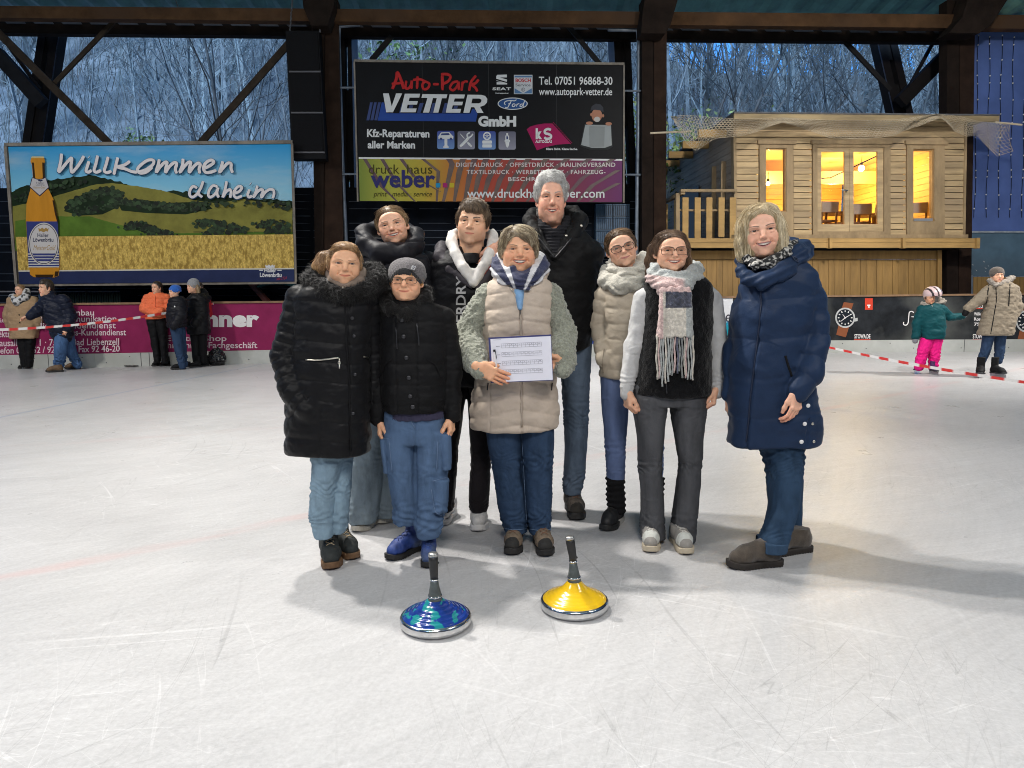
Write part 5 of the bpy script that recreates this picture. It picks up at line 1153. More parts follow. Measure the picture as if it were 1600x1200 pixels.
MB().bar(a + (0, 0, .02), b + (0, 0, .02), .12, .02).build('blade', mat('scraper_grey', (.10, .095, .09), .6, .3, var=.3), sc); MB().tube([ground(181, 571) + (0, 0, .03), ground(182, 571) + (0, 0, .13), ground(189, 571.5) + (0, 0, .13), ground(189, 571.5) + (0, 0, .03)], .012, 8).build('handle', MATS['scraper_grey'], sc)
def ice_stock(gx, gy, body_m, cone, label, lean, col_band, Rp):
 """ice stock: steel ring, domed body, cone and handle"""
 g = ground(gx, gy); t = empty('ice_stock', g); tag(t, label, 'ice stock', 'ice stocks on the ice')
 s_ = Rp
 chrome = mat('ring_steel', (.62, .62, .62), .17, 1.0, var=.18, vscale=30, bump=.35, bscale=60)
 MB().lathe(g, [(.118, .002), (.128, .004), (.1335, .010), (.135, .018), (.135, .032), (.1325, .039), (.128, .042), (.120, .042)], 96).build('ring', chrome, t, smooth=True)
 MB().lathe(g, [(.105, .001), (.118, .0015)], 64).build('sole', M_SOLE_X, t)
 prof = []
 for r in np.linspace(.1275, .022, 44):
  u = 1 - (r - .022) / (.1275 - .022)
  z = .040 + .016 * min(1, u * 9) ** .5 * .35 + .058 * u ** 1.22 + (.014 * max(0, u - .72) / .28 if cone else .004 * max(0, u - .8))
  z += .0011 * math.cos(r * 2 * math.pi / .0165) * (1 if not cone else .35)
  prof.append((r, z))
 MB().lathe(g, prof, 96).build('body', body_m, t, smooth=True)
 top = prof[-1][1]; d = nrm(np.array([lean[0], lean[1], 1.0]))
 p0 = g + (0, 0, top - .012); st = mat('shaft_grey', (.085, .10, .10), .4, .3, var=.35, vscale=30)
 prof2 = [(.026, 0), (.027, .012), (.022, .04), (.0165, .07), (.0145, .092)]
 MB().tube([p0 + d * z * 1.0 for _, z in prof2], [r for r, _ in prof2], 24).build('shaft', st, t, smooth=True)
 MB().tube([p0 + d * z for z in (.018, .0225, .027)], [.0262, .0272, .0258], 24).build('shaft_band', chrome, t, smooth=True)
 q = p0 + d * .088; d2 = nrm(d + np.array([lean[2], 0, 0])); ax = [q, q + d * .02, q + d * .02 + d2 * .025, q + d * .02 + d2 * .055, q + d * .02 + d2 * .075]
 MB().tube(ax, [.0140, .0155, .0168, .0178, .0176], 24).build('grip', mat('grip_black', (.012, .012, .013), .45, var=.2, bump=.2, bscale=300), t, smooth=True)
 e = ax[-1]; MB().tube([e - d2 * .004, e + d2 * .006, e + d2 * .009], [.0184, .0186, .0155], 24).build('grip_cap', mat('cap_steel', (.45, .45, .44), .3, .9, var=.3, vscale=60), t, smooth=True)
 MB().tube([q - d * .004, q + d * .002], [.0156, .0156], 24).build('collar', chrome, t, smooth=True)
 MB().ball(q + d * .045 + np.array([.017, 0, .02 if not cone else -.03]), .0045, 8, 6).build('screw', M_SOLE_X, t)
 return t
M_SOLE_X = mat('stock_sole', (.02, .02, .02), .6, var=0)
blue_b = mat('stock_blue', (.010, .035, .21), .16, var=.3, vscale=18, var2=(.012, .20, .22), coat=.5)
nt = blue_b.node_tree
for nn in nt.nodes:
 if nn.type == 'MAP_RANGE' and abs(nn.inputs['From Min'].default_value - .45) < 1e-4: nn.inputs['From Min'].default_value = .55; nn.inputs['From Max'].default_value = .565
 if nn.type == 'TEX_NOISE' and abs(nn.inputs['Scale'].default_value - 18 * .37) < 1e-3: nn.inputs['Scale'].default_value = 22
ice_stock(681, 976, blue_b, False, 'blue and turquoise ice stock with a black upright handle', (-.02, -.02, .0), None, 1)
ice_stock(897.5, 950, mat('stock_yellow', (.74, .46, .012), .2, var=.05, coat=.5), True, 'bright yellow ice stock with a bent black handle', (-.06, .0, -.10), None, 1)
# ------------------------------------------------------------------ wooded hillside beyond the hall
def hz_at(X, Y):
 s_ = np.interp(X, [-60, -20, 0, 20, 60], [.80, .74, .56, .44, .42])
 return -.4 + np.maximum(Y - 21, 0) * s_ + 1.3 * vnoise(np.stack([X * .07, Y * .07, 0 * X], -1), 1, 3) * np.clip((Y - 21) / 10, 0, 1)
gx_, gy_ = np.meshgrid(np.linspace(-75, 85, 81), np.linspace(16.2, 84, 60), indexing='ij')
V = np.stack([gx_, gy_, hz_at(gx_, gy_)], -1).reshape(-1, 3); I = np.arange(81 * 60).reshape(81, 60)
Q = np.stack([I[:-1, :-1], I[1:, :-1], I[1:, 1:], I[:-1, 1:]], -1).reshape(-1, 4)
tag(mesh_obj('hillside', V, Q, mat('leaf_litter', (.22, .215, .215), .95, var=.45, vscale=.8, var2=(.14, .155, .165), detail=10, bump=1.5, bscale=3), base=(0, 30, 0), smooth=True), kind='structure', label='wooded hillside behind the hall', cat='hillside')  # litter paled to stand in for haze over the hill
tag(MB().add([(-75, -90, -.05), (85, -90, -.05), (85, 16.3, -.05), (-75, 16.3, -.05)], [(0, 1, 2, 3)]).build('ground', mat('ground_asphalt', (.06, .06, .062), .9), base=(0, 0, -.05)), kind='structure', label='asphalt ground around the rink', cat='ground')
def skeleton(rng, H, spread=.5, lean=0.0, levels=3, nb=9, up=.55, r0=None):
 """tapering trunk and limbs as a list of (points, radii, level)"""
 out = []
 def grow(p, d, L, r, lv):
  n = 7 if lv == 0 else 5; P = [p]; R = [r]
  for i in range(n):
   w = .05 if lv == 0 else .18
   d = nrm(d + rng.randn(3) * w + np.array([0, 0, .05 if lv else .02])); p = p + d * L / n; P.append(p); R.append(r * (1 - .86 * (i + 1) / n))
  out.append((np.array(P), np.array(R), lv))
  if lv >= levels: return
  k = nb if lv == 0 else rng.randint(3, 6)
  for j in range(k):
   t = rng.uniform(.25 if lv == 0 else .2, .98); q = t * n; i = min(int(q), n - 1); b = P[i] + (P[i + 1] - P[i]) * (q - i); rb = np.interp(q, range(n + 1), R)
   ax = nrm(P[i + 1] - P[i]); side = nrm(np.cross(ax, rng.randn(3))); a = rng.uniform(.5, 1.0) * (spread + .5)
   dd = nrm(ax * math.cos(a) + side * math.sin(a) + np.array([0, 0, up * .4]))
   grow(b, dd, L * rng.uniform(.28, .5) * (1.15 - .5 * t), max(rb * .62, .004), lv + 1)
 grow(np.zeros(3), nrm(np.array([lean, 0, 1.0])), H, r0 or H * .012, 0)
 return out
def tubes(sk, k=4, levels=None, rmin=.0):
 Vs, Fs, n = [], [], 0
 for P, R, lv in sk:
  if levels is not None and lv not in levels: continue
  m_ = len(P); T = np.gradient(P, axis=0); T /= np.linalg.norm(T, axis=1, keepdims=True) + 1e-9
  A = np.cross(T, [.31, .83, .46]); A /= np.linalg.norm(A, axis=1, keepdims=True) + 1e-9; B_ = np.cross(T, A); R = np.maximum(R, rmin)
  W = np.stack([P + R[:, None] * (math.cos(a) * A + math.sin(a) * B_) for a in np.arange(k) * 2 * math.pi / k], 1); idx = np.arange(m_ * k).reshape(m_, k) + n
  for j in range(k): Fs.append(np.stack([idx[:-1, j], idx[:-1, (j + 1) % k], idx[1:, (j + 1) % k], idx[1:, j]], -1))
  Vs.append(W.reshape(-1, 3)); n += m_ * k
 return np.concatenate(Vs), np.concatenate(Fs)
rng = np.random.RandomState(11)
barks = [mat('bark_grey', (.22, .215, .21), .9, var=.4, vscale=3), mat('bark_dark', (.095, .09, .085), .9, var=.4, vscale=3), mat('bark_pale', (.30, .30, .285), .85, var=.4, vscale=4)]
lib = [tubes(skeleton(np.random.RandomState(40 + i), 9, .5 + .1 * (i % 3), 0, 3, 13, .5), 3, None, .012) for i in range(7)]
for kind_, (n_t, bm) in enumerate(((150, barks[0]), (110, barks[2]), (55, barks[1]))):
 parts = []
 for i in range(n_t):
  Y = rng.uniform(31, 74); X = rng.uniform(-.80, .80) * Y * 1.05 + 1
  V, Q = lib[rng.randint(0, 7)]; a = rng.uniform(0, 6.28); s_ = rng.uniform(.7, 1.25) * (.75 + Y / 90)
  c, n_ = math.cos(a), math.sin(a); W = np.stack([V[:, 0] * c - V[:, 1] * n_, V[:, 0] * n_ + V[:, 1] * c, V[:, 2]], -1) * s_ + (X, Y, float(hz_at(np.array(X), np.array(Y))) - .2)
  parts.append((W, Q))
 V, Q, _ = joinm(parts); o = mesh_obj('forest', V, Q, bm, base=(0, 50, 15)); tag(o, ['far bare grey wood covering the hillside', 'far pale stemmed wood covering the hillside', 'far dark stemmed wood covering the hillside'][kind_], 'wood', kind='stuff')
n = 16000; Y = rng.uniform(24, 72, n); X = rng.uniform(-.85, .85, n) * Y + 1; Z = hz_at(X, Y); hgt = rng.uniform(.6, 3.0, n) * (.6 + Y / 70); tl = rng.randn(n, 2) * .28
b0 = np.stack([X, Y, Z - .1], 1); b1 = b0 + np.stack([tl[:, 0] * hgt, tl[:, 1] * hgt, hgt], 1); mid = (b0 + b1) / 2 + rng.randn(n, 3) * .08 * hgt[:, None]; rr_ = .010 + .00028 * Y
path = np.stack([b0, mid, b1], 1); W = np.stack([path + np.array([math.cos(a), math.sin(a), 0]) * (rr_[:, None] * np.array([1, .7, .15]))[:, :, None] for a in (0, 2.09, 4.19)], 2)
idx = np.arange(n * 9).reshape(n, 3, 3); Q = np.concatenate([np.stack([idx[:, :-1, a], idx[:, :-1, (a + 1) % 3], idx[:, 1:, (a + 1) % 3], idx[:, 1:, a]], -1).reshape(-1, 4) for a in range(3)])
cb_ = np.array([(.20, .20, .19), (.30, .30, .28), (.10, .095, .09), (.17, .14, .12)])[rng.randint(0, 4, n)]
tag(mesh_obj('undergrowth', W.reshape(-1, 3), Q, mat('twigs', (1, 1, 1), .9, var=.1, attr='Col'), base=(0, 45, 12), cols=np.repeat(cb_, 9, 0)), 'bare scrub and saplings all over the hillside', 'scrub', kind='stuff')
near = [(326, 226, 21.5, 9.5, -.10, 2, 'slim pale bare tree leaning left, behind the landscape hoarding'), (352, 226, 20.5, 10, -.06, 1, 'dark forked bare tree between the pale stems behind the landscape hoarding'), (372, 226, 22.5, 9, .0, 2, 'straight pale bare stem left of the speaker'), (392, 226, 21.5, 9, .05, 0, 'grey bare tree half behind the brace left of the speaker'), (300, 226, 24, 8, -.45, 2, 'bare tree with long pale boughs arching left over the landscape hoarding'), (120, 226, 25, 7, .1, 0, 'bare tree beside the left leaning column'), (215, 226, 26, 7, -.1, 2, 'thin bare tree above the middle of the landscape hoarding'), (440, 226, 21, 9, -.1, 0, 'bare tree close to the left of the speaker'),
  (622, 96, 23, 11, .0, 0, 'bare tree above the left part of the car hoarding'), (645, 96, 22, 11, .0, 2, 'pale bare stem above the red lettering of the car hoarding'), (690, 96, 24, 11, .12, 1, 'thin dark bare tree above the middle of the car hoarding'), (860, 96, 25, 11, .1, 0, 'bare tree above the right part of the car hoarding'),
  (1075, 280, 21, 8, .25, 1, 'dark bare tree leaning right behind the deck railing'), (1150, 180, 22, 10, .35, 1, 'large dark bare tree with a curving trunk behind the cabin roof'), (1255, 180, 24, 8.5, .25, 1, 'bare tree with a long low bough over the middle of the cabin roof'), (1330, 180, 23, 8, -.2, 1, 'bare tree left of the leaning column above the cabin'), (1372, 180, 25, 8, -.3, 1, 'bare tree close to the leaning column above the cabin'), (1450, 180, 24, 8, .1, 1, 'bare tree between the leaning column and the right post'), (1290, 180, 27, 9, .1, 0, 'grey bare tree behind the boughs over the cabin')]
for i, (x, y, Y, H, lean, bk, lab) in enumerate(near):
 g = at(x, y, Y); z0 = float(hz_at(np.array(g[0]), np.array(Y))); rise = g[2] - z0; b = np.array([g[0] - lean * rise, Y, z0 - .15])
 sk = skeleton(np.random.RandomState(70 + i), H + max(rise, 0) * .6, .45, lean, 4, 12, .45, r0=.062 if bk != 1 else .078)
 t = empty('bare_tree', b); tag(t, lab, 'tree', 'bare trees behind the hall')
 V, Q = tubes(sk, 6, (0,)); mesh_obj('trunk', V + b, Q, barks[bk], t, smooth=True)
 V, Q = tubes(sk, 3, (1, 2, 3, 4), .0065); mesh_obj('crown', V + b, Q, barks[bk], t)
def bush(cx, cy, Y, rx, rz, n, lab, cols, size=.07):
 c = at(cx, cy, Y); r_ = np.random.RandomState(int(cx)); P = r_.randn(n, 3) * np.array([rx, rx, rz]) * .55 + c
 A = r_.randn(n, 3); A /= np.linalg.norm(A, axis=1, keepdims=True); B_ = np.cross(A, r_.randn(n, 3)); B_ /= np.linalg.norm(B_, axis=1, keepdims=True)
 s_ = size * (.5 + r_.rand(n, 1)); V = np.stack([P - A * s_, P + B_ * s_ * .5, P + A * s_, P - B_ * s_ * .5], 1).reshape(-1, 3)
 C = np.array(cols)[r_.randint(0, len(cols), n)] * (.6 + .8 * r_.rand(n, 1)); t = empty('bush', (c[0], c[1], hz_at(np.array(c[0]), np.array(c[1])))); tag(t, lab, 'bush', 'leafy bushes behind the hall')
 mesh_obj('foliage', V, np.arange(n * 4).reshape(n, 4), mat('leaves', (1, 1, 1), .7, var=.1, attr='Col'), t, cols=np.repeat(C, 4, 0))
 sk = skeleton(r_, rz * 1.6, .6, 0, 2, 8, .4, r0=.03); V, Q = tubes(sk, 3, None, .006); mesh_obj('stems', V + c - (0, 0, rz), Q, barks[1], t)
yg = [(.16, .22, .05), (.10, .16, .05), (.22, .25, .08)]
bush(1062, 262, 20.5, 1.1, 1.1, 900, 'yellow green leafy bush left of the cabin roof edge', yg); bush(1100, 225, 22.5, 1.0, .8, 450, 'thin yellowing bush behind the left end of the fishing net', yg)
bush(630, 92, 21, 1.2, .5, 260, 'thin yellow leaves above the left part of the car hoarding', yg); bush(548, 250, 19.5, .35, 1.2, 320, 'leafy bush glimpsed left of the car hoarding', yg); bush(988, 225, 20, .4, 1.0, 320, 'leafy bush glimpsed right of the car hoarding', yg); bush(218, 218, 24, .5, .25, 120, 'small green tuft above the landscape hoarding', yg)
# dark conifers far up on the left
for i, (x, y, Y, H) in enumerate(((250, 190, 52, 12), (275, 170, 56, 13), (345, 150, 60, 13), (400, 160, 50, 11), (60, 150, 58, 12), (480, 120, 58, 12))):
 g = at(x, y, Y); z0 = float(hz_at(np.array(g[0]), np.array(Y))); b = np.array([g[0], Y, z0]); r_ = np.random.RandomState(300 + i); n = 2600
 h_ = r_.rand(n) ** .8; a = r_.rand(n) * 6.28; rr_ = (1 - h_) * H * .17 * (.35 + .75 * r_.rand(n)); P = np.stack([rr_ * np.cos(a), rr_ * np.sin(a), h_ * H - rr_ * .35], -1) + b
 A = np.stack([np.cos(a), np.sin(a), -.5 + 0 * a], -1) * .42; B_ = np.stack([-np.sin(a), np.cos(a), 0 * a], -1) * .16
 V = np.stack([P - A, P + B_, P + A, P - B_], 1).reshape(-1, 3); C = np.array((.022, .040, .030)) * (.5 + r_.rand(n, 1))
 t = empty('conifer', b); tag(t, 'dark conifer among the bare wood on the hillside', 'tree', 'conifers on the hillside')
 mesh_obj('crown', V, np.arange(n * 4).reshape(n, 4), mat('leaves', (1, 1, 1), .7, var=.1, attr='Col'), t, cols=np.repeat(C, 4, 0)); MB().tube([b, b + (0, 0, H * .95)], [.16, .02], 6).build('trunk', barks[1], t)
# ------------------------------------------------------------------ heads (local space: x right, -y forward, z up; eyes at z=.006, chin at z=-.115)
def skin_mat():
 return mat('skin', (0.6, 0.4, 0.3), rough=0.48, var=0.06, vscale=60, bump=0.25, bscale=300, attr='Col', sss=0.12, spec=0.4)
def eye_mat():
 return mat('eyeball', (1, 1, 1), rough=0.12, var=0, attr='Col', spec=0.5)
HEADH = 0.0021
def build_head(sp):
 """returns dict with field, V, F, C in local head space"""
 male = sp.get('male', False); jaw = sp.get('jaw', 1.0); smile = sp.get('smile', 0.3); op = sp.get('open', 0.0)
 fat = sp.get('fat', 0.0); nose = sp.get('nose', 1.0)
 h = sp.get('h', HEADH)
 F = Field((-.10, -.135, -.215), (.10, .125, .135), h)
 F.ell((0, .014, .034), (.0735, .094, .086), 0)
 F.ell((0, -.026, -.012), (.066, .066, .082), .03)                        # face mass
 F.ell((0, -.027, -.056), (.0535 * jaw + .007 * fat, .056, .060), .03)    # jaw
 for s in (-1, 1):
  F.ell((s * .042 * jaw, -.004, -.064), (.0185, .034, .030), .03); F.ell((s * .0275 * jaw, -.046, -.066), (.0175 + .006 * fat, .021, .024), .028)             # jaw angle
  F.ell((s * .037, -.0585, -.024 + .004 * smile), (.0235, .020, .019), .022)                          # cheekbone
  F.ell((s * (.0335 + .003 * fat), -.061, -.045 + .004 * smile), (.018 + .006 * fat, .016 + .005 * smile, .018), .02)         # cheek
 F.ell((0, -.0735, -.1), (.0185 if not male else .021, .0165, .0165), .022)                              # chin
 F.ell((0, -.073, .044), (.046, .017, .032), .03)                                                       # forehead
 br = .0075 if not male else .0095
 for s in (-1, 1):
  F.chain([(s * .010, -.0845, .0165), (s * .030, -.084, .0215), (s * .050, -.069, .0165)], [br, br, br * .8], .014)
  F.ell((s * .0325, -.0905, .0045), (.0155, .0125, .0095), .012, '-')                               # socket
 # nose
 F.chain([(0, -.0845, .014), (0, -.0945, -.008), (0, -.106 - .002 * (nose - 1), -.0262)], [.0070, .0082 * nose, .0105 * nose], .012)
 for s in (-1, 1):
  F.ell((s * .0118 * nose, -.0965, -.0315), (.0078 * nose, .0095, .0072), .007)
  F.ell((s * .0062, -.1025, -.0378), (.0032, .0042, .0022), .0025, '-')
 # lips
 mw = .0240 + .0062 * smile
 zc = lambda x: -.0605 + .0085 * smile * (x / mw) ** 2 - .0012 * (1 - (x / mw) ** 2)
 yc = lambda x: -.0905 + .020 * (x / .028) ** 2 * (.62 + .2 * smile)
 xs = np.linspace(-1, 1, 9)
 F.ell((0, -.077, -.058), (.030, .0145, .026), .02)                                                     # muzzle
 up = .0030 * sp.get('lips', 1.0); lo = .0040 * sp.get('lips', 1.0)
 F.chain([(x * mw, yc(x * mw) + .0005, zc(x * mw) + .0025 + op * .5 * (1 - x * x)) for x in xs], [up * (1 - .75 * x * x) + .0008 for x in xs], .006)
 F.chain([(x * mw * .94, yc(x * mw * .94) + .0005, zc(x * mw) - .0035 - op * .5 * (1 - x * x)) for x in xs], [lo * (1 - .75 * x * x) + .0008 for x in xs], .006)
 hh = lambda X: np.maximum(0.0011 + op * .5 * (1 - (X / mw) ** 2), -.002)
 def slit(X, Y, Z):
  d = np.abs(Z - zc(X)) - hh(X)
  d = np.maximum(d, np.abs(X) - mw)
  yy = yc(X)
  return np.maximum(d, np.abs(Y - yy) - (.011 if op > 0 else .0045)) + 0 * X
 F.func((-.04, -.12, -.085), (.04, -.05, -.03), slit, .002, '-')
 if smile > .15:     # smile creases
  for s in (-1, 1):
   F.chain([(s * .0165, -.0965, -.032), (s * .0285, -.0885, -.045), (s * (mw + .009), -.079, -.058)], [.0006, .0008 * smile + .0004, .0003], .013, '-')
   pass
 # eyes
 ey = .92 * sp.get('eye', 1.0) * (1 - .2 * smile)
 for s in (-1, 1):
  F.ell((s * .0318, -.0735, .0058), .0142, .005)
  F.ell((s * .0318, -.0905, .0056), (.0136, .0125, .0050 * ey), .0012, '-')
  F.chain([(s * .021, -.0865, -.0055), (s * .033, -.0870, -.0082), (s * .043, -.0825, -.0060)], [.0016, .0024, .0016], .005)  # lower lid bag
  # ears
  R = np.array(Matrix.Rotation(s * .45, 3, 'Z'))
  F.ell((s * .0755, .008, -.004), (.0085, .0185, .031), .006, R=R)
  F.ell((s * .083, .0, .0), (.006, .0105, .018), .004, '-', R=R)
  F.ell((s * .073, -.004, -.029), (.0065, .010, .010), .005)
 # neck
 nr = .050 if not male else .058
 F.chain([(0, .016, -.06), (0, .022, -.12), (0, .032, -.215)], [nr, nr * .98, nr * 1.1], .02)
 if fat > 0: F.ell((0, -.030, -.108), (.044, .034, .018), .02)
 V, Q = F.mesh()
 x, y, z = V.T
 # --- colours of skin, lips, brows, lashes
 skin = np.array(sp.get('skin', (.56, .335, .235))) * (1.26, 1.17, 1.06)
 C = np.tile(skin, (len(V), 1))
 def blend(mask, col):
  nonlocal C
  C = C * (1 - mask[:, None]) + np.array(col) * mask[:, None]
 g = lambda cx, cy, cz, r: np.exp(-(((x - cx) ** 2 + (y - cy) ** 2 + (z - cz) ** 2) / r ** 2))
 red = np.array([skin[0] * 1.0, skin[1] * .72, skin[2] * .70])
 bl = sp.get('blush', .5)
 for s in (-1, 1): blend(bl * g(s * .040, -.068, -.030, .024), red)
 blend(bl * .9 * g(0, -.108, -.028, .013), red)
 for s in (-1, 1): blend(.35 * g(s * .078, .0, .0, .03), red)
 if sp.get('stubble', 0):
  m = np.clip(np.exp(-((np.maximum(np.abs(z + .082) - .022, 0) / .014) ** 2)), 0, 1) * (y < .0) * (1 - np.clip(g(0, -.09, -.06, .018), 0, 1) * .4)
  blend(m * sp['stubble'], skin * np.array([.62, .62, .66]))
 lipc = sp.get('lipc', (skin[0] * .78, skin[1] * .42, skin[2] * .44))
 t = np.clip(np.abs(x) / mw, 0, 1.2)
 zz = zc(x); upz = zz + (.0058 + op * .5) * np.sqrt(np.clip(1 - t ** 2, 0, 1)); loz = zz - (.0075 + op * .5) * np.sqrt(np.clip(1 - t ** 2, 0, 1))
 inl = np.clip((upz - z) / .0016, 0, 1) * np.clip((z - loz) / .0016, 0, 1) * (t < 1.02) * (y < -.06)
 blend(inl * .95, lipc)
 deep = ((np.abs(z - zz) < hh(x) + .0009) & (t < .98) & (y < -.04) & (y > yc(x) + (.0015 if op > 0 else -.004))).astype(float)
 if op <= 0: deep = np.clip((.0021 - np.abs(z - zz)) / .0014, 0, 1) * (t < 1.0) * (y < -.04)  # shade in the gap of closed lips painted as a dark line
 blend(deep * .85, (.10, .03, .025) if op > 0 else skin * (.36, .22, .22))
 bc = np.array(sp.get('browc', (.12, .07, .04))); bw = sp.get('brow', 1.0)
 for s in (-1, 1):
  u = (s * x - .011) / .040
  zb = .0205 + .0065 * np.sin(np.clip(u, 0, 1) * 2.3) + sp.get('browlift', 0)
  th = .0032 * bw * (1 - .55 * np.clip(u, 0, 1))
  m = np.clip((th + .0012 - np.abs(z - zb)) / .0016, 0, 1) * (u > 0) * (u < 1) * np.clip(u / .08, 0, 1) * np.clip((1 - u) / .2, 0, 1) * (y < -.05)
  blend(np.clip(m * 1.3, 0, 1) * .95, bc)
  e = np.sqrt(((s * x - .0318) / .0136) ** 2 + ((z - .0056) / (.0050 * ey)) ** 2)
  m = np.clip(1 - np.abs(e - 1.05) / .33, 0, 1) * (y < -.07) * np.where(z > .005, 1.0, .45)
  blend(m * sp.get('lash', .75), (.035, .022, .018))
  if sp.get('far'): blend((e < 1.15) * (y < -.06) * .75, (.06, .04, .03))
 V = V + vnormals(V, Q) * (fbm(V, 140, 3, 2) * .00025)[:, None]
 return dict(f=F, V=V, F=Q, C=C, mw=mw, zc=zc, yc=yc, op=op, ey=ey)
def eye_mesh(side, iris, gaze=(0, 0)):
 """a small sphere with iris and pupil as vertex colours"""
 n, m = 26, 20
 c = np.array([side * .0318, -.0735, .0058]); r = .0128
 d0 = nrm([gaze[0], -1, gaze[1]])
 a = nrm(np.cross(d0, (0, 0, 1))); b = np.cross(a, d0)
 V = [c + d0 * r]; C = [(.004, .004, .004)]
 angs = np.concatenate([np.linspace(.06, .515, 9), np.linspace(.56, 3.1, m - 9)])
 for t in angs:
  for j in range(n):
   p = 2 * math.pi * j / n
   V.append(c + r * (math.cos(t) * d0 + math.sin(t) * (math.cos(p) * a + math.sin(p) * b)))
   if t < .20: col = (.004, .004, .004)
   elif t < .52: col = np.array(iris) * (1.15 if t < .40 else .4)
   else: col = (.36, .33, .31)
   C.append(col)
 F = []
 for j in range(n): F.append((0, 1 + j, 1 + (j + 1) % n, 1 + (j + 1) % n))
 for i in range(len(angs) - 1):
  for j in range(n):
   F.append((1 + i * n + j, 1 + (i + 1) * n + j, 1 + (i + 1) * n + (j + 1) % n, 1 + i * n + (j + 1) % n))
 F = [f[:3] if f[2] == f[3] else f for f in F]
 return np.array(V), F, np.array(C)
def teeth_mesh(hd):
 mw, zc, yc, op = hd['mw'], hd['zc'], hd['yc'], hd['op']
 V, C, F = [], [], []; n = 40
 for i in range(n + 1):
  x = (i / n * 2 - 1) * mw * .93
  t = x / mw
  top = zc(x) + op * .62 * (1 - t * t) + .0015; bot = zc(x) - op * .22 * (1 - t * t)
  y = yc(x) - .0004 + .0006 * abs(math.sin(x / .0072 * math.pi))
  for k in range(3): V.append((x, y, top + (bot - top) * k / 2))
  g = .85 if abs(math.sin(x / .0072 * math.pi)) > .12 else .5
  C += [(g, g * .94, g * .82)] * 3
 for i in range(n):
  for k in range(2):
   a = i * 3 + k; F.append((a, a + 1, a + 4, a + 3))
 # thickness
 V = np.array(V); m = len(V); V2 = V + (0, .003, 0)
 F2 = [tuple(i + m for i in f[::-1]) for f in F]
 return np.concatenate([V, V2]), F + F2, np.array(C + C)
# ------------------------------------------------------------------ hair
def hairline_cut(F, c=(0, -.112, -.028), r=(.066, .078, .098), k=.012, R=None):
 F.ell(c, r, k, '-', R=R); F.cut = (np.array(c), np.array(r))
def strands(F, seeds, flow, steps, step, off, jit, rng, r0=.0011, grav=0.0, lift=0.0):
 """hairs traced over the hair surface along a flow field; returns verts, quads, per-hair ids"""
 P = seeds.astype(np.float32).copy(); n = len(P)
 N = F.grad(P); P = P - N * F.sample(P)[:, None]
 offs = off + rng.rand(n).astype(np.float32) * jit
 phase = rng.rand(n) * 10; fly = np.where(rng.rand(n) > .965, rng.rand(n) * .016, 0)
 path = [P + N * offs[:, None]]
 for k in range(steps):
  d = flow(P, k / steps, phase)
  N = F.grad(P)
  d = d - N * (d * N).sum(1, keepdims=True)
  d = d / (np.linalg.norm(d, axis=1, keepdims=True) + 1e-6)
  P = P + d * step
  N = F.grad(P); P = P - N * np.clip(F.sample(P), -.02, .02)[:, None]
  path.append(P + N * (offs + (lift + fly) * (k / steps) ** 2)[:, None])
 path = np.stack(path, 1)
 if getattr(F, 'cut', None) is not None:
  q = (((path - F.cut[0]) / (F.cut[1] * getattr(F, 'cutk', .93))) ** 2).sum(2).min(1); path = path[q > 1]; n = len(path)
 m = path.shape[1]
 T = np.gradient(path, axis=1); T /= np.linalg.norm(T, axis=2, keepdims=True) + 1e-9
 ref = np.array([.3, .8, .5]); A = np.cross(T, ref); A /= np.linalg.norm(A, axis=2, keepdims=True) + 1e-9
 B = np.cross(T, A)
 rr = r0 * np.clip(np.minimum(np.linspace(.7, 3, m), np.linspace(4.2, .25, m)), 0, 1)[None, :, None]
 V = np.stack([path + rr * (math.cos(a) * A + math.sin(a) * B) for a in (0, 2.094, 4.189)], 2)   # n,m,3,3
 idx = np.arange(n * m * 3).reshape(n, m, 3)
 Q = []
 for a in range(3):
  b = (a + 1) % 3
  Q.append(np.stack([idx[:, :-1, a], idx[:, :-1, b], idx[:, 1:, b], idx[:, 1:, a]], -1).reshape(-1, 4))
 return V.reshape(-1, 3), np.concatenate(Q), np.repeat(np.arange(n), m * 3)
def hair_mat(name='hair', rough=.42):
 return mat(name, (1, 1, 1), rough=rough, var=0.18, vscale=120, stretch=(1, 1, .25), attr='Col', spec=.5, bump=.6, bscale=220)
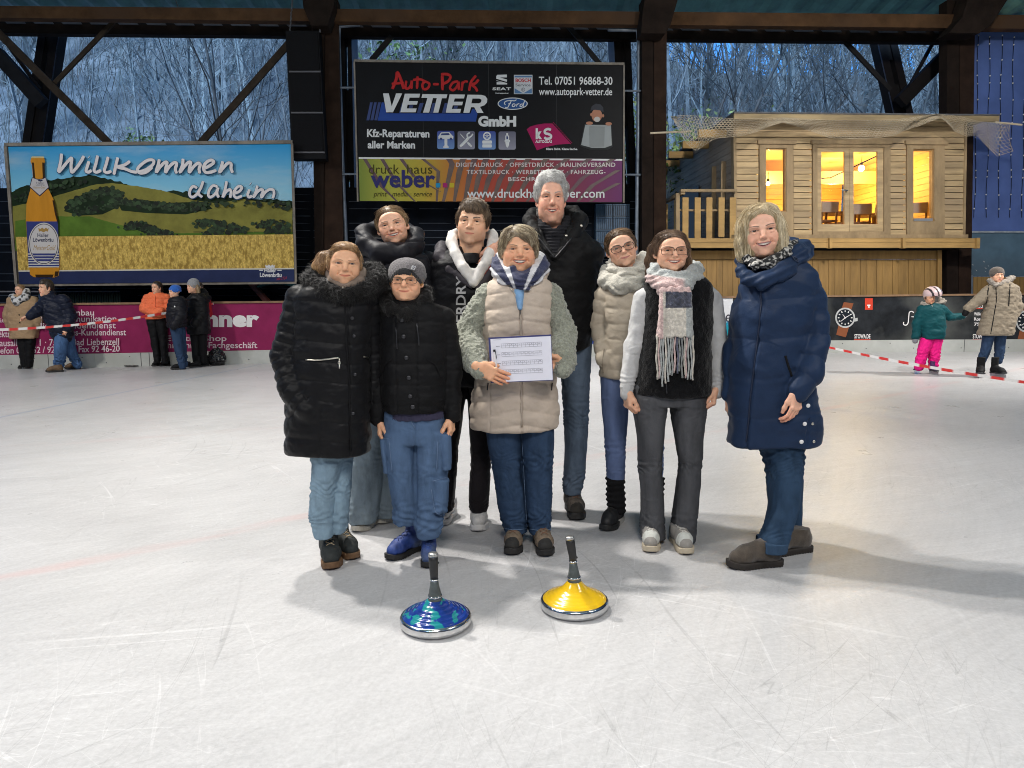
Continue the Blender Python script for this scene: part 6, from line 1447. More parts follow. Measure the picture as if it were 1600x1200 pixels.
def build_hair(style, col, col2, seed=1, n=4200, h=.003, part=0.0, vol=0.0):
 rng = np.random.RandomState(seed)
 F = Field((-.19, -.15, -.34), (.19, .19, .175), h)
 L, off, jit, step, steps, r0, lift = .06, .0006, .0035, .006, 12, .0006, 0.0
 toward = lambda P, T: (np.asarray(T, np.float32) - P)
 v = vol
 fl = None
 if style == 'ponytail':
  F.ell((0, .016, .038), (.0785, .1005, .0895), 0)
  F.ell((0, -.035, .098), (.052, .05, .024), .03)
  hairline_cut(F, c=(0.006, -.115, -.022), r=(.063, .078, .118))
  for s in (-1, 1):
   F.ell((s * .074, -.012, .01), (.010, .022, .045), .012)
   F.ell((s * .0765, .004, -.012), (.030, .019, .026), .008, '-')
  F.chain([(0, .055, -.06), (0, .05, -.10)], [.05, .04], .03)
  T = np.array([-.035, .085, .055])
  F.chain([(-.02, .075, .06), (-.055, .092, .058), (-.092, .085, .035), (-.112, .07, -.015), (-.108, .06, -.05)], [.030, .027, .036, .034, .014], .02)
  def fl(P, t, ph):
   tail = (P[:, 0] < -.06) & (P[:, 1] > .035)
   d = toward(P, T) + np.sin(P * 60 + ph[:, None]) * .012
   dt = np.stack([-.25 + .3 * np.sin(ph), -.2 + .2 * np.cos(ph * 1.7), -1 + 0 * ph], 1)
   return np.where(tail[:, None], dt, d)
 elif style == 'tied':
  F.ell((0, .016, .038), (.0775, .1, .089), 0)
  F.ell((0, .0, .085), (.058 + v, .07, .036 + v * .5), .03)
  hairline_cut(F, c=(0, -.114, -.020), r=(.061, .078, .116))
  for s in (-1, 1):
   F.ell((s * .073, -.008, .018), (.011, .026, .040), .012)
   F.ell((s * .079, .004, -.012), (.030, .020, .026), .008, '-')
  F.chain([(0, .07, -.02), (0, .075, -.07)], [.05, .042], .03)
  F.ell((0, .115, -.035), (.032, .028, .032), .02)
  T = np.array([0, .13, -.035])
  def fl(P, t, ph):
   sd = np.sign(P[:, 0] - part)
   d = toward(P, T) * 6
   side = np.stack([sd * .9, .55 + 0 * sd, -.35 + 0 * sd], 1)
   w = np.clip((P[:, 2] - .03) / .07, 0, 1)[:, None]
   return nrmr(d) * (1 - w) + side * w + np.sin(P * 70 + ph[:, None]) * .06
 elif style == 'quiff':
  F.ell((0, .016, .036), (.0775, .1, .088), 0)
  F.ell((0, -.012, .090), (.062, .078, .042), .025)
  F.ell((.006, -.066, .080), (.052, .028, .026), .02)
  hairline_cut(F, c=(0, -.118, -.030), r=(.066, .070, .100), k=.008)
  F.ell((.012, -.0865, .066), (.036, .014, .018), .014)
  for s in (-1, 1):
   F.ell((s * .073, -.018, .022), (.007, .020, .036), .01)
   F.ell((s * .080, .006, -.012), (.030, .022, .028), .006, '-')
  F.ell((0, .05, -.075), (.12, .12, .028), .02, '-')
  jit, step, steps, lift = .007, .0048, 9, .006; F.cutk = .82
  def fl(P, t, ph):
   top = np.clip((P[:, 2] - .06) / .04, 0, 1)[:, None]
   a = np.stack([.55 + .7 * np.sin(ph), -1 + .5 * np.cos(ph * 2.1), .15 + 0 * ph], 1)
   b = np.stack([0 * ph, .25 + .2 * np.sin(ph), -1 + 0 * ph], 1)
   return a * top + b * (1 - top)
 elif style == 'pixie':
  F.ell((0, .018, .038), (.084, .104, .092), 0)
  F.ell((0.004, .01, .088), (.066, .078, .046), .03)
  hairline_cut(F, c=(-.008, -.116, -.028), r=(.064, .080, .114), k=.008); F.ell((0, -.095, -.050), (.11, .078, .066), .008, '-')
  F.chain([(-.022, -.070, .088), (.02, -.082, .068), (.050, -.072, .040), (.070, -.046, .012)], [.018, .016, .012, .007], .016)
  F.chain([(-.024, -.072, .085), (-.048, -.070, .058), (-.068, -.044, .024)], [.016, .013, .008], .014)
  for s in (-1, 1):
   F.ell((s * .076, .012, .006), (.010, .032, .040), .012)
  F.ell((0, .06, -.07), (.07, .06, .05), .03)
  F.ell((0, .03, -.115), (.14, .14, .035), .02, '-')
  jit, step, steps, lift = .006, .006, 11, .004; F.cutk = .80
  def fl(P, t, ph):
   top = np.clip((P[:, 2] - .03) / .06, 0, 1)[:, None]
   sd = np.where(P[:, 0] > -.022, 1.0, -1.0)
   a = np.stack([sd * .9 + .3 * np.sin(ph), -.45 + .4 * np.cos(ph * 1.3), -.35 + 0 * ph], 1)
   b = np.stack([.1 * sd, .35 + .35 * np.sin(ph), -1 + 0 * ph], 1)
   return a * top + b * (1 - top)
 elif style == 'wavy':
  F.ell((0, .018, .036), (.081, .104, .088), 0)
  F.ell((0, .0, .088), (.072, .082, .046), .03)
  for (x, yy, z, r) in ((-.045, -.045, .098, .024), (.0, -.056, .106, .024), (.04, -.048, .096, .026), (.068, -.02, .06, .024), (-.068, -.02, .06, .024),
        (.072, .01, .035, .020), (-.072, .01, .035, .020), (-.02, -.03, .110, .022), (.03, -.02, .108, .024)):
   F.ell((x, yy, z), r, .012)
  hairline_cut(F, c=(0, -.122, -.020), r=(.067, .084, .108), k=.008); F.ell((0, -.095, -.052), (.11, .080, .056), .008, '-')
  F.ell((.026, -.068, .084), (.028, .016, .012), .012)
  for s in (-1, 1):
   F.ell((s * .076, .0, .016), (.009, .024, .034), .01)
   F.ell((s * .084, .004, -.016), (.030, .020, .026), .006, '-')
  F.ell((0, .06, -.06), (.072, .06, .05), .03)
  jit, step, steps, lift = .007, .0040, 8, .005; F.cutk = .86
  def fl(P, t, ph):
   top = np.clip((P[:, 2] - .05) / .05, 0, 1)[:, None]
   w = np.sin(P @ np.array([55., 40., 35.], np.float32) + ph * .6)[:, None]
   a = np.stack([.8 + .5 * np.sin(ph), .25 + .5 * np.cos(ph * 1.9), .35 + 0 * ph], 1)
   b = np.stack([.0 * ph, .6 + .3 * np.sin(ph), -.8 + 0 * ph], 1)
   return a * top + b * (1 - top) + w * .55
 elif style == 'long':
  F.ell((0, .016, .038), (.079, .101, .090), 0)
  F.ell((0, .0, .085), (.060, .07, .036), .03)
  hairline_cut(F, c=(0, -.114, -.020), r=(.060, .078, .115))
  for s in (-1, 1):
   F.ell((s * .073, -.006, .022), (.013, .032, .042), .012)
   F.ell((s * .086, -.004, -.014), (.028, .016, .024), .008, '-')
   F.chain([(s * .070, .045, .02), (s * .080, .055, -.05), (s * (.088 if s > 0 else .076), .055, -.12), (s * (.118 if s > 0 else .080), .05, -.17), (s * (.140 if s > 0 else .080), .035, -.22)],
     [.030, .026, .024, .026 if s > 0 else .02, .014], .025)
  F.chain([(0, .07, -.02), (0, .08, -.10), (.0, .075, -.2)], [.06, .055, .05], .03)
  steps, step, jit = 16, .008, .006
  def fl(P, t, ph):
   sd = np.sign(P[:, 0] - part)
   w = np.clip((P[:, 2] - .02) / .07, 0, 1)[:, None]
   side = np.stack([sd * .9, .5 + 0 * sd, -.4 + 0 * sd], 1)
   wave = np.sin(P[:, 2:3] * 55 + ph[:, None] * .5) * .35
   d = np.stack([.12 * sd, .10 + 0 * sd, -1 + 0 * sd], 1) + wave * np.array([[1, .4, 0]])
   return d * (1 - w) + side * w
 elif style == 'bob':
  F.ell((0, .016, .036), (.086, .104, .092), 0)
  F.rows([(-.135, .0, .02, .086, .085), (-.10, .0, .02, .102, .094), (-.04, 0, .02, .101, .102), (.02, 0, .018, .092, .104), (.06, 0, .016, .078, .095)], .02, n=2.2, cap=.02)
  F.ell((.01, -.01, .092), (.060, .075, .036), .03)
  hairline_cut(F, c=(.0, -.118, -.044), r=(.060, .088, .136), k=.012)
  F.ell((0, -.03, -.14), (.058, .09, .055), .015, '-')
  F.chain([(.022, -.056, .108), (.052, -.058, .066), (.071, -.040, .012), (.084, -.028, -.05)], [.014, .014, .013, .012], .014)
  F.chain([(.012, -.058, .108), (-.034, -.068, .080), (-.064, -.056, .030), (-.080, -.045, -.03), (-.088, -.030, -.09)], [.014, .015, .014, .014, .013], .014)
  steps, step, jit, lift = 16, .0085, .005, .003
  def fl(P, t, ph):
   sd = np.where(P[:, 0] > .018 + .2 * np.clip(-P[:, 1], -1, 0), 1.0, -1.0)
   w = np.clip((P[:, 2] - .05) / .05, 0, 1)[:, None]
   side = np.stack([sd * .95, .10 + .25 * np.sin(ph), -.45 + 0 * sd], 1)
   d = np.stack([.05 * sd * np.sin(ph), .12 * np.sin(ph * 1.7), -1 + 0 * sd], 1)
   return d * (1 - w) + side * w
 elif style == 'fringe':     # what shows below a hat
  for (x, z) in ((-.030, .026), (-.012, .022), (.010, .024), (.030, .027)):
   F.chain([(x, -.076, z + .026), (x + .003, -.0865, z)], [.013, .006], .006)
  for s in (-1, 1): F.ell((s * .072, -.01, .01), (.008, .02, .035), .01)
  jit, step, steps = .002, .004, 8
  def fl(P, t, ph): return np.stack([.25 * np.sin(ph), 0 * ph - .1, -1 + 0 * ph], 1)
 V, Q = F.mesh()
 V = V + vnormals(V, Q) * (fbm(V * np.array([1, 1, .5], np.float32), 90, seed, 2) * .0016)[:, None]
 base = np.array(col)
 C = np.tile((base * .65 + np.array(col2) * .2), (len(V), 1)) * (1 + .25 * fbm(V * np.array([1.6, 1.2, .4], np.float32), 120, 5, 2))[:, None]
 if n > 0:
  sd = V[rng.randint(0, len(V), n)]; n0 = n
  sv, sq, sid = strands(F, sd, fl, steps, step, off, jit, rng, r0, lift=lift)
  hv = sv.reshape(-1, (steps + 1) * 3, 3)[:, 0]; n = len(hv)
  mixf = np.clip(.42 + 1.3 * fbm(hv * np.array([1.3, 1, .8], np.float32), 48, seed + 9, 2) + .35 * (rng.rand(n) - .5), 0, 1); br = .75 + .5 * rng.rand(n)
  cs = (base[None] * (1 - mixf[:, None]) + np.array(col2)[None] * mixf[:, None]) * br[:, None]  # lighter locks: natural streaks, with top-light highlights put into col2
  V, Q, C = joinm([(V, Q, C), (sv, sq, cs[sid])])
 return V, Q, np.clip(C, 0, 1)
def nrmr(d): return d / (np.linalg.norm(d, axis=1, keepdims=True) + 1e-6)
def glasses_mesh(w=.0275, hgt=.021, thick=.0011, sq=2.6):
 mb = MB()
 def ring(s):
  P = []
  for j in range(33):
   t = 2 * math.pi * j / 32; c, sn = math.cos(t), math.sin(t)
   x = abs(c) ** (2 / sq) * math.copysign(1, c) * w; z = abs(sn) ** (2 / sq) * math.copysign(1, sn) * hgt
   X = s * .0335 + x
   P.append((X, -.1005 + .012 * (abs(X) / .06) ** 2, .0015 + z))
  return P
 for s in (-1, 1):
  mb.tube(ring(s), thick, 6, cap=False)
  mb.tube([(s * (.0335 + w), -.0935, .009), (s * .0705, -.084, .010), (s * .0765, -.03, .010), (s * .0785, .006, .006), (s * .077, .02, -.012)], thick * .9, 6)
 mb.tube([(-.0335 + w - .001, -.1003, .006), (0, -.1035, .009), (.0335 - w + .001, -.1003, .006)], thick, 6)
 return mb
def lens_mesh(w=.0275, hgt=.021, sq=2.6):
 out = []
 for s in (-1, 1):
  P = []
  for j in range(32):
   t = 2 * math.pi * j / 32; c, sn = math.cos(t), math.sin(t)
   x = abs(c) ** (2 / sq) * math.copysign(1, c) * w; z = abs(sn) ** (2 / sq) * math.copysign(1, sn) * hgt
   X = s * .0335 + x
   P.append((X, -.1005 + .012 * (abs(X) / .06) ** 2, .0015 + z))
  P = np.array(P); n = len(P)
  ctr = P.mean(0)
  V = np.concatenate([P, P + (0, .0012, 0), [ctr, ctr + (0, .0012, 0)]])
  F = [(j, (j + 1) % n, 2 * n) for j in range(n)] + [((j + 1) % n + n, j + n, 2 * n + 1) for j in range(n)]
  F += [((j + 1) % n, j, j + n, (j + 1) % n + n) for j in range(n)]
  out.append((V, F))
 return out
def add_head(person, sp, T):
 """hair, eyes, teeth, glasses and hat as children; returns the head mesh placed in the world to be joined into the body"""
 X = lambda V: np.asarray(V) @ T[:3, :3].T + T[:3, 3]
 hd = build_head(sp)
 if not sp.get('far'):
  for s in (-1, 1):
   V, F, C = eye_mesh(s, sp.get('iris', (.06, .035, .02)), sp.get('gaze', (0, 0)))
   mesh_obj('eye', X(V), F, eye_mat(), person, cols=C, smooth=True)
  if sp.get('open', 0) > 0:
   V, F, C = teeth_mesh(hd)
   mesh_obj('teeth', X(V), F, mat('teeth', (1, 1, 1), .25, var=0, attr='Col'), person, cols=C, smooth=True)
 if sp.get('hair'):
  V, F, C = build_hair(sp['hair'], sp['hc'], sp['hc2'], sp.get('seed', 1), sp.get('hn', 4200), sp.get('hh', .003), sp.get('part', 0.0))
  mesh_obj('hair', X(V), F, hair_mat(), person, cols=C, smooth=True)
 if sp.get('glasses'):
  a = sp['glasses']
  mb = glasses_mesh(*a['dim']); V = X(np.concatenate(mb.V))
  g = mesh_obj('glasses', V, mb.F, mat('frame_' + a['name'], a['col'], .35, a.get('metal', 0), var=0), person, smooth=True)
  for V, F in lens_mesh(a['dim'][0], a['dim'][1], a['dim'][3]):
   mesh_obj('lens', X(V), F, lens_mat(), g)
 if sp.get('beanie'):
  b = sp['beanie']
  F = Field((-.12, -.14, -.06), (.12, .14, .20), .0035)
  F.ell((0, .016, .040), (.092, .112, .100 + b.get('tall', 0)), 0)
  F.ell((0, .03, .085 + b.get('tall', 0)), (.078, .088, .055), .03)
  lowf = b.get('low', .038)
  F.func((-.13, -.15, -.08), (.13, .15, .12), lambda X_, Y_, Z_: Z_ - (lowf - .35 * np.clip(Y_ + .02, -.1, .1) * .5 - .05 * np.clip(Y_, 0, 1) - 11 * X_ ** 2 * (Y_ < .03) - .02) + 0 * X_, .006, '-')
  F.ell((0, .014, .02), (.077, .097, .09), .004, '-')
  V, Q = F.mesh(); N = vnormals(V, Q)
  lift_ = V[:, 2] - (lowf - .175 * np.clip(V[:, 1] + .02, -.1, .1) - .05 * np.clip(V[:, 1], 0, 1) - 11 * V[:, 0] ** 2 * (V[:, 1] < .03) - .02)
  ang = np.arctan2(V[:, 0], -V[:, 1])
  rib = np.cos(ang * b.get('ribs', 70)) * .0008
  band = (lift_ < b.get('band', .034)) & (np.linalg.norm((V - (0, .014, .02)) / (.077, .097, .09), axis=1) > 1.06)
  V = V + N * (rib + np.where(band, .004, 0) + fbm(V, 200, 2, 1) * .0008)[:, None]
  C = np.where(band[:, None], np.array(b['band_col']), np.array(b['col']) * (1 + .45 * fbm(V * np.array([1, 1, 3.], np.float32), 160, 3, 2))[:, None])
  hat = mesh_obj('beanie', X(V), Q, mat('knit', (1, 1, 1), .9, var=.15, vscale=180, bump=.8, bscale=320, attr='Col', sheen=.3), person, cols=np.clip(C, 0, 1), smooth=True)
  if b.get('patch'):
   p = np.array(b['patch'])
   mb = MB(); Rr = np.array(Matrix.Rotation(rad(24), 3, 'Z') @ Matrix.Rotation(rad(-18), 3, 'X') @ Matrix.Rotation(rad(22), 3, 'Y'))
   mb.obox(p, Rr @ (.0095, 0, 0), Rr @ (0, .004, 0), Rr @ (0, 0, .0125)); mesh_obj('patch', X(np.concatenate(mb.V)), mb.F, mat('patch_grey', (.42, .42, .44), .7, var=.3, vscale=300), hat)
   mb = MB()
   for k in range(2): mb.obox(p + Rr @ np.array([.0012 - .003 * k + .001, -.0044, .0045 - .009 * k]), Rr @ (.0045, 0, 0), Rr @ (0, .0006, 0), Rr @ (0, 0, .0022))
   mesh_obj('patch', X(np.concatenate(mb.V)), mb.F, mat('patch_dark', (.05, .05, .06), .7, var=0), hat)
 return X(hd['V']), hd['F'], hd['C'], hd
def head_matrix(eye_px, chin_px, Y, yaw=0, width=.142, roll=0, pitch=0, fwd=-.03, zs=None):
 """place a head so that the middle of the eyes and the chin fall where the photo has them (depth plane Y)"""
 e = at(*eye_px, Y + fwd - .08); c = at(*chin_px, Y + fwd - .07)
 d = math.hypot(e[0] - c[0], e[2] - c[2])
 sz = d / .120
 sx = width / .150
 sy = (sx + sz) / 2
 R = Matrix.Rotation(rad(roll), 4, 'Y') @ Matrix.Rotation(rad(yaw), 4, 'Z') @ Matrix.Rotation(rad(pitch), 4, 'X')
 M = np.array(R @ Matrix.Diagonal((sx, sy, sz, 1)))
 loc = np.array([0, -.085, .006])
 M[:3, 3] = e - M[:3, :3] @ loc
 return M
SK = lambda r, g, b: (r, g, b)
HEADS = dict(
 fur_coat=dict(eye=.92, jaw=1.03, fat=.9, smile=.25, lips=.9, skin=(.56, .335, .22), hair='ponytail', hc=(.20, .105, .045), hc2=(.62, .40, .20), seed=3, iris=(.05, .04, .04), browc=(.25, .13, .07), brow=.6, lash=.95, blush=.25),
 boy=dict(jaw=.98, fat=.5, smile=.35, lips=.5, skin=(.62, .37, .25), hair='fringe', hc=(.32, .13, .03), hc2=(.5, .26, .08), hn=700, seed=4, blush=.5, browc=(.3, .16, .08), brow=.6, lash=.5,
   glasses=dict(dim=(.0270, .0195, .0016, 2.5), name='olive', col=(.06, .055, .035)),
   beanie=dict(col=(.11, .10, .105), band_col=(.010, .010, .012), low=.050, band=.036, ribs=46, patch=(.044, -.094, .080))),
 puffer_girl=dict(jaw=.94, smile=.95, open=.0125, lips=.9, skin=(.60, .37, .27), hair='tied', hc=(.14, .085, .045), hc2=(.45, .31, .17), seed=5, blush=.6, browc=(.12, .07, .04), brow=.95),
 young_man=dict(male=True, jaw=1.04, smile=.0, lips=.8, skin=(.58, .37, .26), hair='quiff', hc=(.050, .032, .020), hc2=(.26, .18, .11), seed=6, stubble=.35, browc=(.05, .03, .02), brow=1.25, blush=.35, eye=.85, lash=.6),
 board_woman=dict(jaw=1.06, fat=.7, smile=.9, open=.0140, lips=.8, skin=(.58, .335, .22), hair='pixie', hc=(.15, .105, .06), hc2=(.66, .57, .40), seed=7, blush=.8, nose=1.1, browc=(.18, .11, .06), brow=.8),
 grey_man=dict(male=True, jaw=1.06, fat=.5, smile=.75, open=.0085, lips=.6, skin=(.57, .33, .25), hair='wavy', hc=(.42, .415, .40), hc2=(.85, .85, .83), seed=8, hn=4200, blush=.7, nose=1.12, browc=(.24, .2, .17), brow=.9, eye=.72, lash=.45),
 cream_woman=dict(jaw=.97, smile=.35, lips=1.0, skin=(.56, .35, .26), hair='tied', hc=(.075, .045, .028), hc2=(.30, .19, .10), seed=9, blush=.6, browc=(.12, .07, .045), lipc=(.44, .17, .16), part=-.008,
   glasses=dict(dim=(.0275, .0225, .0019, 2.3), name='tortoise', col=(.03, .018, .013))),
 vest_girl=dict(jaw=.96, smile=.95, open=.0125, lips=.7, skin=(.60, .37, .27), hair='long', hc=(.085, .050, .034), hc2=(.28, .18, .11), seed=10, blush=.45, browc=(.10, .06, .04), brow=1.0,
   glasses=dict(dim=(.0290, .0235, .0015, 3.4), name='brown_metal', col=(.05, .03, .02), metal=.3)),
 blue_coat=dict(jaw=1.02, fat=.4, smile=.85, open=.0110, lips=.9, skin=(.60, .365, .28), hair='bob', hc=(.40, .30, .16), hc2=(.85, .74, .52), seed=11, blush=.55, browc=(.11, .07, .05), brow=.8, lash=.9, lipc=(.50, .20, .19)),
)
for k_, h_ in HEADS.items():
 if not h_.get('male') and k_ != 'boy':
  h_['eye'] = h_.get('eye', 1.0) * 1.07; h_['nose'] = h_.get('nose', 1.0) * .92; h_['brow'] = h_.get('brow', 1) * .85
# ------------------------------------------------------------------ hands (local: wrist at origin, fingers along -z, palm towards +y, thumb on +x)
def hand_local(stub=.06, curl=(.35, .45, .3), spread=.06, thumb=(.5, .35), h=.0026, cv=(1, 1, 1, 1)):
 F = Field((-.09, -.07, -.21), (.10, .11, .07), h)
 F.chain([(0, 0, stub), (0, 0, -.005)], [.026, .027], 0, sq=((0, 1, 0), .78))
 F.box((0, .001, -.048), (.036, .0125, .042), .0125, .018)
 F.ell((.018, .010, -.03), (.018, .013, .026), .012); F.ell((-.022, .009, -.035), (.013, .010, .03), .012)
 base = [(.0285, -.084), (.0095, -.090), (-.0100, -.087), (-.0280, -.079)]
 ln = [(.041, .025, .021), (.045, .028, .022), (.041, .026, .022), (.033, .020, .019)]
 r = [.0088, .0091, .0086, .0076]
 for i in range(4):
  p = np.array([base[i][0], 0, base[i][1] + .006]); a = 0; sp = spread * (1.5 - i)
  P = [p.copy()]; R = [r[i] * 1.05]
  for j in range(3):
   a += curl[j] * cv[i]
   d = np.array([math.sin(sp) * math.cos(a), math.sin(a), -math.cos(a) * math.cos(sp)])
   p = p + d * ln[i][j]; P.append(p.copy()); R.append(r[i] * (1 - .06 * (j + 1)))
  F.chain(P, R, .0032 if True else 0)
  F.ell(P[0] + np.array([0, -.004, 0]), .0088, .006)
 t0 = np.array([.024, .008, -.018])
 a, b = thumb
 d1 = nrm([math.sin(a), .35, -math.cos(a)]); d2 = nrm([math.sin(a - b), .45, -math.cos(a - b)]); d3 = nrm([math.sin(a - 1.6 * b), .5, -math.cos(a - 1.6 * b)])
 p1 = t0 + d1 * .040; p2 = p1 + d2 * .032; p3 = p2 + d3 * .024
 F.chain([t0, p1, p2, p3], [.0145, .0118, .0105, .0088], .008)
 V, Q = F.mesh()
 return V, Q
_hands = {}
def place_hand(key, wrist, fdir, palm, tdir, scale=1.0, skin=(.56, .335, .235), **kw):
 ck = key
 if ck not in _hands: _hands[ck] = hand_local(**kw)
 V, Q = _hands[ck]
 z = -nrm(fdir); y = np.asarray(palm, float); y = nrm(y - z * (y @ z)); x = np.cross(y, z)
 V = V.copy();
 if x @ np.asarray(tdir, float) < 0: V[:, 0] *= -1; Q = Q[:, ::-1]
 N = vnormals(V, Q)
 W = V @ np.stack([x, y, z]) * scale + np.asarray(wrist)
 sk = np.array(skin) * (1.26, 1.17, 1.06)
 # knuckles and finger ends slightly redder
 tip = np.clip((-V[:, 2] - .075) / .07, 0, 1)[:, None]
 C = sk * (1 - tip) + sk * np.array([1.02, .86, .82]) * tip
 return W, Q, C
# ------------------------------------------------------------------ figures, described by photo pixels at their own distance
def nearchain(V, P):
 best = np.full(len(V), 9.0); s = np.zeros(len(V)); acc = 0; tt = np.zeros(len(V))
 for a, b in zip(P[:-1], P[1:]):
  ab = b - a; L = np.linalg.norm(ab); t = np.clip(((V - a) @ ab) / L ** 2, 0, 1)
  d = np.linalg.norm(V - a - t[:, None] * ab, axis=1); m = d < best
  best = np.where(m, d, best); s = np.where(m, acc + t * L, s); acc += L
 return best, s
def puff(c, period, off=0.0, e=.5):
 f = ((c - off) / period) % 1
 return np.clip(1 - (2 * f - 1) ** 2, 0, 1) ** e
def gauss(x, w): return np.exp(-(x / w) ** 2)
class Person:
 def __init__(s, Y, base_px, label, group=None, skin=(.56, .335, .235)):
  s.Y = Y; s.S = Y / FPX; s.label = label; s.group = group; s.skin = skin
  s.base = at(base_px[0], base_px[1], Y); s.base[2] = 0
  s.root = bpy.data.objects.new('person', bpy.data.meshes.new('person')); COL.objects.link(s.root)
  s.root.location = s.base; BASE[s.root] = s.base
  tag(s.root, label, 'person', group)
  s.parts = []; s.bodyfn = []; s.bb = []; s.bvh = None
 def p(s, x, y, dy=0.0): return at(x, y, s.Y + dy)
 def R(s, rows):
  out = []
  for r in rows:
   py, xl, xr, b = r[:4]; dy = r[4] if len(r) > 4 else 0.0
   c = s.p((xl + xr) / 2, py, dy)
   out.append((c[2], c[0], c[1], (xr - xl) / 2 * s.S * (1 + dy / s.Y), b))
  return out
 def Ch(s, pts, r):
  P = np.array([s.p(*q) for q in pts]); r = np.full(len(pts), r, float) if np.isscalar(r) else np.asarray(r, float)
  return P, r * s.S
 def box(s, x0, y0, x1, y1, d=.42):
  a, b = s.p(x0, y1), s.p(x1, y0)
  return [min(a[0], b[0]), s.Y - d, min(a[2], b[2])], [max(a[0], b[0]), s.Y + d, max(a[2], b[2])]
 def garment(s, name, box, fn, m, h=.006, disp=None, col=None, parent=None, smooth=0, body=True, label=None, d=.42):
  lo, hi = s.box(*box, d=d)
  F = Field(lo, hi, h); fn(F); V, Q = F.mesh()
  if smooth: V = lap(V, Q, smooth)
  if disp is not None:
   N = vnormals(V, Q); px, py = project(V)
   V = V + N * disp(V, N, px, py)[:, None]
  C = None
  if col is not None:
   px, py = project(V); C = np.clip(col(V, px, py), 0, 1)
  o = mesh_obj(name, V, Q, m, parent or s.root, cols=C, smooth=True)
  if label: o['label'] = label
  if body: s.bodyfn.append((box, fn, d))
  o_bvh = BVHTree.FromPolygons(V.tolist(), Q.tolist())
  s.bvh = o_bvh; s.last = o; s.lastVQ = (V, Q)
  return o
 def on(s, pts, off=.002, bvh=None):
  """points of the photo carried onto the surface of the last garment"""
  out = []
  for q in pts:
   d = ray(q[0], q[1]); h, n, i, dist = (bvh or s.bvh).ray_cast(Vector(EYE), Vector(nrm(d)))
   if h is None: out.append(s.p(q[0], q[1], -.12)); continue
   n = np.array(n); n = n if n @ d < 0 else -n
   out.append(np.array(h) + n * off)
  return out
 def line(s, name, pts, w, m, parent, off=.001, k=6, dens=6):
  P = []
  for a, b in zip(pts[:-1], pts[1:]):
   for t in np.linspace(0, 1, dens, endpoint=False): P.append((a[0] + (b[0] - a[0]) * t, a[1] + (b[1] - a[1]) * t))
  P.append(pts[-1])
  Q = np.array(s.on(P, off))
  if len(Q) > 4:
   K = np.array([.25, .5, .25]); Q2 = Q.copy(); Q2[1:-1] = .25 * Q[:-2] + .5 * Q[1:-1] + .25 * Q[2:]; Q = Q2
  return MB().tube(Q, w * s.S, k).build(name, m, parent, smooth=True)
 def dots(s, name, pts, r, m, parent, flat=.45, off=.0):
  objs = []
  for q in pts:
   c = s.on([q], off)[0]
   objs.append(MB().ball(c, (r * s.S, r * s.S * flat, r * s.S), 12, 8).build(name, m, parent, smooth=True))
  return objs
 def add(s, V, Q, C): s.parts.append((np.asarray(V), Q, C))
 def head(s, sp, **k):
  T = head_matrix(k.pop('eye'), k.pop('chin'), s.Y + k.pop('dy', 0.0), **k)
  sp = dict(sp); s.skin = sp.get('skin', s.skin)
  V, F, C, hd = add_head(s.root, sp, T); s.add(V, F, C); s.T = T
 def hand(s, key, wrist, f, palm, tdir, scale=.95, **kw):
  s.add(*place_hand(key, wrist, f, palm, tdir, scale, s.skin, **kw))
 def finish(s, shrink=.030, h=.016):
  """the body: one figure under the clothes, with head and hands"""
  los, his = zip(*[s.box(*b, d=d) for b, _, d in s.bodyfn]); lo = np.min(los, 0); hi = np.max(his, 0)
  F = Field(lo, hi, h)
  for _, fn, _ in s.bodyfn: fn(F)
  F.d += shrink
  V, Q = F.mesh(); s.parts.insert(0, (V, Q, np.tile(np.array(s.skin), (len(V), 1))))
  V, Q, C = joinm(s.parts)
  o = mesh_obj('person_body', V, Q, skin_mat(), base=s.base, cols=np.clip(C, 0, 1), smooth=True)
  old = s.root.data; s.root.data = o.data; bpy.data.objects.remove(o); bpy.data.meshes.remove(old)
  s.root.data.name = 'person'
  return s.root
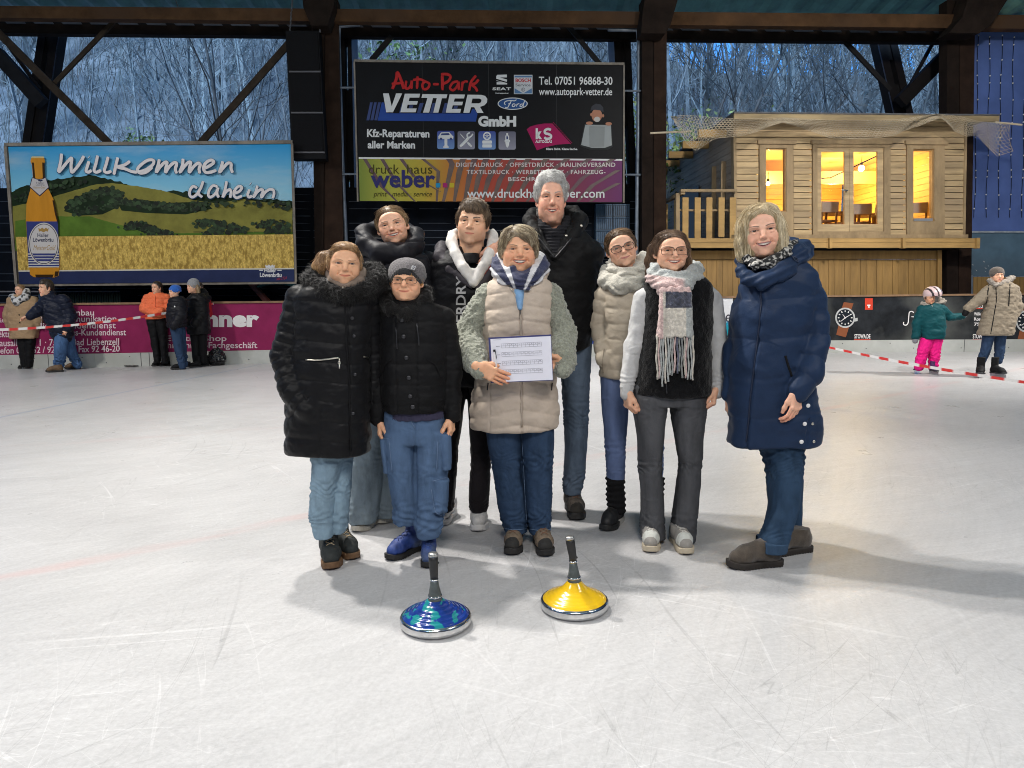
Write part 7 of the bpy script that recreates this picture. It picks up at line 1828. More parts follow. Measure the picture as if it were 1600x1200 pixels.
def shoe(P, gx, gy, ang, m_up, m_sole, L=.27, W=1.0, shaft=.06, kind='sneaker', laces=None, colf=None, lift=0.0, name='shoe', lean=0.0, solef=None, label=None):
 """a shoe standing on the ice at photo point (gx,gy); ang 0 = toe to the viewer, + = toe to the right"""
 g = ground(gx, gy); f = L / .27; h = .0042
 sole_h = {'sneaker': .030, 'boot': .030, 'hiker': .032, 'skate': .02}[kind]
 def outline(X, Y):
  cs = [((.0, .092), .033), ((.002, .03), .031), ((.004, -.055), .0445), ((-.001, -.092), .037)]
  d = None
  for (c0, r0), (c1, r1) in zip(cs[:-1], cs[1:]):
   ax, ay = c1[0] - c0[0], c1[1] - c0[1]; t = np.clip(((X - c0[0]) * ax + (Y - c0[1]) * ay) / (ax * ax + ay * ay), 0, 1)
   e = np.sqrt((X - c0[0] - t * ax) ** 2 + (Y - c0[1] - t * ay) ** 2) - (r0 + (r1 - r0) * t)
   d = e if d is None else np.minimum(d, e)
  return d
 lo, hi = (-.09, -.16, -.02), (.09, .16, .13 + shaft)
 S = Field(lo, hi, h)
 toe = lambda Y: np.clip((-Y - .07) / .06, 0, 1) ** 2 * .012
 S.func(lo, hi, lambda X, Y, Z: np.maximum(outline(X, Y) - .003, np.abs(Z - toe(Y) - sole_h / 2) - sole_h / 2) + 0 * Z)
 Vs, Qs = S.mesh()
 U = Field(lo, hi, h)
 bulk = {'sneaker': 1.0, 'boot': 1.0, 'hiker': 1.04, 'skate': 1.0}[kind]
 U.chain([(0, .085, sole_h + .028), (0, .03, sole_h + .036), (.002, -.045, sole_h + .026), (0, -.088, sole_h + .014)], [.034 * bulk, .037 * bulk, .040 * bulk, .033 * bulk], .02)
 U.chain([(0, .066, sole_h + .03), (0, .064, sole_h + .05 + shaft)], [.038 * bulk, .041 * bulk], .03)
 U.chain([(0, .01, sole_h + .06), (0, -.05, sole_h + .038)], [.026 * bulk, .022], .02)
 U.func(lo, hi, lambda X, Y, Z: (Z - sole_h + .004 - toe(Y)) + 0 * X, .002, '-')
 U.func(lo, hi, lambda X, Y, Z: -(Z - (sole_h + (.052 if kind in ('boot', 'skate') else .044) + shaft)) + 0 * (X + Y), .004, '-')
 V, Q = U.mesh(); N = vnormals(V, Q)
 V = V + N * (fbm(V, 30, 4, 3) * .0022)[:, None]
 if kind != 'skate' and shaft < .2:
  for yy in (-.062,): V = V - N * (gauss(V[:, 1] - yy - .25 * np.abs(V[:, 0]) * 0, .003) * .002 * (V[:, 2] > sole_h + .01))[:, None]
 a = rad(ang); Rm = np.array(Matrix.Rotation(a, 3, 'Z')) @ np.array(Matrix.Rotation(lean, 3, 'Y'))
 X = lambda A: (np.asarray(A) * (f * W, f, f)) @ Rm.T + g + (0, 0, lift)
 C = None if colf is None else np.clip(colf(V, N), 0, 1)
 o = mesh_obj(name, X(V), Q, m_up, P.root, cols=C, smooth=True)
 if label: o['label'] = label
 tread = .0025 * (np.abs(((Vs[:, 1] * 70) % 1) - .5) < .22) * (Vs[:, 2] < sole_h * .45)
 Vs2 = Vs - vnormals(Vs, Qs) * tread[:, None]
 mesh_obj('sole', X(Vs2), Qs, m_sole, o, cols=None if solef is None else solef(Vs, None), smooth=True)
 if laces:
  mb = MB(); n = 5 if shaft < .09 else 7
  tree = BVHTree.FromPolygons(V.tolist(), Q.tolist())
  def surf(x, t):     # t along the tongue, from toe (0) up the shaft (1)
   y = -.052 + .075 * min(t, .6) / .6; z0 = sole_h + .06 + .045 * min(t, .6) / .6
   if t > .6: y = .023; z0 = sole_h + .105 + (t - .6) / .4 * max(shaft - .05, .01)
   o_ = Vector((x, y - .10, z0 + .10)); hit = tree.ray_cast(o_, Vector((0, .707, -.707)))
   return np.array(hit[0]) + (0, -.0012, .0012) if hit[0] is not None else np.array([x, y, z0 - .02])
  for i in range(n):
   t0, t1 = i / n, (i + .8) / n
   for sg in (-1, 1):
    mb.tube([surf(sg * (-.017 + .034 * q / 4), t0 + (t1 - t0) * q / 4) for q in range(5)], .0021, 5)
  mb.V = [X(np.array(v)) for v in mb.V]
  mb.build('lace', laces, o, smooth=True)
 return o
def fuzz(V, Q, n, length, rng, r=.0008, down=0.0, jitter=.8):
 """short fur standing on a surface"""
 i = rng.randint(0, len(V), n); N = vnormals(V, Q)[i]; P = V[i]
 D = N + rng.randn(n, 3) * jitter; D /= np.linalg.norm(D, axis=1, keepdims=True); D[:, 2] -= down;
 L = length * (.5 + rng.rand(n))[:, None]
 path = np.stack([P - N * .003, P + D * L * .5, P + D * L + np.array([0, 0, -.3]) * L * down], 1)
 A = np.cross(D, rng.randn(n, 3)); A /= np.linalg.norm(A, axis=1, keepdims=True) + 1e-9; B = np.cross(D, A); B /= np.linalg.norm(B, axis=1, keepdims=True) + 1e-9
 rr = np.array([1, .8, .15])[None, :, None] * r
 W = np.stack([path + rr * (math.cos(a) * A + math.sin(a) * B)[:, None] for a in (0, 2.094, 4.189)], 2)
 m = 3; idx = np.arange(n * m * 3).reshape(n, m, 3); F = []
 for a in range(3):
  b = (a + 1) % 3; F.append(np.stack([idx[:, :-1, a], idx[:, :-1, b], idx[:, 1:, b], idx[:, 1:, a]], -1).reshape(-1, 4))
 return W.reshape(-1, 3), np.concatenate(F)
# ------------------------------------------------------------------ the group
def fabric(name, col, rough=.62, bump=.5, bscale=260, var=.12, vscale=30, sheen=.15, stretch=(1, 1, 1), **k):
 return mat(name, col, rough, var=var, vscale=vscale, bump=bump, bscale=bscale, sheen=sheen * .1, stretch=stretch, **{**dict(spec=.13, wrk=(9, .24, (1, 1, 1.6))), **k})
def denim(name, col, var=.28):
 col = tuple(c * .78 for c in col)
 return mat(name, col, .8, var=var, vscale=26, bump=.5, bscale=420, stretch=(1, 1, .35), detail=8, spec=.1, wrk=(11, .34, (1, 1, 1.5)), var2=tuple(c * 1.2 for c in col))
M_METAL = mat('zip_metal', (.62, .58, .50), .28, 1.0, var=0)
M_DARKMETAL = mat('button_dark', (.05, .05, .055), .35, .6, var=0)
M_BLACK = fabric('black_cloth', (.007, .007, .008), .6)
M_SOLE_B = mat('sole_black', (.014, .013, .013), .7, var=.2, vscale=60)
GROUP = 'people posing in a group on the ice'
def quilt(P, per, off, amp, arms=(), aper=.06, aamp=.006, wr=.004, slope=0.0, cx=0, seed=0, e=.5, wsc=18, mask=None):
 def f(V, N, px, py):
  c = py + slope * np.abs(px - cx)
  d = amp * (puff(c, per, off, e) - .72)
  if mask is not None: d = d * mask(px, py)
  for ch, r in arms:
   dist, s = nearchain(V, ch); w = np.clip((r * 1.32 - dist) / (r * .25), 0, 1)
   d = d * (1 - w) + w * aamp * (puff(s + .012 * fbm(V, 8, 2, 1), aper, .02, e) - .72)
  return d + fbm(V * np.array([1, 1, 1.7], np.float32), wsc, seed, 3) * wr
 return f
def jean_folds(zs, amp=.006, seed=1):
 """denim: fine vertical slack plus bunched folds around the given photo rows (row, spread)"""
 def f(V, N, px, py):
  b = fbm(V * np.array([1, 1, .5], np.float32), 14, seed, 3) * .0045
  for (y0, w, a) in zs:
   k = gauss(py - y0, w)
   tw = fbm(V, 9, seed + 3, 2)
   b = b + k * a * (np.sin((py + 26 * tw + .25 * px) * (6.28 / 11.0)) * .6 + np.sin((py - 18 * tw - .35 * px) * (6.28 / 17.0)) * .6) * amp
  return b
 return f
# --- woman in the long black quilted coat
P = Person(3.23, (515, 880), 'woman in a long black quilted coat with fur collar and pale blue jeans', GROUP)
P.head(HEADS['fur_coat'], eye=(539.5, 411.5), chin=(538, 445), yaw=15, roll=3.5, width=.137)
armL = P.Ch([(470, 468), (449, 555, -.02), (458, 608, -.09), (478, 640, -.13)], [23, 25, 22, 16])
armR = P.Ch([(570, 468), (586, 560, .06), (582, 640, .05)], [21, 19, 15])
def coat(F):
 F.rows(P.R([(434, 505, 570, .09), (446, 482, 582, .115), (462, 458, 590, .13), (500, 462, 582, .145), (560, 456, 579, .155), (620, 449, 579, .16), (707, 446, 579, .155)]), 0, cap=.02)
 F.chain(*armL, .012); F.chain(*armR, .012)
a_l, a_r = armL[0], armR[0]
def d1(V, N, px, py):
 base = quilt(P, 31, 12, .0095, [(a_l, 25 * P.S), (a_r, 20 * P.S)], .045, .0075, .0035, slope=.10, cx=552)(V, N, px, py)
 front = N[:, 1] < -.2
 base -= .007 * gauss(px - (545 + (py - 450) * .01), 1.2) * front + .005 * gauss(px - (500 + 0 * py), 1.0) * front * (py > 640)
 return base
g = P.garment('coat', (410, 425, 612, 712), coat, fabric('quilted_black', (.0075, .0075, .0085), .42, sheen=.25, bump=.3), .0058, d1)
P.line('zip', [(537, 452), (541, 520), (545, 600), (549, 704)], 1.3, M_BLACK, g, .003)
P.dots('button', [(550, 497), (553, 525), (554, 585), (551, 646)], 2.6, M_DARKMETAL, g, off=.003)
P.line('pocket_zip', [(478, 563), (500, 562), (529, 559)], 1.3, M_METAL, g, .004)
P.line('pocket_zip', [(567, 557), (574, 559)], 1.3, M_METAL, g, .004)
P.dots('zip_pull', [(530, 566)], 2.6, M_METAL, g, .5, .006); P.line('zip_pull', [(530, 560), (530, 576)], .9, M_METAL, g, .006)
P.line('zip_pull', [(536, 450), (537, 460)], 1.2, M_METAL, g, .012); P.dots('zip_pull', [(537.5, 460)], 2.4, M_METAL, g, .4, .012)
P.garment('pocket_flap', (450, 600, 500, 660), lambda F: F.chain(*P.Ch([(476, 618, -.15), (489, 640, -.15)], [3, 3]), 0), M_BLACK, .004, body=False)
fur = P.Ch([(494, 425, .06), (487, 436, -.02), (505, 452, -.09), (536, 462, -.125), (572, 452, -.09), (590, 438, -.02), (588, 424, .06), (540, 420, .12), (494, 425, .06)], [12, 13, 12, 10, 12, 14, 13, 12, 12])
P.garment('fur_collar', (460, 395, 620, 485), lambda F: F.chain(*fur, .012), mat('black_fur', (.007, .0065, .0065), .75, spec=.1, var=.3, vscale=80, sheen=.3), .006, lambda V, N, px, py: fbm(V, 70, 4, 2) * .008, body=False)
fv, fq = P.lastVQ; rng = np.random.RandomState(5)
mesh_obj('fur', *fuzz(fv, fq, 10000, .019, rng, .0007, .35), mat('fur_strand', (.016, .015, .0145), .5, spec=.3, var=.5, vscale=90), P.last, smooth=True)
P.garment('neck_warmer', (495, 400, 575, 470), lambda F: F.chain(*P.Ch([(514, 425, .0), (520, 440, -.075), (541, 451, -.105), (563, 440, -.08), (566, 424, .0)], [7, 8, 7, 8, 7]), .01), fabric('taupe_knit', (.20, .155, .125), .9, .8, 300), .005, body=False)
def j1(F):
 F.rows(P.R([(690, 486, 538, .10), (725, 489, 537, .095), (762, 486, 528, .085), (800, 485, 524, .078), (838, 492, 522, .068)]), 0)
 F.rows(P.R([(690, 508, 552, .10, .07), (725, 512, 550, .09, .07), (762, 518, 548, .08, .06), (800, 518, 545, .075, .05), (830, 520, 542, .066, .05)]), .004)
P.garment('jeans', (470, 680, 566, 845), j1, denim('denim_pale', (.27, .39, .49), .2), .005, jean_folds([(765, 16, .8), (812, 14, .9), (720, 10, .5)]))
suede = mat('boot_green_black', (.018, .022, .022), .75, var=.25, vscale=40, bump=.4, bscale=200)
gum = mat('sole_gum', (.14, .075, .035), .7, var=.25, vscale=50)
shoe(P, 516, 877, 18, suede, gum, .275, 1.05, .07, 'boot', mat('lace_tan', (.36, .28, .18), .8, var=.2, vscale=200))
shoe(P, 540, 864, 33, suede, gum, .265, 1.0, .07, 'boot', MATS['lace_tan'])
P.finish()
# --- boy with glasses and beanie
P = Person(3.29, (650, 876), 'boy with glasses, grey and black beanie, black jacket and blue cargo jeans', GROUP)
P.head(HEADS['boy'], eye=(631.7, 437.5), chin=(630.5, 468.5), yaw=0, roll=2, width=.137)
armL = P.Ch([(602, 497), (590, 570, .01), (590, 655, -.03)], [18, 17, 12.5])
armR = P.Ch([(692, 499), (705, 570, .0), (707, 648, -.03)], [20, 17.5, 13.5])
def coat(F):
 F.rows(P.R([(466, 612, 660, .085), (478, 600, 690, .11), (500, 594, 702, .125), (560, 595, 702, .14), (620, 597, 701, .145), (641, 599, 698, .14)]), 0, cap=.018)
 F.chain(*armL, .012); F.chain(*armR, .012)
al, ar = armL[0], armR[0]
def d2(V, N, px, py):
 q = quilt(P, 33, 8, .008, [(al, 18 * P.S), (ar, 20 * P.S)], .075, .006, .004, cx=640)(V, N, px, py)
 fr = (N[:, 1] < -.2)
 q += -.006 * gauss(px - (618 + (py - 560) * .02), 1) * fr * (py > 495) - .006 * gauss(px - (652 + (py - 560) * .02), 1) * fr * (py > 495)
 q += .004 * np.sin(py * 1.5) * (py > 622) * (np.abs(px - 648) < 52) * .6
 return q
g = P.garment('jacket', (562, 455, 732, 668), coat, fabric('jacket_black', (.0065, .0065, .0072), .55), .0056, d2)
P.dots('button', [(628, 500), (631, 526), (635, 559), (639, 590), (641, 619), (645, 635)], 3.3, M_DARKMETAL, g, off=.004)
P.line('pocket_edge', [(594, 590), (603, 568), (612, 562)], 1.0, M_BLACK, g, .003); P.line('pocket_edge', [(690, 592), (680, 570), (668, 562)], 1.0, M_BLACK, g, .003)
P.line('chest_zip', [(619, 512), (621, 545)], 1.0, M_DARKMETAL, g, .003); P.line('chest_zip', [(652, 505), (655, 540)], 1.0, M_DARKMETAL, g, .003)
fur = P.Ch([(600, 458, .05), (601, 470, -.03), (612, 484, -.08), (632, 492, -.10), (652, 484, -.08), (664, 470, -.03), (664, 456, .05), (632, 452, .10), (600, 458, .05)], [10, 11, 11, 11, 11, 11, 10, 10, 10])
P.garment('fur_collar', (580, 440, 690, 510), lambda F: F.chain(*fur, .012), MATS['black_fur'], .006, lambda V, N, px, py: fbm(V, 60, 4, 2) * .006, body=False)
fv, fq = P.lastVQ
mesh_obj('fur', *fuzz(fv, fq, 5200, .014, np.random.RandomState(6), .0007, .2), MATS['fur_strand'], P.last, smooth=True)
P.garment('jumper_hem', (590, 625, 712, 662), lambda F: F.rows(P.R([(632, 604, 697, .125), (652, 606, 697, .122)]), 0, cap=.004), fabric('jumper_purple', (.045, .042, .075), .9), .006, lambda V, N, px, py: .0022 * np.cos(px * 2.6), body=False)
def j2(F):
 F.rows(P.R([(628, 600, 697, .115), (660, 599, 698, .115), (692, 600, 700, .10)]), 0)
 F.rows(P.R([(672, 599, 650, .10), (740, 606, 651, .085), (785, 613, 652, .08), (806, 613, 652, .082), (818, 617, 648, .07)]), .012)
 F.rows(P.R([(672, 650, 701, .10), (740, 648, 700, .085), (785, 647, 694, .08), (818, 646, 693, .082), (838, 653, 687, .068)]), .012)
 F.rows(P.R([(676, 688, 704, .05, -.03), (732, 690, 705, .05, -.03)]), .004, cap=.006); F.rows(P.R([(748, 678, 702, .05, -.045), (800, 674, 698, .05, -.045)]), .004, cap=.006)
 F.rows(P.R([(684, 594, 606, .05, -.03), (738, 600, 611, .05, -.03)]), .004, cap=.006)
 F.rows(P.R([(658, 649, 650, .19)]*1 + [(828, 649, 650, .19)]), .012, op='-') if False else None
def d2j(V, N, px, py):
 q = jean_folds([(795, 12, .8), (810, 10, .9), (828, 9, .9), (740, 20, .4), (665, 10, .3)], .0046)(V, N, px, py)
 q -= .006 * gauss(px - (648.5 + .01 * (py - 650)), 1.6) * (N[:, 1] < 0) * (py > 645)
 return q
dn2 = denim('denim_mid', (.10, .165, .285), .26)
g = P.garment('cargo_jeans', (580, 620, 722, 845), j2, dn2, .005, d2j)
stitch = mat('stitch_blue', (.11, .17, .28), .8, var=0)
for L in ([(641, 645), (643, 660), (648, 668)], [(690, 676), (703, 677)], [(684, 690), (682, 735)], [(676, 752), (699, 746)], [(674, 765), (680, 800), (690, 806)], [(598, 686), (611, 684)], [(608, 690), (613, 738)]):
 P.line('seam', L, .7, stitch, g, .0012, 5)
blue = mat('boot_blue', (.02, .05, .22), .6, var=.35, vscale=24, bump=.3, bscale=260, var2=(.06, .09, .17))
lb = mat('lace_blue', (.03, .05, .15), .7, var=0)
shoe(P, 633, 866, -38, blue, M_SOLE_B, .245, 1.0, .075, 'boot', lb)
shoe(P, 670, 876, 4, blue, M_SOLE_B, .235, .95, .075, 'boot', lb)
P.hand('rest', P.p(592, 656, -.03), (.05, -.12, -1), (1, .25, 0), (-.1, -1, 0), .80)
P.hand('rest', P.p(706, 650, -.03), (-.05, -.12, -1), (-1, .25, 0), (.1, -1, 0), .84)
P.finish()
# --- girl in the black puffer with big collar
P = Person(3.785, (590, 822), 'smiling girl in a black puffer jacket with a huge padded collar, behind the boy', GROUP)
P.head(HEADS['puffer_girl'], eye=(611, 350), chin=(618, 380.5), yaw=4, roll=-12, width=.150)
armR = P.Ch([(655, 410), (690, 412, .10), (730, 416, .22)], [17, 15, 13])
armL = P.Ch([(578, 425), (568, 520), (572, 610)], [18, 17, 14])
def coat(F):
 F.rows(P.R([(392, 578, 655, .10), (404, 562, 672, .13), (440, 560, 680, .145), (520, 560, 678, .15), (600, 560, 672, .15), (640, 562, 668, .14)]), 0, cap=.02)
 F.chain(*armR, .012); F.chain(*armL, .012)
pm = fabric('puffer_black', (.010, .010, .0135), .5, .25, 220)
g = P.garment('puffer_jacket', (535, 385, 745, 645), coat, pm, .0065, quilt(P, 36, 5, .016, [(armR[0], 17 * P.S)], .085, .012, .004, e=.45))
col = P.Ch([(568, 366, .03), (572, 384, -.06), (596, 396, -.115), (630, 396, -.115), (648, 384, -.06), (650, 366, .03), (630, 358, .12), (590, 358, .12), (568, 366, .03)], [12, 15, 17, 16, 14, 11, 13, 13, 12])
P.garment('padded_collar', (540, 330, 680, 425), lambda F: F.chain(*col, .02), pm, .0055, lambda V, N, px, py: fbm(V * np.array([1, 1, 1.4], np.float32), 12, 3, 2) * .007 - .006 * gauss(py - 376 - .25 * (px - 600) * (px < 600), 1.6), body=False)
def j3(F):
 F.rows(P.R([(620, 552, 612, .10), (700, 549, 603, .095), (760, 546, 598, .10), (813, 544, 591, .105)]), 0)
 F.rows(P.R([(620, 600, 655, .10, .06), (700, 595, 640, .095, .08), (760, 590, 630, .10, .09), (804, 588, 624, .10, .1)]), .004)
P.garment('wide_jeans', (530, 610, 670, 820), j3, denim('denim_grey', (.25, .31, .35), .24), .006, jean_folds([(700, 40, .5), (800, 14, .6)], .006))
cream = mat('shoe_cream', (.42, .39, .33), .7, var=.2, vscale=30, bump=.2)
creams = mat('sole_cream', (.50, .47, .40), .6, var=.15)
lc = mat('lace_white', (.6, .58, .54), .8, var=0)
shoe(P, 575, 822, -22, cream, creams, .265, 1, .03, 'sneaker', lc); shoe(P, 603, 810, -5, cream, creams, .265, 1, .03, 'sneaker', lc)
P.finish()
# --- young man in black with the white hood
P = Person(3.785, (730, 820), 'young man with brown fringe in a black jacket over a white hooded sweatshirt', GROUP)
P.head(HEADS['young_man'], eye=(735.5, 345), chin=(733, 380), yaw=-5, roll=6, width=.152)
armL = P.Ch([(690, 420), (680, 500), (690, 590)], [20, 19, 15]); armR = P.Ch([(787, 420, .04), (800, 500, .1), (795, 590, .1)], [19, 18, 15])
def coat(F):
 F.rows(P.R([(386, 708, 768, .08), (396, 692, 785, .11), (410, 680, 796, .135), (450, 674, 796, .15), (520, 678, 794, .155), (600, 684, 788, .15)]), 0, cap=.02)
 F.chain(*armL, .012); F.chain(*armR, .012)
 F.chain(*P.Ch([(738, 380, -.10), (740, 420, -.165), (741, 448, -.18)], [24, 13, 3]), .01, '-')
g = P.garment('jacket', (650, 375, 825, 610), coat, fabric('jacket_charcoal', (.0075, .0075, .009), .5), .006, quilt(P, 90, 0, .002, [], wr=.007, wsc=12, seed=4))
shellA = fabric('shell_plum', (.050, .045, .052), .5)
P.garment('jacket_collar', (660, 355, 820, 460), lambda F: (F.chain(*P.Ch([(690, 388, .06), (688, 402, -.03), (704, 421, -.105), (736, 448, -.165)], [11, 11, 7.5, 3]), .01), F.chain(*P.Ch([(787, 388, .06), (788, 400, -.03), (774, 420, -.105), (746, 448, -.165)], [11, 12, 9, 4]), .01)), shellA, .005, lambda V, N, px, py: fbm(V, 22, 2, 3) * .006, body=False)
P.line('lining', [(787, 390), (770, 410), (746, 443)], 1.6, fabric('lining_red', (.35, .04, .025), .7), P.last, .002)
hood = fabric('hoodie_white', (.62, .60, .57), .9, .5, 240)
P.garment('hoodie', (690, 355, 790, 470), lambda F: (F.rows(P.R([(420, 722, 758, .10, -.055), (450, 730, 750, .10, -.07)]), 0), F.chain(*P.Ch([(707, 366, .04), (706, 380, -.03), (712, 397, -.09), (724, 418, -.14), (738, 442, -.17)], [7, 8.5, 9, 8, 5]), .01), F.chain(*P.Ch([(770, 366, .04), (771, 380, -.03), (765, 397, -.09), (754, 418, -.14), (743, 442, -.17)], [7, 8.5, 9, 8, 5]), .01), F.chain(*P.Ch([(707, 366, .04), (738, 362, .11), (770, 366, .04)], [7, 9, 7]), .01)), hood, .005, lambda V, N, px, py: fbm(V * np.array([1.5, 1, .7], np.float32), 24, 6, 2) * .004, body=False)
P.garment('tee', (715, 385, 760, 425), lambda F: F.rows(P.R([(396, 722, 750, .07, -.045), (412, 724, 750, .08, -.05)]), 0), M_BLACK, .005, body=False)
P.bvh = BVHTree.FromPolygons((np.array([v.co for v in g.data.vertices]) + P.base).tolist(), [list(p.vertices) for p in g.data.polygons])
tv, tf = text2d('SUPERDRY', bold=.02)
tv = tv - tv.min(0); tv = tv / tv.max(0)
pts = [(712.5 + 15.5 * (1 - v[1]), 543 - 112 * v[0]) for v in tv]
mesh_obj('lettering', np.array(P.on(pts, .004)), tf, mat('print_grey', (.36, .36, .37), .6, var=.1), g)
def j4(F):
 F.rows(P.R([(585, 686, 735, .11), (700, 688, 716, .09), (796, 686, 709, .08)]), 0)
 F.rows(P.R([(585, 728, 774, .11), (650, 731, 770, .10), (720, 736, 768, .09), (775, 732, 765, .085), (797, 733, 761, .07)]), .01)
P.garment('trousers', (670, 575, 790, 805), j4, fabric('trouser_black', (.013, .011, .013), .6), .006, jean_folds([(790, 10, .8), (720, 30, .4)], .006))
wsh = mat('shoe_white', (.55, .54, .53), .6, var=.2, vscale=40, bump=.2); wso = mat('sole_white', (.62, .61, .6), .55, var=.1)
shoe(P, 748, 820, 2, wsh, wso, .29, 1, .03, 'sneaker', lc); shoe(P, 695, 812, -15, wsh, wso, .29, 1, .03, 'sneaker', lc)
P.finish()
# --- woman with the clipboard
P = Person(3.495, (825, 858), 'short haired woman in a beige quilted vest and striped scarf holding up a clipboard', GROUP)
P.head(HEADS['board_woman'], eye=(812.5, 389), chin=(815, 425), yaw=4, roll=1, width=.157)
armL = P.Ch([(764, 462), (732, 524, -.03), (742, 564, -.18), (749, 577, -.26)], [20, 24, 20, 14])
armR = P.Ch([(858, 462), (879, 524, -.03), (881, 564, -.16), (879, 577, -.21)], [20, 22, 18, 13])
fleece = mat('fleece_green', (.235, .245, .195), .95, var=.35, vscale=90, bump=1.5, bscale=120, sheen=.4)
P.garment('fleece_sleeves', (690, 435, 915, 610), lambda F: (F.chain(*armL, .012), F.chain(*armR, .012), F.ell(P.p(775, 455), (.04, .06, .05), .02), F.ell(P.p(850, 455), (.04, .06, .05), .02)), fleece, .0055, lambda V, N, px, py: fbm(V, 85, 2, 2) * .0065 + fbm(V, 16, 5, 2) * .005)
def vest(F):
 F.rows(P.R([(428, 778, 846, .085), (440, 764, 860, .11), (456, 757, 864, .135), (490, 753, 863, .15), (540, 750, 864, .16), (575, 746, 868, .16), (610, 738, 871, .165), (645, 733, 875, .17), (668, 735, 873, .165)]), 0, cap=.02)
 F.chain(*P.Ch([(782, 424, .04), (786, 436, -.05), (808, 452, -.12)], [9, 10, 6]), .015); F.chain(*P.Ch([(848, 424, .04), (844, 438, -.05), (818, 454, -.12)], [9, 10, 6]), .015)
def d5(V, N, px, py):
 q = quilt(P, 23.5, 6, .0095, [], wr=.0035, slope=-.16, cx=814, seed=7)(V, N, px, py)
 fr = N[:, 1] < -.2
 return q - .008 * gauss(px - (814 + (py - 480) * .008), 1.8) * fr - .006 * gauss(px - (765 + 0 * py), .9) * fr * (py > 560)
g = P.garment('vest', (720, 412, 890, 675), vest, fabric('vest_beige', (.50, .42, .345), .55, .3, 260, var=.06), .0055, d5)
P.line('zip', [(812, 470), (813, 520), (815, 600), (816, 667)], 1.5, fabric('zip_beige', (.40, .34, .28), .6), g, .004)
P.line('zip', [(796, 448), (806, 462), (812, 480)], 1.0, M_METAL, g, .004); P.line('zip_pull', [(814, 484), (814, 498)], 1.2, M_DARKMETAL, g, .007)
P.line('pocket_zip', [(763, 598), (762, 610)], 1.0, M_DARKMETAL, g, .004); P.line('pocket_zip', [(862, 598), (861, 610)], 1.0, M_DARKMETAL, g, .004)
P.garment('shirt', (795, 440, 830, 500), lambda F: F.rows(P.R([(440, 800, 822, .03, -.10), (462, 804, 819, .03, -.128), (484, 809, 816, .02, -.14)]), 0, cap=.004), fabric('shirt_sky', (.20, .36, .58), .7), .004, body=False)
sc1 = P.Ch([(782, 408, .06), (780, 420, -.02), (790, 432, -.09), (812, 440, -.125), (834, 432, -.10), (845, 418, -.03), (840, 406, .06), (812, 402, .10), (782, 408, .06)], [12, 13, 13, 12, 13, 13, 12, 12, 12])
sc2 = P.Ch([(800, 424, -.10), (812, 438, -.135), (822, 447, -.14)], [9, 10, 7])
def colst(V, px, py):
 a = np.arctan2(px - 812, 470 - py); s = a * 3.9 + .25
 w = ((s % 1.55) < .64) & (np.abs(a) > .12)
 return np.where(w[:, None], (.62, .62, .64), (.022, .028, .075)) * (1 + .0 * a[:, None])
P.garment('scarf', (755, 385, 870, 465), lambda F: (F.chain(*sc1, .012), F.chain(*sc2, .012)), mat('scarf_striped', (1, 1, 1), .85, var=.12, vscale=60, bump=.8, bscale=300, attr='Col', sheen=.2), .0038, lambda V, N, px, py: .004 * np.sin(fbm(V, 9, 3, 2) * 9 + py * .55) + fbm(V, 30, 8, 2) * .003, col=colst, body=False)
def j5(F):
 F.rows(P.R([(640, 757, 817, .12), (690, 761, 815, .115), (740, 771, 817, .10), (790, 778, 822, .095), (829, 787, 825, .09)]), 0)
 F.rows(P.R([(640, 812, 868, .12), (690, 814, 865, .115), (740, 817, 864, .10), (790, 821, 861, .095), (830, 826, 862, .09)]), .006)
P.garment('jeans', (745, 630, 885, 840), j5, denim('denim_dark', (.036, .066, .126), .30), .005, jean_folds([(722, 16, .7), (812, 14, 1.0), (765, 18, .4)], .0055))
P.line('seam', [(815, 672), (819, 740), (823, 826)], .6, stitch, P.last, .001, 5)
P.line('seam', [(789, 826), (806, 828), (824, 826)], .6, stitch, P.last, .001, 5); P.line('seam', [(828, 827), (845, 829), (861, 827)], .6, stitch, P.last, .001, 5)
hik = lambda V, N: np.where((V[:, 1] < -.085)[:, None] | (V[:, 2] < .040)[:, None], (.02, .019, .018), np.array((.155, .115, .08)) * (1 + .3 * fbm(V, 60, 2, 2))[:, None])
hm = mat('hiker_suede', (1, 1, 1), .85, var=.2, vscale=60, bump=.5, bscale=160, attr='Col'); hl = mat('lace_brown', (.16, .08, .05), .8, var=0)
shoe(P, 803, 856, -6, hm, M_SOLE_B, .255, 1.05, .045, 'hiker', hl, hik); shoe(P, 848, 858, 6, hm, M_SOLE_B, .255, 1.05, .045, 'hiker', hl, hik)
P.hand('grip', P.p(748, 574, -.285), (1, .04, -.50), (.05, 1, .05), (.3, .2, 1), .92, stub=.012, curl=(.16, .22, .16), spread=.03, thumb=(.4, .3))
P.hand('behind', P.p(881, 573, -.20), (-.72, .02, .25), (-.10, -1, .1), (-.3, -.2, .9), .90, stub=.012, curl=(.12, .15, .1), spread=.02, thumb=(.35, .5))
board_person = P
P.finish()
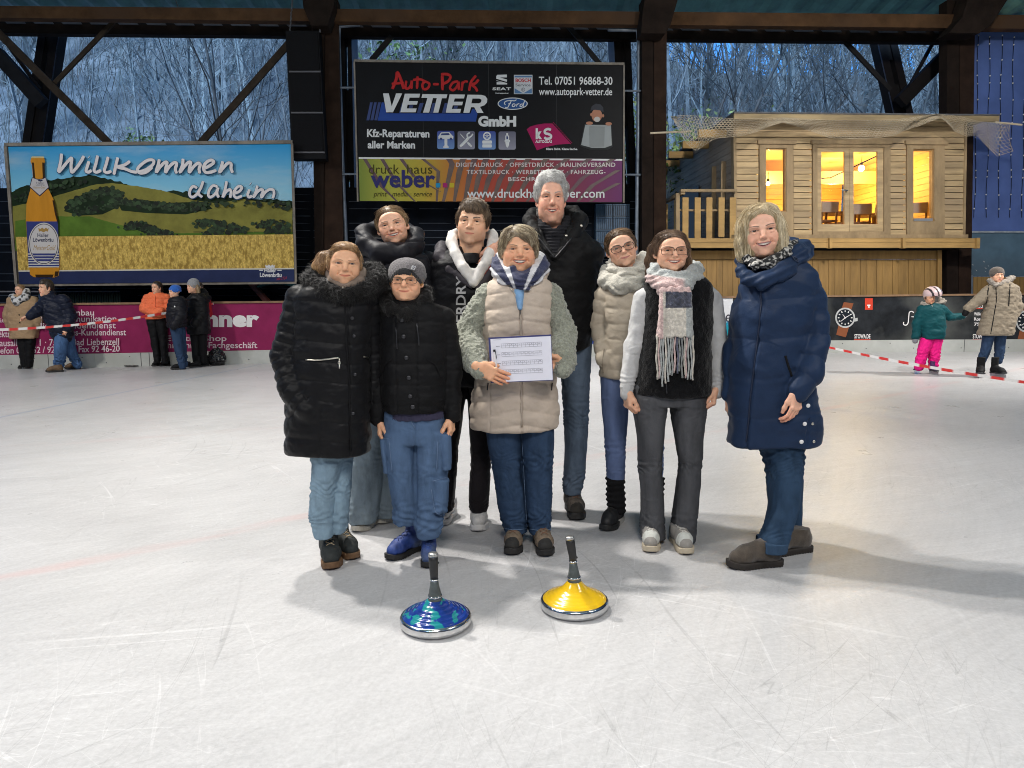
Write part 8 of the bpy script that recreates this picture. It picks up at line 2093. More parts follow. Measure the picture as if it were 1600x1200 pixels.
# the clipboard, held in both hands
bc = [P.p(763, 527.5, -.245), P.p(861, 522.5, -.245), P.p(864.5, 594.5, -.265), P.p(767, 598.5, -.265)]
bn = nrm(np.cross(bc[1] - bc[0], bc[3] - bc[0])); bn = bn if bn[1] < 0 else -bn
clip = tag(MB().prism(bc, -bn * .004).build('clipboard', mat('clipboard_blue', (.035, .04, .16), .45, var=.1), base=bc[3]), 'dark blue clipboard with a score sheet held up by the woman in the beige vest', 'clipboard')
def bl(u, v, o): return bc[0] * (1 - u) * (1 - v) + bc[1] * u * (1 - v) + bc[2] * u * v + bc[3] * (1 - u) * v + bn * o
paper = MB().prism([bl(.032, .035, .0012), bl(.992, .035, .0012), bl(.992, .985, .0012), bl(.032, .985, .0012)], bn * .001).build('score_sheet', mat('paper', (.70, .70, .78), .8, var=.02), clip)
mb = MB(); rr = random.Random(4)
def seg(u0, v0, u1, v1, w=.0010):
 a, b = bl(u0, v0, .0026), bl(u1, v1, .0026); d = nrm(b - a); n = np.cross(d, bn) * w / 2
 mb.prism([a + n, b + n, b - n, a - n], bn * .0003)
for r_ in range(4):
 v0 = .155 + .19 * r_
 for k in range(3): seg(.20, v0 + .045 * k - .002, .84, v0 + .045 * k - .002, .0009)
 for k in range(11): seg(.20 + .064 * k, v0 + .004, .20 + .064 * k, v0 + .083, .0009)
 seg(.115, v0 + .045, .175, v0 + .045, .0022); seg(.79, v0 + .022, .82, v0 + .022, .0024)
 for k in range(9): seg(.225 + .064 * k, v0 + .022, .245 + .064 * k, v0 + .022, .0016)
seg(.08, .06, .20, .06, .0012)
mb.build('score_grid', mat('ink_grey', (.22, .22, .26), .8, var=0), paper)
pen = MB().tube([bl(.085, .30, .007), bl(.100, .72, .007)], .0052, 10).build('pen', mat('pen_white', (.7, .7, .72), .3, var=0), base=bl(.09, .7, .007))
tag(pen, 'white ballpoint pen with black clip laid on the score sheet', 'pen')
MB().tube([bl(.083, .27, .007), bl(.086, .32, .007)], .0056, 10).tube([bl(.10, .285, .0125), bl(.115, .47, .0125)], .0014, 6).tube([bl(.10, .70, .007), bl(.104, .76, .007)], .004, 8).build('pen_clip', mat('pen_black', (.015, .015, .015), .3, var=0), pen)
# --- tall grey haired man
P = Person(4.02, (880, 800), 'tall grey haired man in a black jacket at the back of the group', GROUP)
P.head(HEADS['grey_man'], eye=(863, 307), chin=(864, 347), yaw=2, roll=0, width=.148)
armR = P.Ch([(920, 398), (928, 455, .02), (918, 508, -.05)], [23, 20.5, 17]); armL = P.Ch([(818, 398), (800, 412, -.10), (783, 395, -.24)], [21, 17, 12])
def coat(F):
 F.rows(P.R([(350, 840, 896, .085), (362, 822, 912, .12), (380, 806, 930, .145), (430, 806, 934, .165), (480, 808, 930, .165), (530, 810, 926, .165), (546, 812, 924, .16)]), 0, cap=.02)
 F.chain(*armR, .012); F.chain(*armL, .012)
 F.chain(*P.Ch([(866, 350, -.10), (866, 380, -.18), (866, 402, -.20)], [20, 11, 3]), .01, '-')
mj = fabric('jacket_soft_black', (.0065, .0065, .007), .6)
g = P.garment('jacket', (760, 335, 965, 555), coat, mj, .0062, quilt(P, 300, 0, .0, [], wr=.009, wsc=11, seed=9))
P.garment('jacket_collar', (800, 310, 935, 420), lambda F: (F.chain(*P.Ch([(832, 335, .08), (829, 348, .0), (838, 368, -.08), (864, 400, -.165)], [9, 12, 10, 4]), .01), F.chain(*P.Ch([(898, 330, .08), (906, 344, .0), (896, 368, -.09), (868, 402, -.165)], [9, 13, 11, 4]), .01), F.chain(*P.Ch([(832, 335, .08), (865, 330, .13), (898, 330, .08)], [9, 10, 9]), .01)), mj, .0055, lambda V, N, px, py: fbm(V, 20, 4, 3) * .007, body=False)
P.line('zip', [(842, 372), (855, 388), (866, 402)], .9, M_DARKMETAL, P.last, .002); P.line('zip', [(893, 372), (880, 388), (867, 403)], .9, M_DARKMETAL, P.last, .002)
P.dots('snap', [(908, 353), (885, 369)], 2.2, M_METAL, P.last, .4, .002)
P.garment('polo_neck', (830, 335, 900, 420), lambda F: (F.chain(*P.Ch([(845, 346, .0), (849, 356, -.08), (866, 366, -.115), (882, 356, -.08), (886, 344, .0)], [7, 7, 7, 7, 7]), .01), F.rows(P.R([(362, 846, 886, .08, -.04), (404, 852, 880, .09, -.09)]), .01)), fabric('knit_black', (.014, .014, .017), .85), .005, lambda V, N, px, py: .003 * np.sin(py * 1.25), body=False)
def j6(F):
 F.rows(P.R([(520, 866, 927, .11), (580, 875, 922, .10), (640, 881, 920, .095), (700, 882, 918, .09), (740, 880, 914, .085), (770, 880, 909, .08)]), 0)
 F.rows(P.R([(520, 812, 870, .11), (640, 815, 858, .095), (770, 814, 842, .08)]), .006)
P.garment('jeans', (800, 510, 940, 778), j6, denim('denim_slate', (.115, .155, .215), .32), .0058, jean_folds([(650, 22, .8), (752, 16, .9), (600, 30, .3)], .0065))
hik2 = lambda V, N: np.where((V[:, 1] < -.088)[:, None] | (V[:, 2] < .038)[:, None], (.03, .026, .022), np.array((.105, .085, .07)) * (1 + .35 * fbm(V, 60, 2, 2))[:, None])
shoe(P, 897, 803, 4, hm, M_SOLE_B, .30, 1.0, .045, 'hiker', hl, hik2); shoe(P, 828, 793, -8, hm, M_SOLE_B, .30, 1.0, .045, 'hiker', hl, hik2)
P.hand('fist', P.p(916, 505, -.06), (-.25, -.1, -1), (-1, .35, 0), (-.4, -1, 0), 1.0, curl=(.75, .9, .5), spread=.03, thumb=(.3, .4))
P.hand('over', P.p(781, 385, -.33), (-.62, -.10, -.75), (-.25, .9, -.3), (-.5, -.1, .8), 1.0, curl=(.3, .35, .2), spread=.05, thumb=(.5, .3))
P.finish()
# --- woman in the cream padded coat
P = Person(3.825, (975, 822), 'woman with round glasses and pale knitted loop scarf in a cream padded coat', GROUP)
P.head(HEADS['cream_woman'], eye=(972.5, 386), chin=(976, 415.5), yaw=-4, roll=-15, width=.147)
armL = P.Ch([(947, 462), (938, 508, .02), (944, 560, -.06)], [18, 15, 13]); armR = P.Ch([(1014, 462), (1024, 510, .05), (1020, 565, .05)], [17, 14, 12])
def coat(F):
 F.rows(P.R([(432, 958, 1006, .085), (444, 946, 1016, .115), (465, 940, 1020, .13), (520, 940, 1022, .14), (560, 938, 1024, .145), (588, 936, 1025, .145)]), 0, cap=.018)
 F.chain(*armL, .012); F.chain(*armR, .012)
P.garment('padded_coat', (910, 425, 1045, 595), coat, fabric('coat_cream', (.47, .405, .32), .5, .3, 240, var=.06), .0056, quilt(P, 24, 4, .009, [(armL[0], 18 * P.S)], .075, .008, .003, slope=.08, cx=980))
P.line('pocket_edge', [(944, 545), (941, 565), (943, 583)], .8, fabric('seam_cream', (.33, .28, .22), .6), P.last, .002)
for nm, pts, rr_, sd in (('loop_scarf', [(948, 425, .05), (948, 438, -.05), (968, 446, -.115), (996, 444, -.11), (1014, 432, -.05), (1010, 420, .06), (980, 412, .12), (948, 425, .05)], [11, 13, 14, 13, 13, 12, 12, 11], 3), ('loop_scarf', [(955, 412, .05), (957, 422, -.05), (974, 430, -.10), (996, 424, -.08), (1006, 408, -.02), (1004, 402, .05)], [8, 9, 9, 10, 11, 9], 6)):
 ch = P.Ch(pts, rr_)
 P.garment(nm, (925, 385, 1040, 470), lambda F: F.chain(*ch, .012), mat('knit_cream', (.47, .45, .39), .95, var=.15, vscale=80, bump=1.2, bscale=200, sheen=.4), .0046, lambda V, N, px, py: .004 * np.sin(fbm(V, 8, sd, 2) * 9 + py * .6) + fbm(V, 60, 8, 2) * .0022, body=False)
def j7(F):
 F.rows(P.R([(575, 937, 984, .10), (640, 941, 981, .09), (700, 946, 977, .08), (750, 948, 975, .072)]), 0)
 F.rows(P.R([(575, 976, 1028, .10, .03), (640, 988, 1032, .09, .04), (700, 1001, 1036, .08, .05), (750, 1005, 1036, .072, .05)]), .006)
P.garment('jeans', (925, 565, 1050, 758), j7, denim('denim_lilac', (.155, .215, .40), .12), .0056, jean_folds([(700, 16, .8), (735, 10, .6)], .005))
P.garment('leg_warmer', (935, 738, 990, 806), lambda F: F.rows(P.R([(745, 946, 977, .078), (758, 948, 975, .074), (775, 947, 977, .08), (800, 950, 977, .076)]), 0, cap=.008), fabric('ribbed_black', (.012, .012, .013), .95, .8, 200), .005, lambda V, N, px, py: .004 * np.sin(py * .75 + fbm(V, 8, 1, 1) * 4))
P.garment('leg_warmer', (995, 738, 1050, 806), lambda F: F.rows(P.R([(745, 1004, 1038, .078, .05), (775, 1006, 1036, .078, .05), (795, 1008, 1036, .076, .05)]), 0, cap=.008), MATS['ribbed_black'], .006, lambda V, N, px, py: .004 * np.sin(py * .75))
bso = lambda V, N: np.where((V[:, 1] > .01)[:, None], (.5, .49, .46), (.02, .02, .02))
shoe(P, 957, 821, -28, mat('shoe_black', (.014, .014, .015), .6, var=.2, bump=.2), mat('sole_two', (1, 1, 1), .6, var=.1, attr='Col'), .265, 1, .03, 'sneaker', mat('lace_black', (.02, .02, .02), .7, var=0), solef=bso)
shoe(P, 1022, 812, 0, MATS['shoe_black'], MATS['sole_two'], .265, 1, .03, 'sneaker', MATS['lace_black'], solef=bso)
P.finish()
# --- girl in the black vest with the long blanket scarf
P = Person(3.515, (1040, 852), 'girl with square glasses and a long fringed pastel scarf over a black vest', GROUP)
P.head(HEADS['vest_girl'], eye=(1054, 391), chin=(1055, 423), yaw=1, roll=0, width=.150)
armL = P.Ch([(1006, 466), (992, 540), (979, 606, -.03)], [17, 15.5, 11.5]); armR = P.Ch([(1111, 466), (1122, 540), (1122, 602, -.02)], [16, 15.5, 12.5])
swm = fabric('sweat_grey', (.50, .50, .50), .9, .4, 300, var=.08)
def sweat(F):
 F.chain(*armL, .012); F.chain(*armR, .012)
 F.ell(P.p(1020, 458), (.05, .07, .05), .02); F.ell(P.p(1098, 458), (.05, .07, .05), .02)
P.garment('sweatshirt', (955, 440, 1145, 625), sweat, swm, .005, lambda V, N, px, py: fbm(V * np.array([1, 1, .8], np.float32), 18, 2, 3) * .006 + .003 * np.sin(py * .9 + fbm(V, 9, 1, 2) * 5) * gauss(py - 598, 14))
P.garment('cuff', (955, 590, 1145, 628), lambda F: (F.chain(*P.Ch([(979.5, 603, -.03), (979, 616, -.035)], [10.5, 10]), 0), F.chain(*P.Ch([(1122, 600, -.02), (1121.5, 612, -.025)], [11.5, 11]), 0)), swm, .004, lambda V, N, px, py: .0012 * np.cos(px * 3), body=False)
def vest(F):
 F.rows(P.R([(432, 1018, 1098, .10), (444, 1006, 1112, .12), (470, 1003, 1113, .135), (520, 1002, 1110, .145), (570, 995, 1110, .15), (616, 988, 1110, .15)]), 0, cap=.02)
fz = mat('plush_black', (.006, .006, .0068), .95, spec=.05, var=.4, vscale=60, bump=1.2, bscale=160, sheen=.15)
g = P.garment('plush_vest', (970, 425, 1130, 622), vest, fz, .006, lambda V, N, px, py: fbm(V, 12, 3, 3) * .007 + fbm(V, 90, 5, 1) * .0022)
P.line('zip', [(1041, 600), (1042, 615)], 1.0, M_DARKMETAL, g, .002)
blanket = mat('scarf_blanket', (1, 1, 1), .95, var=.2, vscale=90, bump=1.5, bscale=170, attr='Col', sheen=.4)
pink, grey_, navy, crm = np.array((.56, .40, .38)), np.array((.36, .38, .37)), np.array((.045, .05, .075)), np.array((.58, .54, .47))
def colA(V, px, py):
 w = np.clip((py - 432 - .12 * (px - 1050)) / 3, 0, 1)[:, None]
 r_ = np.clip((px - 1066) / 6, 0, 1)[:, None]
 return (grey_ * 1.15 * (1 - w) + pink * w) * (1 - r_) + grey_ * 1.1 * r_
ring = P.Ch([(1020, 420, .05), (1022, 434, -.06), (1040, 448, -.125), (1066, 446, -.125), (1086, 434, -.06), (1088, 420, .05), (1055, 410, .12), (1020, 420, .05)], [10, 12, 14, 13, 12, 11, 11, 10])
ring2 = P.Ch([(1017, 412, .04), (1024, 420, -.06), (1040, 430, -.10), (1066, 432, -.11), (1084, 424, -.06), (1090, 416, .04)], [7, 7, 7, 8, 9, 8])
P.garment('blanket_scarf', (995, 390, 1110, 470), lambda F: (F.chain(*ring, .012), F.chain(*ring2, .006)), blanket, .0045, lambda V, N, px, py: .004 * np.sin(fbm(V, 8, 3, 2) * 8 + py * .45) + fbm(V, 70, 8, 2) * .003, col=colA, body=False)
scarf_o = P.last
def colB(V, px, py):
 C = np.tile(grey_, (len(px), 1)); s = fbm(V, 120, 3, 1)
 mid = (px > 1042) & (px < 1072)
 C[px < 1043] = crm * .85
 C[(px < 1036)] = pink * .95
 C[(px > 1070)] = grey_ * .95
 C[(py < 481) & (px > 1040) & (px < 1081)] = navy
 C[(py >= 481) & mid] = crm
 C[(py < 456)] = pink
 C *= (1 + np.where((py < 481) & (px > 1040) & (py > 456), .9, .25)[:, None] * np.clip(s, -.5, 1)[:, None])
 return C
P.garment('scarf_end', (1010, 440, 1100, 540), lambda F: (F.rows(P.R([(448, 1034, 1078, .022, -.165), (480, 1037, 1081, .022, -.178), (527, 1040, 1085, .018, -.178)]), 0, cap=.008), F.rows(P.R([(452, 1031, 1046, .02, -.150), (490, 1028, 1046, .02, -.165), (528, 1024, 1046, .018, -.170)]), .004, cap=.008)), blanket, .0042, lambda V, N, px, py: .004 * np.sin((px - 1030) * .42) + fbm(V, 70, 8, 2) * .003, col=colB, body=False, parent=scarf_o)
rr = random.Random(8); mb = MB()
for k in range(17):
 x0 = 1026 + k * 3.6; end = 598 - (6 if k > 6 else 0) + rr.uniform(-8, 6) - (0 if k < 6 else rr.uniform(0, 8)); x1 = x0 + rr.uniform(-2, 1)
 mb.col = [crm * .8, grey_, grey_ * .7, grey_, pink, pink, grey_, grey_ * .6, crm, navy * 2, grey_, grey_ * .8][(k * 5) % 12 if k % 3 else (k % 12)]
 pts = [P.p(x0 + (x1 - x0) * t + .9 * math.sin(t * 9 + k), 524 + (end - 524) * t, -.182 + .012 * t) for t in np.linspace(0, 1, 12)]
 mb.tube(pts, [(.0042 + .0011 * math.sin(i * 2.6 + k)) for i in range(12)], 6)
mb.build('fringe', blanket, scarf_o, smooth=True)
def j8(F):
 F.rows(P.R([(600, 989, 1106, .125), (632, 990, 1103, .12)]), 0)
 F.rows(P.R([(618, 990, 1044, .115), (680, 995, 1038, .095), (720, 998, 1034, .085), (770, 1001, 1035, .085), (838, 1000, 1040, .10)]), .012)
 F.rows(P.R([(618, 1046, 1103, .115), (680, 1053, 1098, .095), (725, 1060, 1095, .085), (770, 1056, 1092, .085), (842, 1046, 1086, .10)]), .012)
P.garment('flared_jeans', (975, 590, 1120, 850), j8, denim('denim_charcoal', (.095, .097, .105), .26), .005, jean_folds([(728, 12, .7), (645, 14, .4), (820, 22, .5)], .005))
snk = lambda V, N: np.where((gauss(V[:, 1] + .075, .022) > .45)[:, None] & (V[:, 2] > .04)[:, None], (.55, .56, .52), np.array((.27, .255, .235)) * np.ones((len(V), 1)))
sm8 = mat('sneaker_two', (1, 1, 1), .7, var=.1, vscale=50, bump=.2, attr='Col'); so8 = mat('sole_ivory', (.50, .43, .32), .6, var=.1)
shoe(P, 1016, 852, -10, sm8, so8, .26, 1.0, .028, 'sneaker', lc, snk); shoe(P, 1064, 855, 2, sm8, so8, .26, 1.0, .028, 'sneaker', lc, snk)
P.hand('fist', P.p(979, 611, -.035), (.10, -.15, -1), (1, .3, 0), (.2, -1, 0), .92)
P.hand('fist', P.p(1120, 607, -.03), (-.25, -.15, -1), (-1, .3, 0), (-.3, -1, 0), .92)
P.finish()
# --- blonde woman in the blue coat
P = Person(3.33, (1195, 880), 'blonde woman in a long navy blue down coat with rolled up jeans and suede boots', GROUP)
P.head(HEADS['blue_coat'], eye=(1191.5, 359), chin=(1188.5, 400), yaw=-13, roll=-8, width=.163)
armR = P.Ch([(1260, 450, -.02), (1275, 530, -.09), (1264, 588, -.17), (1248, 612, -.20)], [24, 22, 20, 17]); armL = P.Ch([(1166, 470, .08), (1148, 540, .10), (1140, 616, .06)], [20, 17, 12])
def coat(F):
 F.rows(P.R([(408, 1180, 1256, .10), (424, 1168, 1272, .135), (448, 1158, 1280, .155), (490, 1148, 1268, .175), (540, 1144, 1260, .18), (600, 1141, 1268, .175), (650, 1138, 1282, .17), (693, 1136, 1282, .165)]), 0, cap=.02)
 F.chain(*armR, .012); F.chain(*armL, .012)
 F.chain(*P.Ch([(1263, 655, -.155), (1261, 700, -.165)], [2.5, 4]), .002, '-')
def d9(V, N, px, py):
 q = quilt(P, 62, 36, .010, [(armR[0], 24 * P.S)], .11, .010, .0, slope=.10, cx=1190, seed=5, e=.6)(V, N, px, py)
 fr = N[:, 1] < -.1; zx = np.interp(py, [430, 470, 520, 600, 690], [1178, 1190, 1184, 1174, 1166])
 q += fbm(V * np.array([1, 1, 1.5], np.float32), 9, 5, 2) * .008 + np.abs(fbm(V * np.array([.8, 1, 1.6], np.float32), 7, 11, 2)) * -.008
 return q - .008 * gauss(px - zx, 2.0) * fr + .003 * gauss(px - zx - 6, 3) * fr
navy_m = fabric('down_navy', (.0135, .028, .066), .5, .25, 220, var=.10, vscale=12, sheen=.3)
g = P.garment('down_coat', (1115, 398, 1312, 702), coat, navy_m, .0058, d9)
P.line('zip', [(1190, 452), (1188, 490), (1182, 540), (1174, 610), (1166, 690)], 1.2, mat('zip_navy', (.008, .015, .04), .5, var=0), g, .003)
P.dots('zip_pull', [(1190.5, 451)], 3.2, mat('snap_white', (.72, .72, .72), .3, var=0), g, .4, .008); P.line('zip_pull', [(1192, 444), (1194, 448)], 1.6, MATS['snap_white'], g, .008)
P.dots('button', [(1257, 662), (1252, 690), (1262, 634)], 3.3, MATS['snap_white'], g, .4, .003); P.dots('button', [(1269, 662), (1271, 690)], 2.2, M_METAL, g, .4, .003)
P.line('pocket_zip', [(1227, 556), (1231, 570), (1237, 588)], 1.8, M_BLACK, g, .002)
hood = P.Ch([(1160, 424, -.03), (1170, 436, -.10), (1192, 440, -.14), (1222, 422, -.13), (1244, 402, -.06), (1252, 392, .04), (1236, 390, .13), (1200, 394, .15), (1166, 408, .08), (1160, 424, -.03)], [9, 11, 12, 14, 15, 16, 18, 18, 13, 9])
P.garment('hood', (1135, 365, 1290, 465), lambda F: F.chain(*hood, .025), navy_m, .0055, lambda V, N, px, py: fbm(V, 12, 6, 3) * .010 + .003 * np.sin(py * .5 + px * .25), body=False)
P.dots('toggle', [(1231, 393), (1234, 398), (1226, 399)], 2.4, MATS['snap_white'], P.last, .8, .003)
P.line('drawcord', [(1236, 400), (1241, 408), (1246, 411), (1244, 404), (1238, 402)], .9, mat('cord_navy', (.01, .02, .05), .6, var=0), P.last, .006)
def colP(V, px, py):
 s = vnoise(V, 125, 2); return np.where((s > .22)[:, None], (.42, .41, .38), (.012, .012, .013))
P.garment('printed_scarf', (1150, 370, 1265, 435), lambda F: F.chain(*P.Ch([(1168, 392, .03), (1169, 404, -.05), (1182, 414, -.105), (1204, 410, -.115), (1226, 396, -.09), (1240, 382, -.01)], [7, 8, 8, 9, 9, 8]), .012), mat('scarf_print', (1, 1, 1), .8, var=.1, attr='Col', bump=.3), .0034, lambda V, N, px, py: fbm(V, 30, 8, 2) * .003 + .003 * np.sin(py * .7 + px * .3), col=colP, body=False)
def j9(F):
 F.rows(P.R([(675, 1176, 1252, .12), (715, 1196, 1251, .11, -.03), (745, 1201, 1249, .10, -.06), (790, 1203, 1245, .092, -.10), (825, 1194, 1236, .085, -.13), (848, 1185, 1229, .085, -.15)]), 0)
 F.rows(P.R([(675, 1205, 1254, .11, .10), (740, 1214, 1251, .1, .12), (800, 1222, 1251, .085, .13), (832, 1224, 1250, .08, .13)]), .004)
P.garment('jeans', (1160, 665, 1270, 856), j9, denim('denim_indigo', (.032, .064, .118), .28), .005, jean_folds([(712, 12, .9), (735, 16, .6), (832, 12, .5)], .006))
g9 = P.last
P.garment('jean_cuff', (1170, 825, 1265, 872), lambda F: (F.rows(P.R([(842, 1183, 1230, .09, -.15), (858, 1181, 1227, .09, -.15)]), 0, cap=.004), F.rows(P.R([(828, 1223, 1252, .083, .13), (838, 1223, 1252, .083, .13)]), 0, cap=.004)), denim('denim_inside', (.045, .085, .15), .25), .0042, body=False)
P.line('seam', [(1235, 720), (1232, 780), (1222, 840)], .7, stitch, g9, .001, 5)
sued = mat('suede_taupe', (.070, .055, .042), .9, var=.3, vscale=22, bump=.4, bscale=240, sheen=.3); soled = mat('sole_dark_brown', (.022, .017, .014), .7, var=.2)
shoe(P, 1180, 885, -82, sued, soled, .285, .9, .035, 'boot'); shoe(P, 1232, 864, -76, sued, soled, .275, .9, .035, 'boot')
P.hand('grip2', P.p(1246, 612, -.205), (-.10, -.05, -1), (-.55, .85, 0), (-1, -.4, .1), .93, stub=.015, curl=(.4, .5, .35), spread=.03, thumb=(.3, .3))
P.hand('rest', P.p(1140, 617, .06), (.02, -.15, -1), (1, .25, 0), (-.1, -1, 0), .92)
P.finish()
# ------------------------------------------------------------------ people and skaters in the distance
def Yg(x, y): return ground(x, y)[1]
FAR = dict(far=True, h=.0042, hh=.005, hn=260)
def farhead(P, eye, chin, yaw, hair, hc, hc2, roll=0, skin=(.56, .345, .25), width=.15, dy=0, **k):
 sp = dict(FAR, skin=skin, smile=k.pop('smile', .5), hair=hair, hc=hc, hc2=hc2, browc=(.08, .05, .03), lash=1.0, lips=1.2, **k)
 P.head(sp, eye=eye, chin=chin, yaw=yaw, roll=roll, width=width * .92, dy=dy)
G2 = 'people standing by the rink barrier'
P = Person(Yg(45, 576), (45, 576), 'woman in a long beige coat and patterned scarf by the magenta boards', G2)
farhead(P, (26.5, 453), (28, 461.5), -6, 'tied', (.22, .13, .06), (.36, .24, .12))
aL = P.Ch([(19, 470), (13, 490), (14, 508)], [7, 7, 6]); aR = P.Ch([(52, 470), (59, 488), (60, 506)], [7, 7, 6])
P.garment('coat', (0, 455, 75, 535), lambda F: (F.rows(P.R([(460, 20, 44, .10), (467, 14, 54, .14), (490, 13, 58, .17), (515, 16, 59, .18), (529, 18, 58, .18)]), 0, cap=.03), F.chain(*aL, .03), F.chain(*aR, .03)), fabric('coat_camel', (.34, .23, .135), .8), .012, quilt(P, 100, 0, 0, wr=.014, wsc=7))
P.dots('button', [(30, 492), (31, 504)], 1.2, M_BLACK, P.last)
P.garment('scarf', (8, 445, 55, 485), lambda F: F.chain(*P.Ch([(20, 464, -.02), (27, 472, -.14), (40, 464, -.10), (42, 455, .02)], [5.5, 6, 6, 5]), .02), mat('scarf_print', (1, 1, 1), .8, var=.1, attr='Col', bump=.3), .009, col=lambda V, px, py: np.where((vnoise(V, 28, 2) > 0)[:, None], (.5, .5, .5), (.05, .05, .05)), body=False)
P.garment('trousers', (20, 520, 65, 580), lambda F: (F.rows(P.R([(522, 28, 44, .10), (574, 34, 43.5, .08)]), 0), F.rows(P.R([(522, 40, 55, .10), (574, 42.5, 51, .08)]), .01)), M_BLACK, .012, quilt(P, 100, 0, 0, wr=.008, wsc=9))
shoe(P, 38, 575.5, -20, M_BLACK, M_SOLE_B, .25, 1, .04, 'sneaker'); shoe(P, 47, 575.5, 5, M_BLACK, M_SOLE_B, .25, 1, .04, 'sneaker')
P.finish(.02, .03)
P = Person(Yg(100, 579), (100, 579), 'man in a navy down jacket and jeans bending forward with one arm stretched out', G2)
farhead(P, (63.5, 449.5), (66.5, 463), -28, 'quiff', (.035, .025, .018), (.09, .06, .04), roll=4, width=.17, male=True)
aL = P.Ch([(68, 476, -.05), (57, 487, -.2), (47, 494, -.3)], [9, 8, 6.5]); aR = P.Ch([(101, 472), (110, 494, .05), (106, 512, -.1)], [9.5, 9, 7])
P.garment('down_jacket', (35, 450, 130, 535), lambda F: (F.chain(*P.Ch([(76, 470), (84, 488), (95, 510), (97, 520)], [13, 18, 18, 17]), .04, sq=((0, 1, 0), .8)), F.chain(*P.Ch([(72, 475), (98, 470)], [9, 10]), .04), F.chain(*aL, .03), F.chain(*aR, .03), F.chain(*P.Ch([(68, 463, 0), (78, 458, .05)], [6, 8]), .03)), fabric('down_ink', (.010, .013, .026), .42, sheen=.2), .012, quilt(P, 9.5, 0, .022, [(aL[0], 9 * P.S), (aR[0], 9 * P.S)], .11, .016, .006, slope=.25, cx=95))
P.garment('jeans', (75, 505, 135, 585), lambda F: (F.chain(*P.Ch([(98, 512), (95, 545, -.1), (91, 577, -.05)], [11, 9, 6.5]), 0), F.chain(*P.Ch([(103, 515, .1), (109, 546, .1), (121, 570, .2)], [10.5, 8.5, 6.5]), .02)), denim('denim_blue', (.07, .14, .29), .3), .012, jean_folds([(565, 8, 1.2)], .014))
tan = mat('shoe_brown', (.12, .07, .035), .7, var=.2, vscale=20)
shoe(P, 86, 581.5, -62, tan, M_SOLE_B, .30, 1, .045, 'sneaker'); shoe(P, 114, 576.5, -75, tan, M_SOLE_B, .30, 1, .045, 'sneaker')
P.hand('rest', P.p(47, 494, -.3), (-1, -.2, -.25), (.2, -.6, -1), (.2, -1, .3), 1.0); P.hand('rest', P.p(105, 513, -.12), (-.5, -.2, -.8), (-.3, .8, -.4), (-.8, -.3, .4), 1.05)
P.finish(.02, .03)
P = Person(Yg(252, 573), (252, 573), 'woman in an orange jacket with folded arms by the magenta boards', G2)
farhead(P, (240, 449.5), (242, 459.5), -18, 'tied', (.03, .02, .015), (.07, .045, .03), width=.16)
aL = P.Ch([(230, 466), (225, 482), (240, 488, -.2), (252, 485, -.22)], [6.5, 6.5, 6, 5]); aR = P.Ch([(260, 466), (264, 482), (248, 489, -.2), (234, 486, -.23)], [6.5, 6.5, 6, 5])
P.garment('jacket', (212, 448, 275, 505), lambda F: (F.rows(P.R([(457, 234, 254, .10), (463, 228, 262, .13), (485, 228, 262, .15), (499, 229, 260, .15)]), 0, cap=.02), F.chain(*aL, .03), F.chain(*aR, .02)), fabric('jacket_orange', (.78, .17, .07), .6), .010, quilt(P, 8, 3, .010, [(aL[0], 6 * P.S), (aR[0], 6 * P.S)], .10, .01, .006))
P.line('zip', [(243, 462), (243.5, 480)], .5, fabric('orange_dark', (.4, .07, .03), .6), P.last)
P.garment('trousers', (222, 492, 272, 575), lambda F: (F.rows(P.R([(496, 229, 247, .12), (530, 236, 249, .09), (566, 242, 251, .065)]), 0), F.rows(P.R([(496, 244, 261, .12), (530, 250, 261, .09), (568, 254, 262, .065)]), .012)), M_BLACK, .011, quilt(P, 100, 0, 0, wr=.008, wsc=9))
shoe(P, 246, 572, -30, M_BLACK, M_SOLE_B, .25, 1, .12, 'boot'); shoe(P, 258, 572, -35, M_BLACK, M_SOLE_B, .25, 1, .12, 'boot')
P.finish(.02, .03)
P = Person(Yg(282, 577), (282, 577), 'young person in a bright blue beanie, black puffer jacket and blue jeans', G2)
farhead(P, (266, 455.5), (269, 464.5), -38, 'fringe', (.14, .08, .04), (.25, .16, .08), width=.16, beanie=dict(col=(.012, .10, .42), band_col=(.012, .10, .42), low=.045, ribs=40))
aR = P.Ch([(281, 472), (283, 492, -.1), (271, 510, -.2)], [8, 7.5, 6])
P.garment('puffer_jacket', (250, 455, 300, 520), lambda F: (F.rows(P.R([(463, 268, 286, .10), (470, 264, 291, .14), (490, 261, 291, .17), (512, 263, 290, .16)]), 0, cap=.02), F.chain(*aR, .03)), MATS['puffer_black'], .011, quilt(P, 8, 0, .014, [(aR[0], 8 * P.S)], .10, .012, .005))
P.dots('badge', [(273, 479)], 1.2, MATS['snap_white'], P.last)
P.garment('jeans', (255, 505, 300, 580), lambda F: (F.chain(*P.Ch([(275, 512, -.05), (279, 542, -.05), (285, 573, -.05)], [9, 7, 5]), 0), F.chain(*P.Ch([(280, 512, .08), (284, 542, .1), (288, 570, .1)], [9, 7, 5]), .02)), denim('denim_dim', (.03, .055, .11), .3), .011, jean_folds([(560, 10, 1)], .012))
shoe(P, 279, 577.5, -72, M_BLACK, M_SOLE_B, .28, 1, .03, 'sneaker'); shoe(P, 288, 574, -60, M_BLACK, M_SOLE_B, .28, 1, .03, 'sneaker')
P.finish(.02, .03)
P = Person(Yg(314, 573), (314, 573), 'blonde woman in a grey woolly hat and knee length black coat', G2)
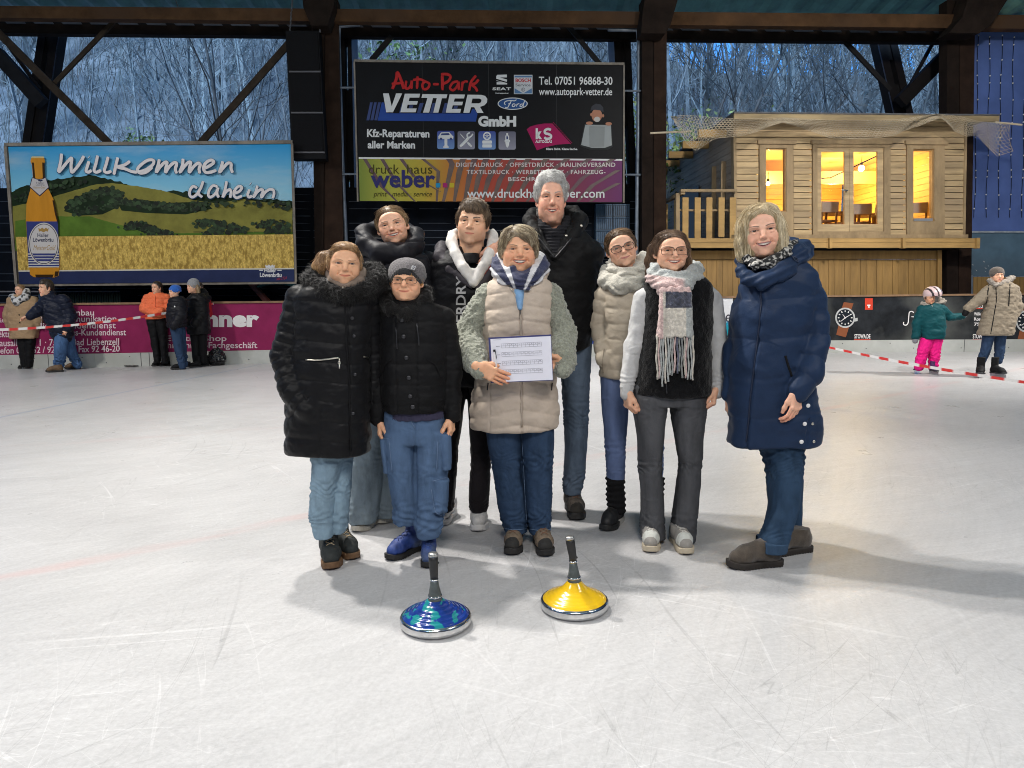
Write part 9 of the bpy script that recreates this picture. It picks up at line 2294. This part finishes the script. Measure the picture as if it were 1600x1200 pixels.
farhead(P, (294.5, 447.5), (298, 457.5), -35, 'long', (.26, .17, .09), (.42, .30, .17), width=.16, beanie=dict(col=(.26, .26, .27), band_col=(.24, .24, .25), low=.045, ribs=40, tall=.01))
aR = P.Ch([(312, 470), (316, 492, -.05), (304, 505, -.18)], [8.5, 8, 6.5])
P.garment('coat', (282, 450, 335, 528), lambda F: (F.rows(P.R([(458, 300, 318, .11), (466, 293, 324, .15), (490, 291, 326, .17), (522, 294, 328, .18)]), 0, cap=.02), F.chain(*aR, .03), F.chain(*P.Ch([(305, 462, .1), (322, 466, .1), (316, 456, .14)], [6, 7, 7]), .03)), MATS['quilted_black'], .011, quilt(P, 10, 0, .012, [(aR[0], 8 * P.S)], .10, .012, .005))
P.garment('trousers', (290, 515, 332, 575), lambda F: (F.rows(P.R([(516, 297, 312, .10), (566, 302, 312, .07)]), 0), F.rows(P.R([(516, 309, 324, .10), (568, 313, 322, .07)]), .012)), M_BLACK, .012)
shoe(P, 305, 574, -50, M_BLACK, M_SOLE_B, .26, 1, .14, 'boot'); shoe(P, 318, 572.5, -40, M_BLACK, M_SOLE_B, .26, 1, .14, 'boot')
P.finish(.02, .03)
P = Person(Yg(314, 573) + .42, (318, 570), 'person in a red jacket almost hidden behind the woman in the grey woolly hat', G2)
farhead(P, (308, 450), (309, 459), 0, 'quiff', (.06, .04, .03), (.1, .07, .05), width=.15)
aR = P.Ch([(318, 470), (325.5, 490), (324, 468, -.12)], [6, 6, 5])
P.garment('jacket', (292, 455, 340, 525), lambda F: (F.rows(P.R([(460, 304, 318, .10), (468, 299, 322, .13), (520, 300, 323, .14)]), 0, cap=.02), F.chain(*aR, .02)), fabric('jacket_red', (.42, .02, .03), .6), .011)
P.garment('mitten', (312, 455, 335, 480), lambda F: F.chain(*P.Ch([(324, 468, -.12), (320, 462, -.14), (316, 462, -.16)], [4.5, 5, 3.5]), .01), fabric('mitten_beige', (.36, .28, .2), .9), .009, body=False)
P.garment('trousers', (295, 512, 335, 575), lambda F: (F.rows(P.R([(514, 301, 312, .10), (568, 303, 311, .07)]), 0), F.rows(P.R([(514, 311, 323, .10), (568, 314, 322, .07)]), .012)), M_BLACK, .012)
P.finish(.02, .03)
# skaters on the right
def blade(P, gx, gy, ang, h=.05):
 g = ground(gx, gy); a = rad(ang); t = np.array([math.sin(a), -math.cos(a), 0]); n = np.array([math.cos(a), math.sin(a), 0])
 c = g + (0, 0, h * .5 + .001)
 return MB().obox(c, t * .14, n * .003, (0, 0, h * .5)).build('blade', mat('steel', (.6, .6, .62), .3, 1.0, var=0), P.root)
P = Person(Yg(1445, 584), (1445, 584), 'child skater in pink trousers, teal jacket and striped helmet', 'skaters on the far side of the rink')
farhead(P, (1456.5, 466), (1456, 475), -3, 'fringe', (.03, .02, .015), (.06, .04, .03), width=.145, skin=(.42, .24, .16))
aL = P.Ch([(1440, 484), (1433, 505), (1431, 526)], [7.5, 7, 6]); aR = P.Ch([(1471, 483), (1484, 495), (1503, 495)], [7.5, 6.5, 5.5])
P.garment('jacket', (1415, 468, 1515, 535), lambda F: (F.rows(P.R([(474, 1446, 1468, .09), (480, 1437, 1474, .12), (505, 1438, 1476, .14), (529, 1440, 1474, .14)]), 0, cap=.02), F.chain(*aL, .03), F.chain(*aR, .03)), fabric('jacket_teal', (.004, .055, .065), .6), .010, quilt(P, 100, 0, 0, wr=.012, wsc=9))
P.garment('fur_collar', (1435, 464, 1482, 482), lambda F: F.chain(*P.Ch([(1441, 474, 0), (1456, 479, -.08), (1474, 471, 0), (1470, 468, .08)], [3, 2.5, 3.8, 3]), .01), mat('fur_grey', (.25, .22, .19), .9, var=.3, vscale=60), .008, lambda V, N, px, py: fbm(V, 40, 1, 2) * .012, body=False)
P.garment('ski_trousers', (1420, 522, 1480, 580), lambda F: (F.chain(*P.Ch([(1448, 532), (1441, 552), (1436, 573)], [10, 8, 7]), 0), F.chain(*P.Ch([(1462, 532), (1460, 552), (1458, 575)], [10, 8, 7]), .02)), fabric('pink_shell', (.72, .012, .20), .6), .010, jean_folds([(560, 15, .8)], .014))
hf = Field(*P.box(1440, 444, 1475, 474, .3), .008)
hc_ = P.p(1457, 459, -.02)
hf.ell(hc_, (.122, .165, .118), 0); hf.ell(hc_ + (0, -.02, -.10), (.12, .16, .10), .01, '-')
hV, hQ = hf.mesh()
hC = np.where((np.abs(np.sin((hV[:, 0] - hc_[0]) * 44 + (hV[:, 2] - hc_[2]) * 12)) < .5)[:, None], (.02, .014, .018), np.array((.62, .46, .46)))
mesh_obj('helmet', hV, hQ, mat('helmet_shell', (1, 1, 1), .35, var=.05, attr='Col'), P.root, cols=hC, smooth=True)
pur = mat('skate_purple', (.06, .015, .09), .6, var=.3)
P.garment('glove', (1420, 520, 1440, 540), lambda F: F.chain(*P.Ch([(1431, 527), (1430, 533)], [5, 4]), 0), fabric('glove_grey', (.2, .2, .22), .8), .008, body=False)
P.garment('glove', (1495, 485, 1515, 503), lambda F: F.chain(*P.Ch([(1502, 495), (1507, 493)], [4.5, 3.5]), 0), MATS['glove_grey'], .008, body=False)
for (x, y, a) in ((1433, 583, -45), (1459, 585, -5)):
 blade(P, x, y, a); shoe(P, x, y, a, pur, M_DARKMETAL, .24, 1, .10, 'skate', lift=.05)
P.finish(.02, .03)
P = Person(Yg(1545, 588), (1545, 588), 'skater in a long khaki winter coat and brown hat holding the child by the hand', 'skaters on the far side of the rink')
farhead(P, (1562, 430), (1562.5, 441.5), -12, None, None, None, width=.165, beanie=dict(col=(.085, .065, .052), band_col=(.08, .06, .05), low=.05, ribs=40), skin=(.55, .33, .24))
aL = P.Ch([(1546, 454), (1530, 469), (1513, 482)], [9, 8.5, 7]); aR = P.Ch([(1583, 454), (1588, 480), (1577, 503, -.05)], [9.5, 9, 7.5])
P.garment('winter_coat', (1500, 430, 1610, 530), lambda F: (F.rows(P.R([(440, 1552, 1575, .11), (448, 1542, 1588, .15), (480, 1540, 1586, .17), (510, 1533, 1583, .18), (524, 1529, 1581, .18)]), 0, cap=.02), F.chain(*aL, .03), F.chain(*aR, .03)), fabric('coat_khaki', (.235, .195, .145), .7), .010, quilt(P, 13, 4, .008, [(aL[0], 9 * P.S), (aR[0], 9 * P.S)], .14, .008, .008))
P.line('zip', [(1556, 447), (1557, 470), (1548, 522)], .7, M_BLACK, P.last)
P.line('strap', [(1545, 446), (1541, 475)], .9, M_BLACK, P.last); P.line('strap', [(1578, 444), (1576, 478)], .9, M_BLACK, P.last)
P.garment('fur_trim', (1535, 425, 1595, 452), lambda F: F.chain(*P.Ch([(1547, 438, 0), (1556, 446, -.12), (1572, 440, -.08), (1580, 435, .04)], [4, 3, 3.5, 5]), .01), MATS['fur_grey'], .008, lambda V, N, px, py: fbm(V, 40, 1, 2) * .014, body=False)
P.garment('jeans', (1520, 515, 1580, 575), lambda F: (F.chain(*P.Ch([(1545, 522), (1540, 545), (1534, 563)], [9, 7, 6]), 0), F.chain(*P.Ch([(1563, 522), (1562, 545), (1560, 563)], [9, 7, 6]), .02)), MATS['denim_dim'], .010, jean_folds([(555, 12, .6)], .01))
P.garment('glove', (1500, 478, 1522, 500), lambda F: F.chain(*P.Ch([(1513, 482), (1508, 490)], [6, 4.5]), 0), M_BLACK, .008, body=False)
P.garment('glove', (1562, 498, 1590, 520), lambda F: F.chain(*P.Ch([(1577, 503, -.05), (1570, 514, -.08)], [6.5, 4.5]), 0), M_BLACK, .008, body=False)
for (x, y, a) in ((1531, 590, -35), (1559, 590, 10)):
 blade(P, x, y, a, .06); shoe(P, x, y, a, M_BLACK, M_DARKMETAL, .28, 1.3, .16, 'skate', lift=.06)
P.finish(.02, .03)
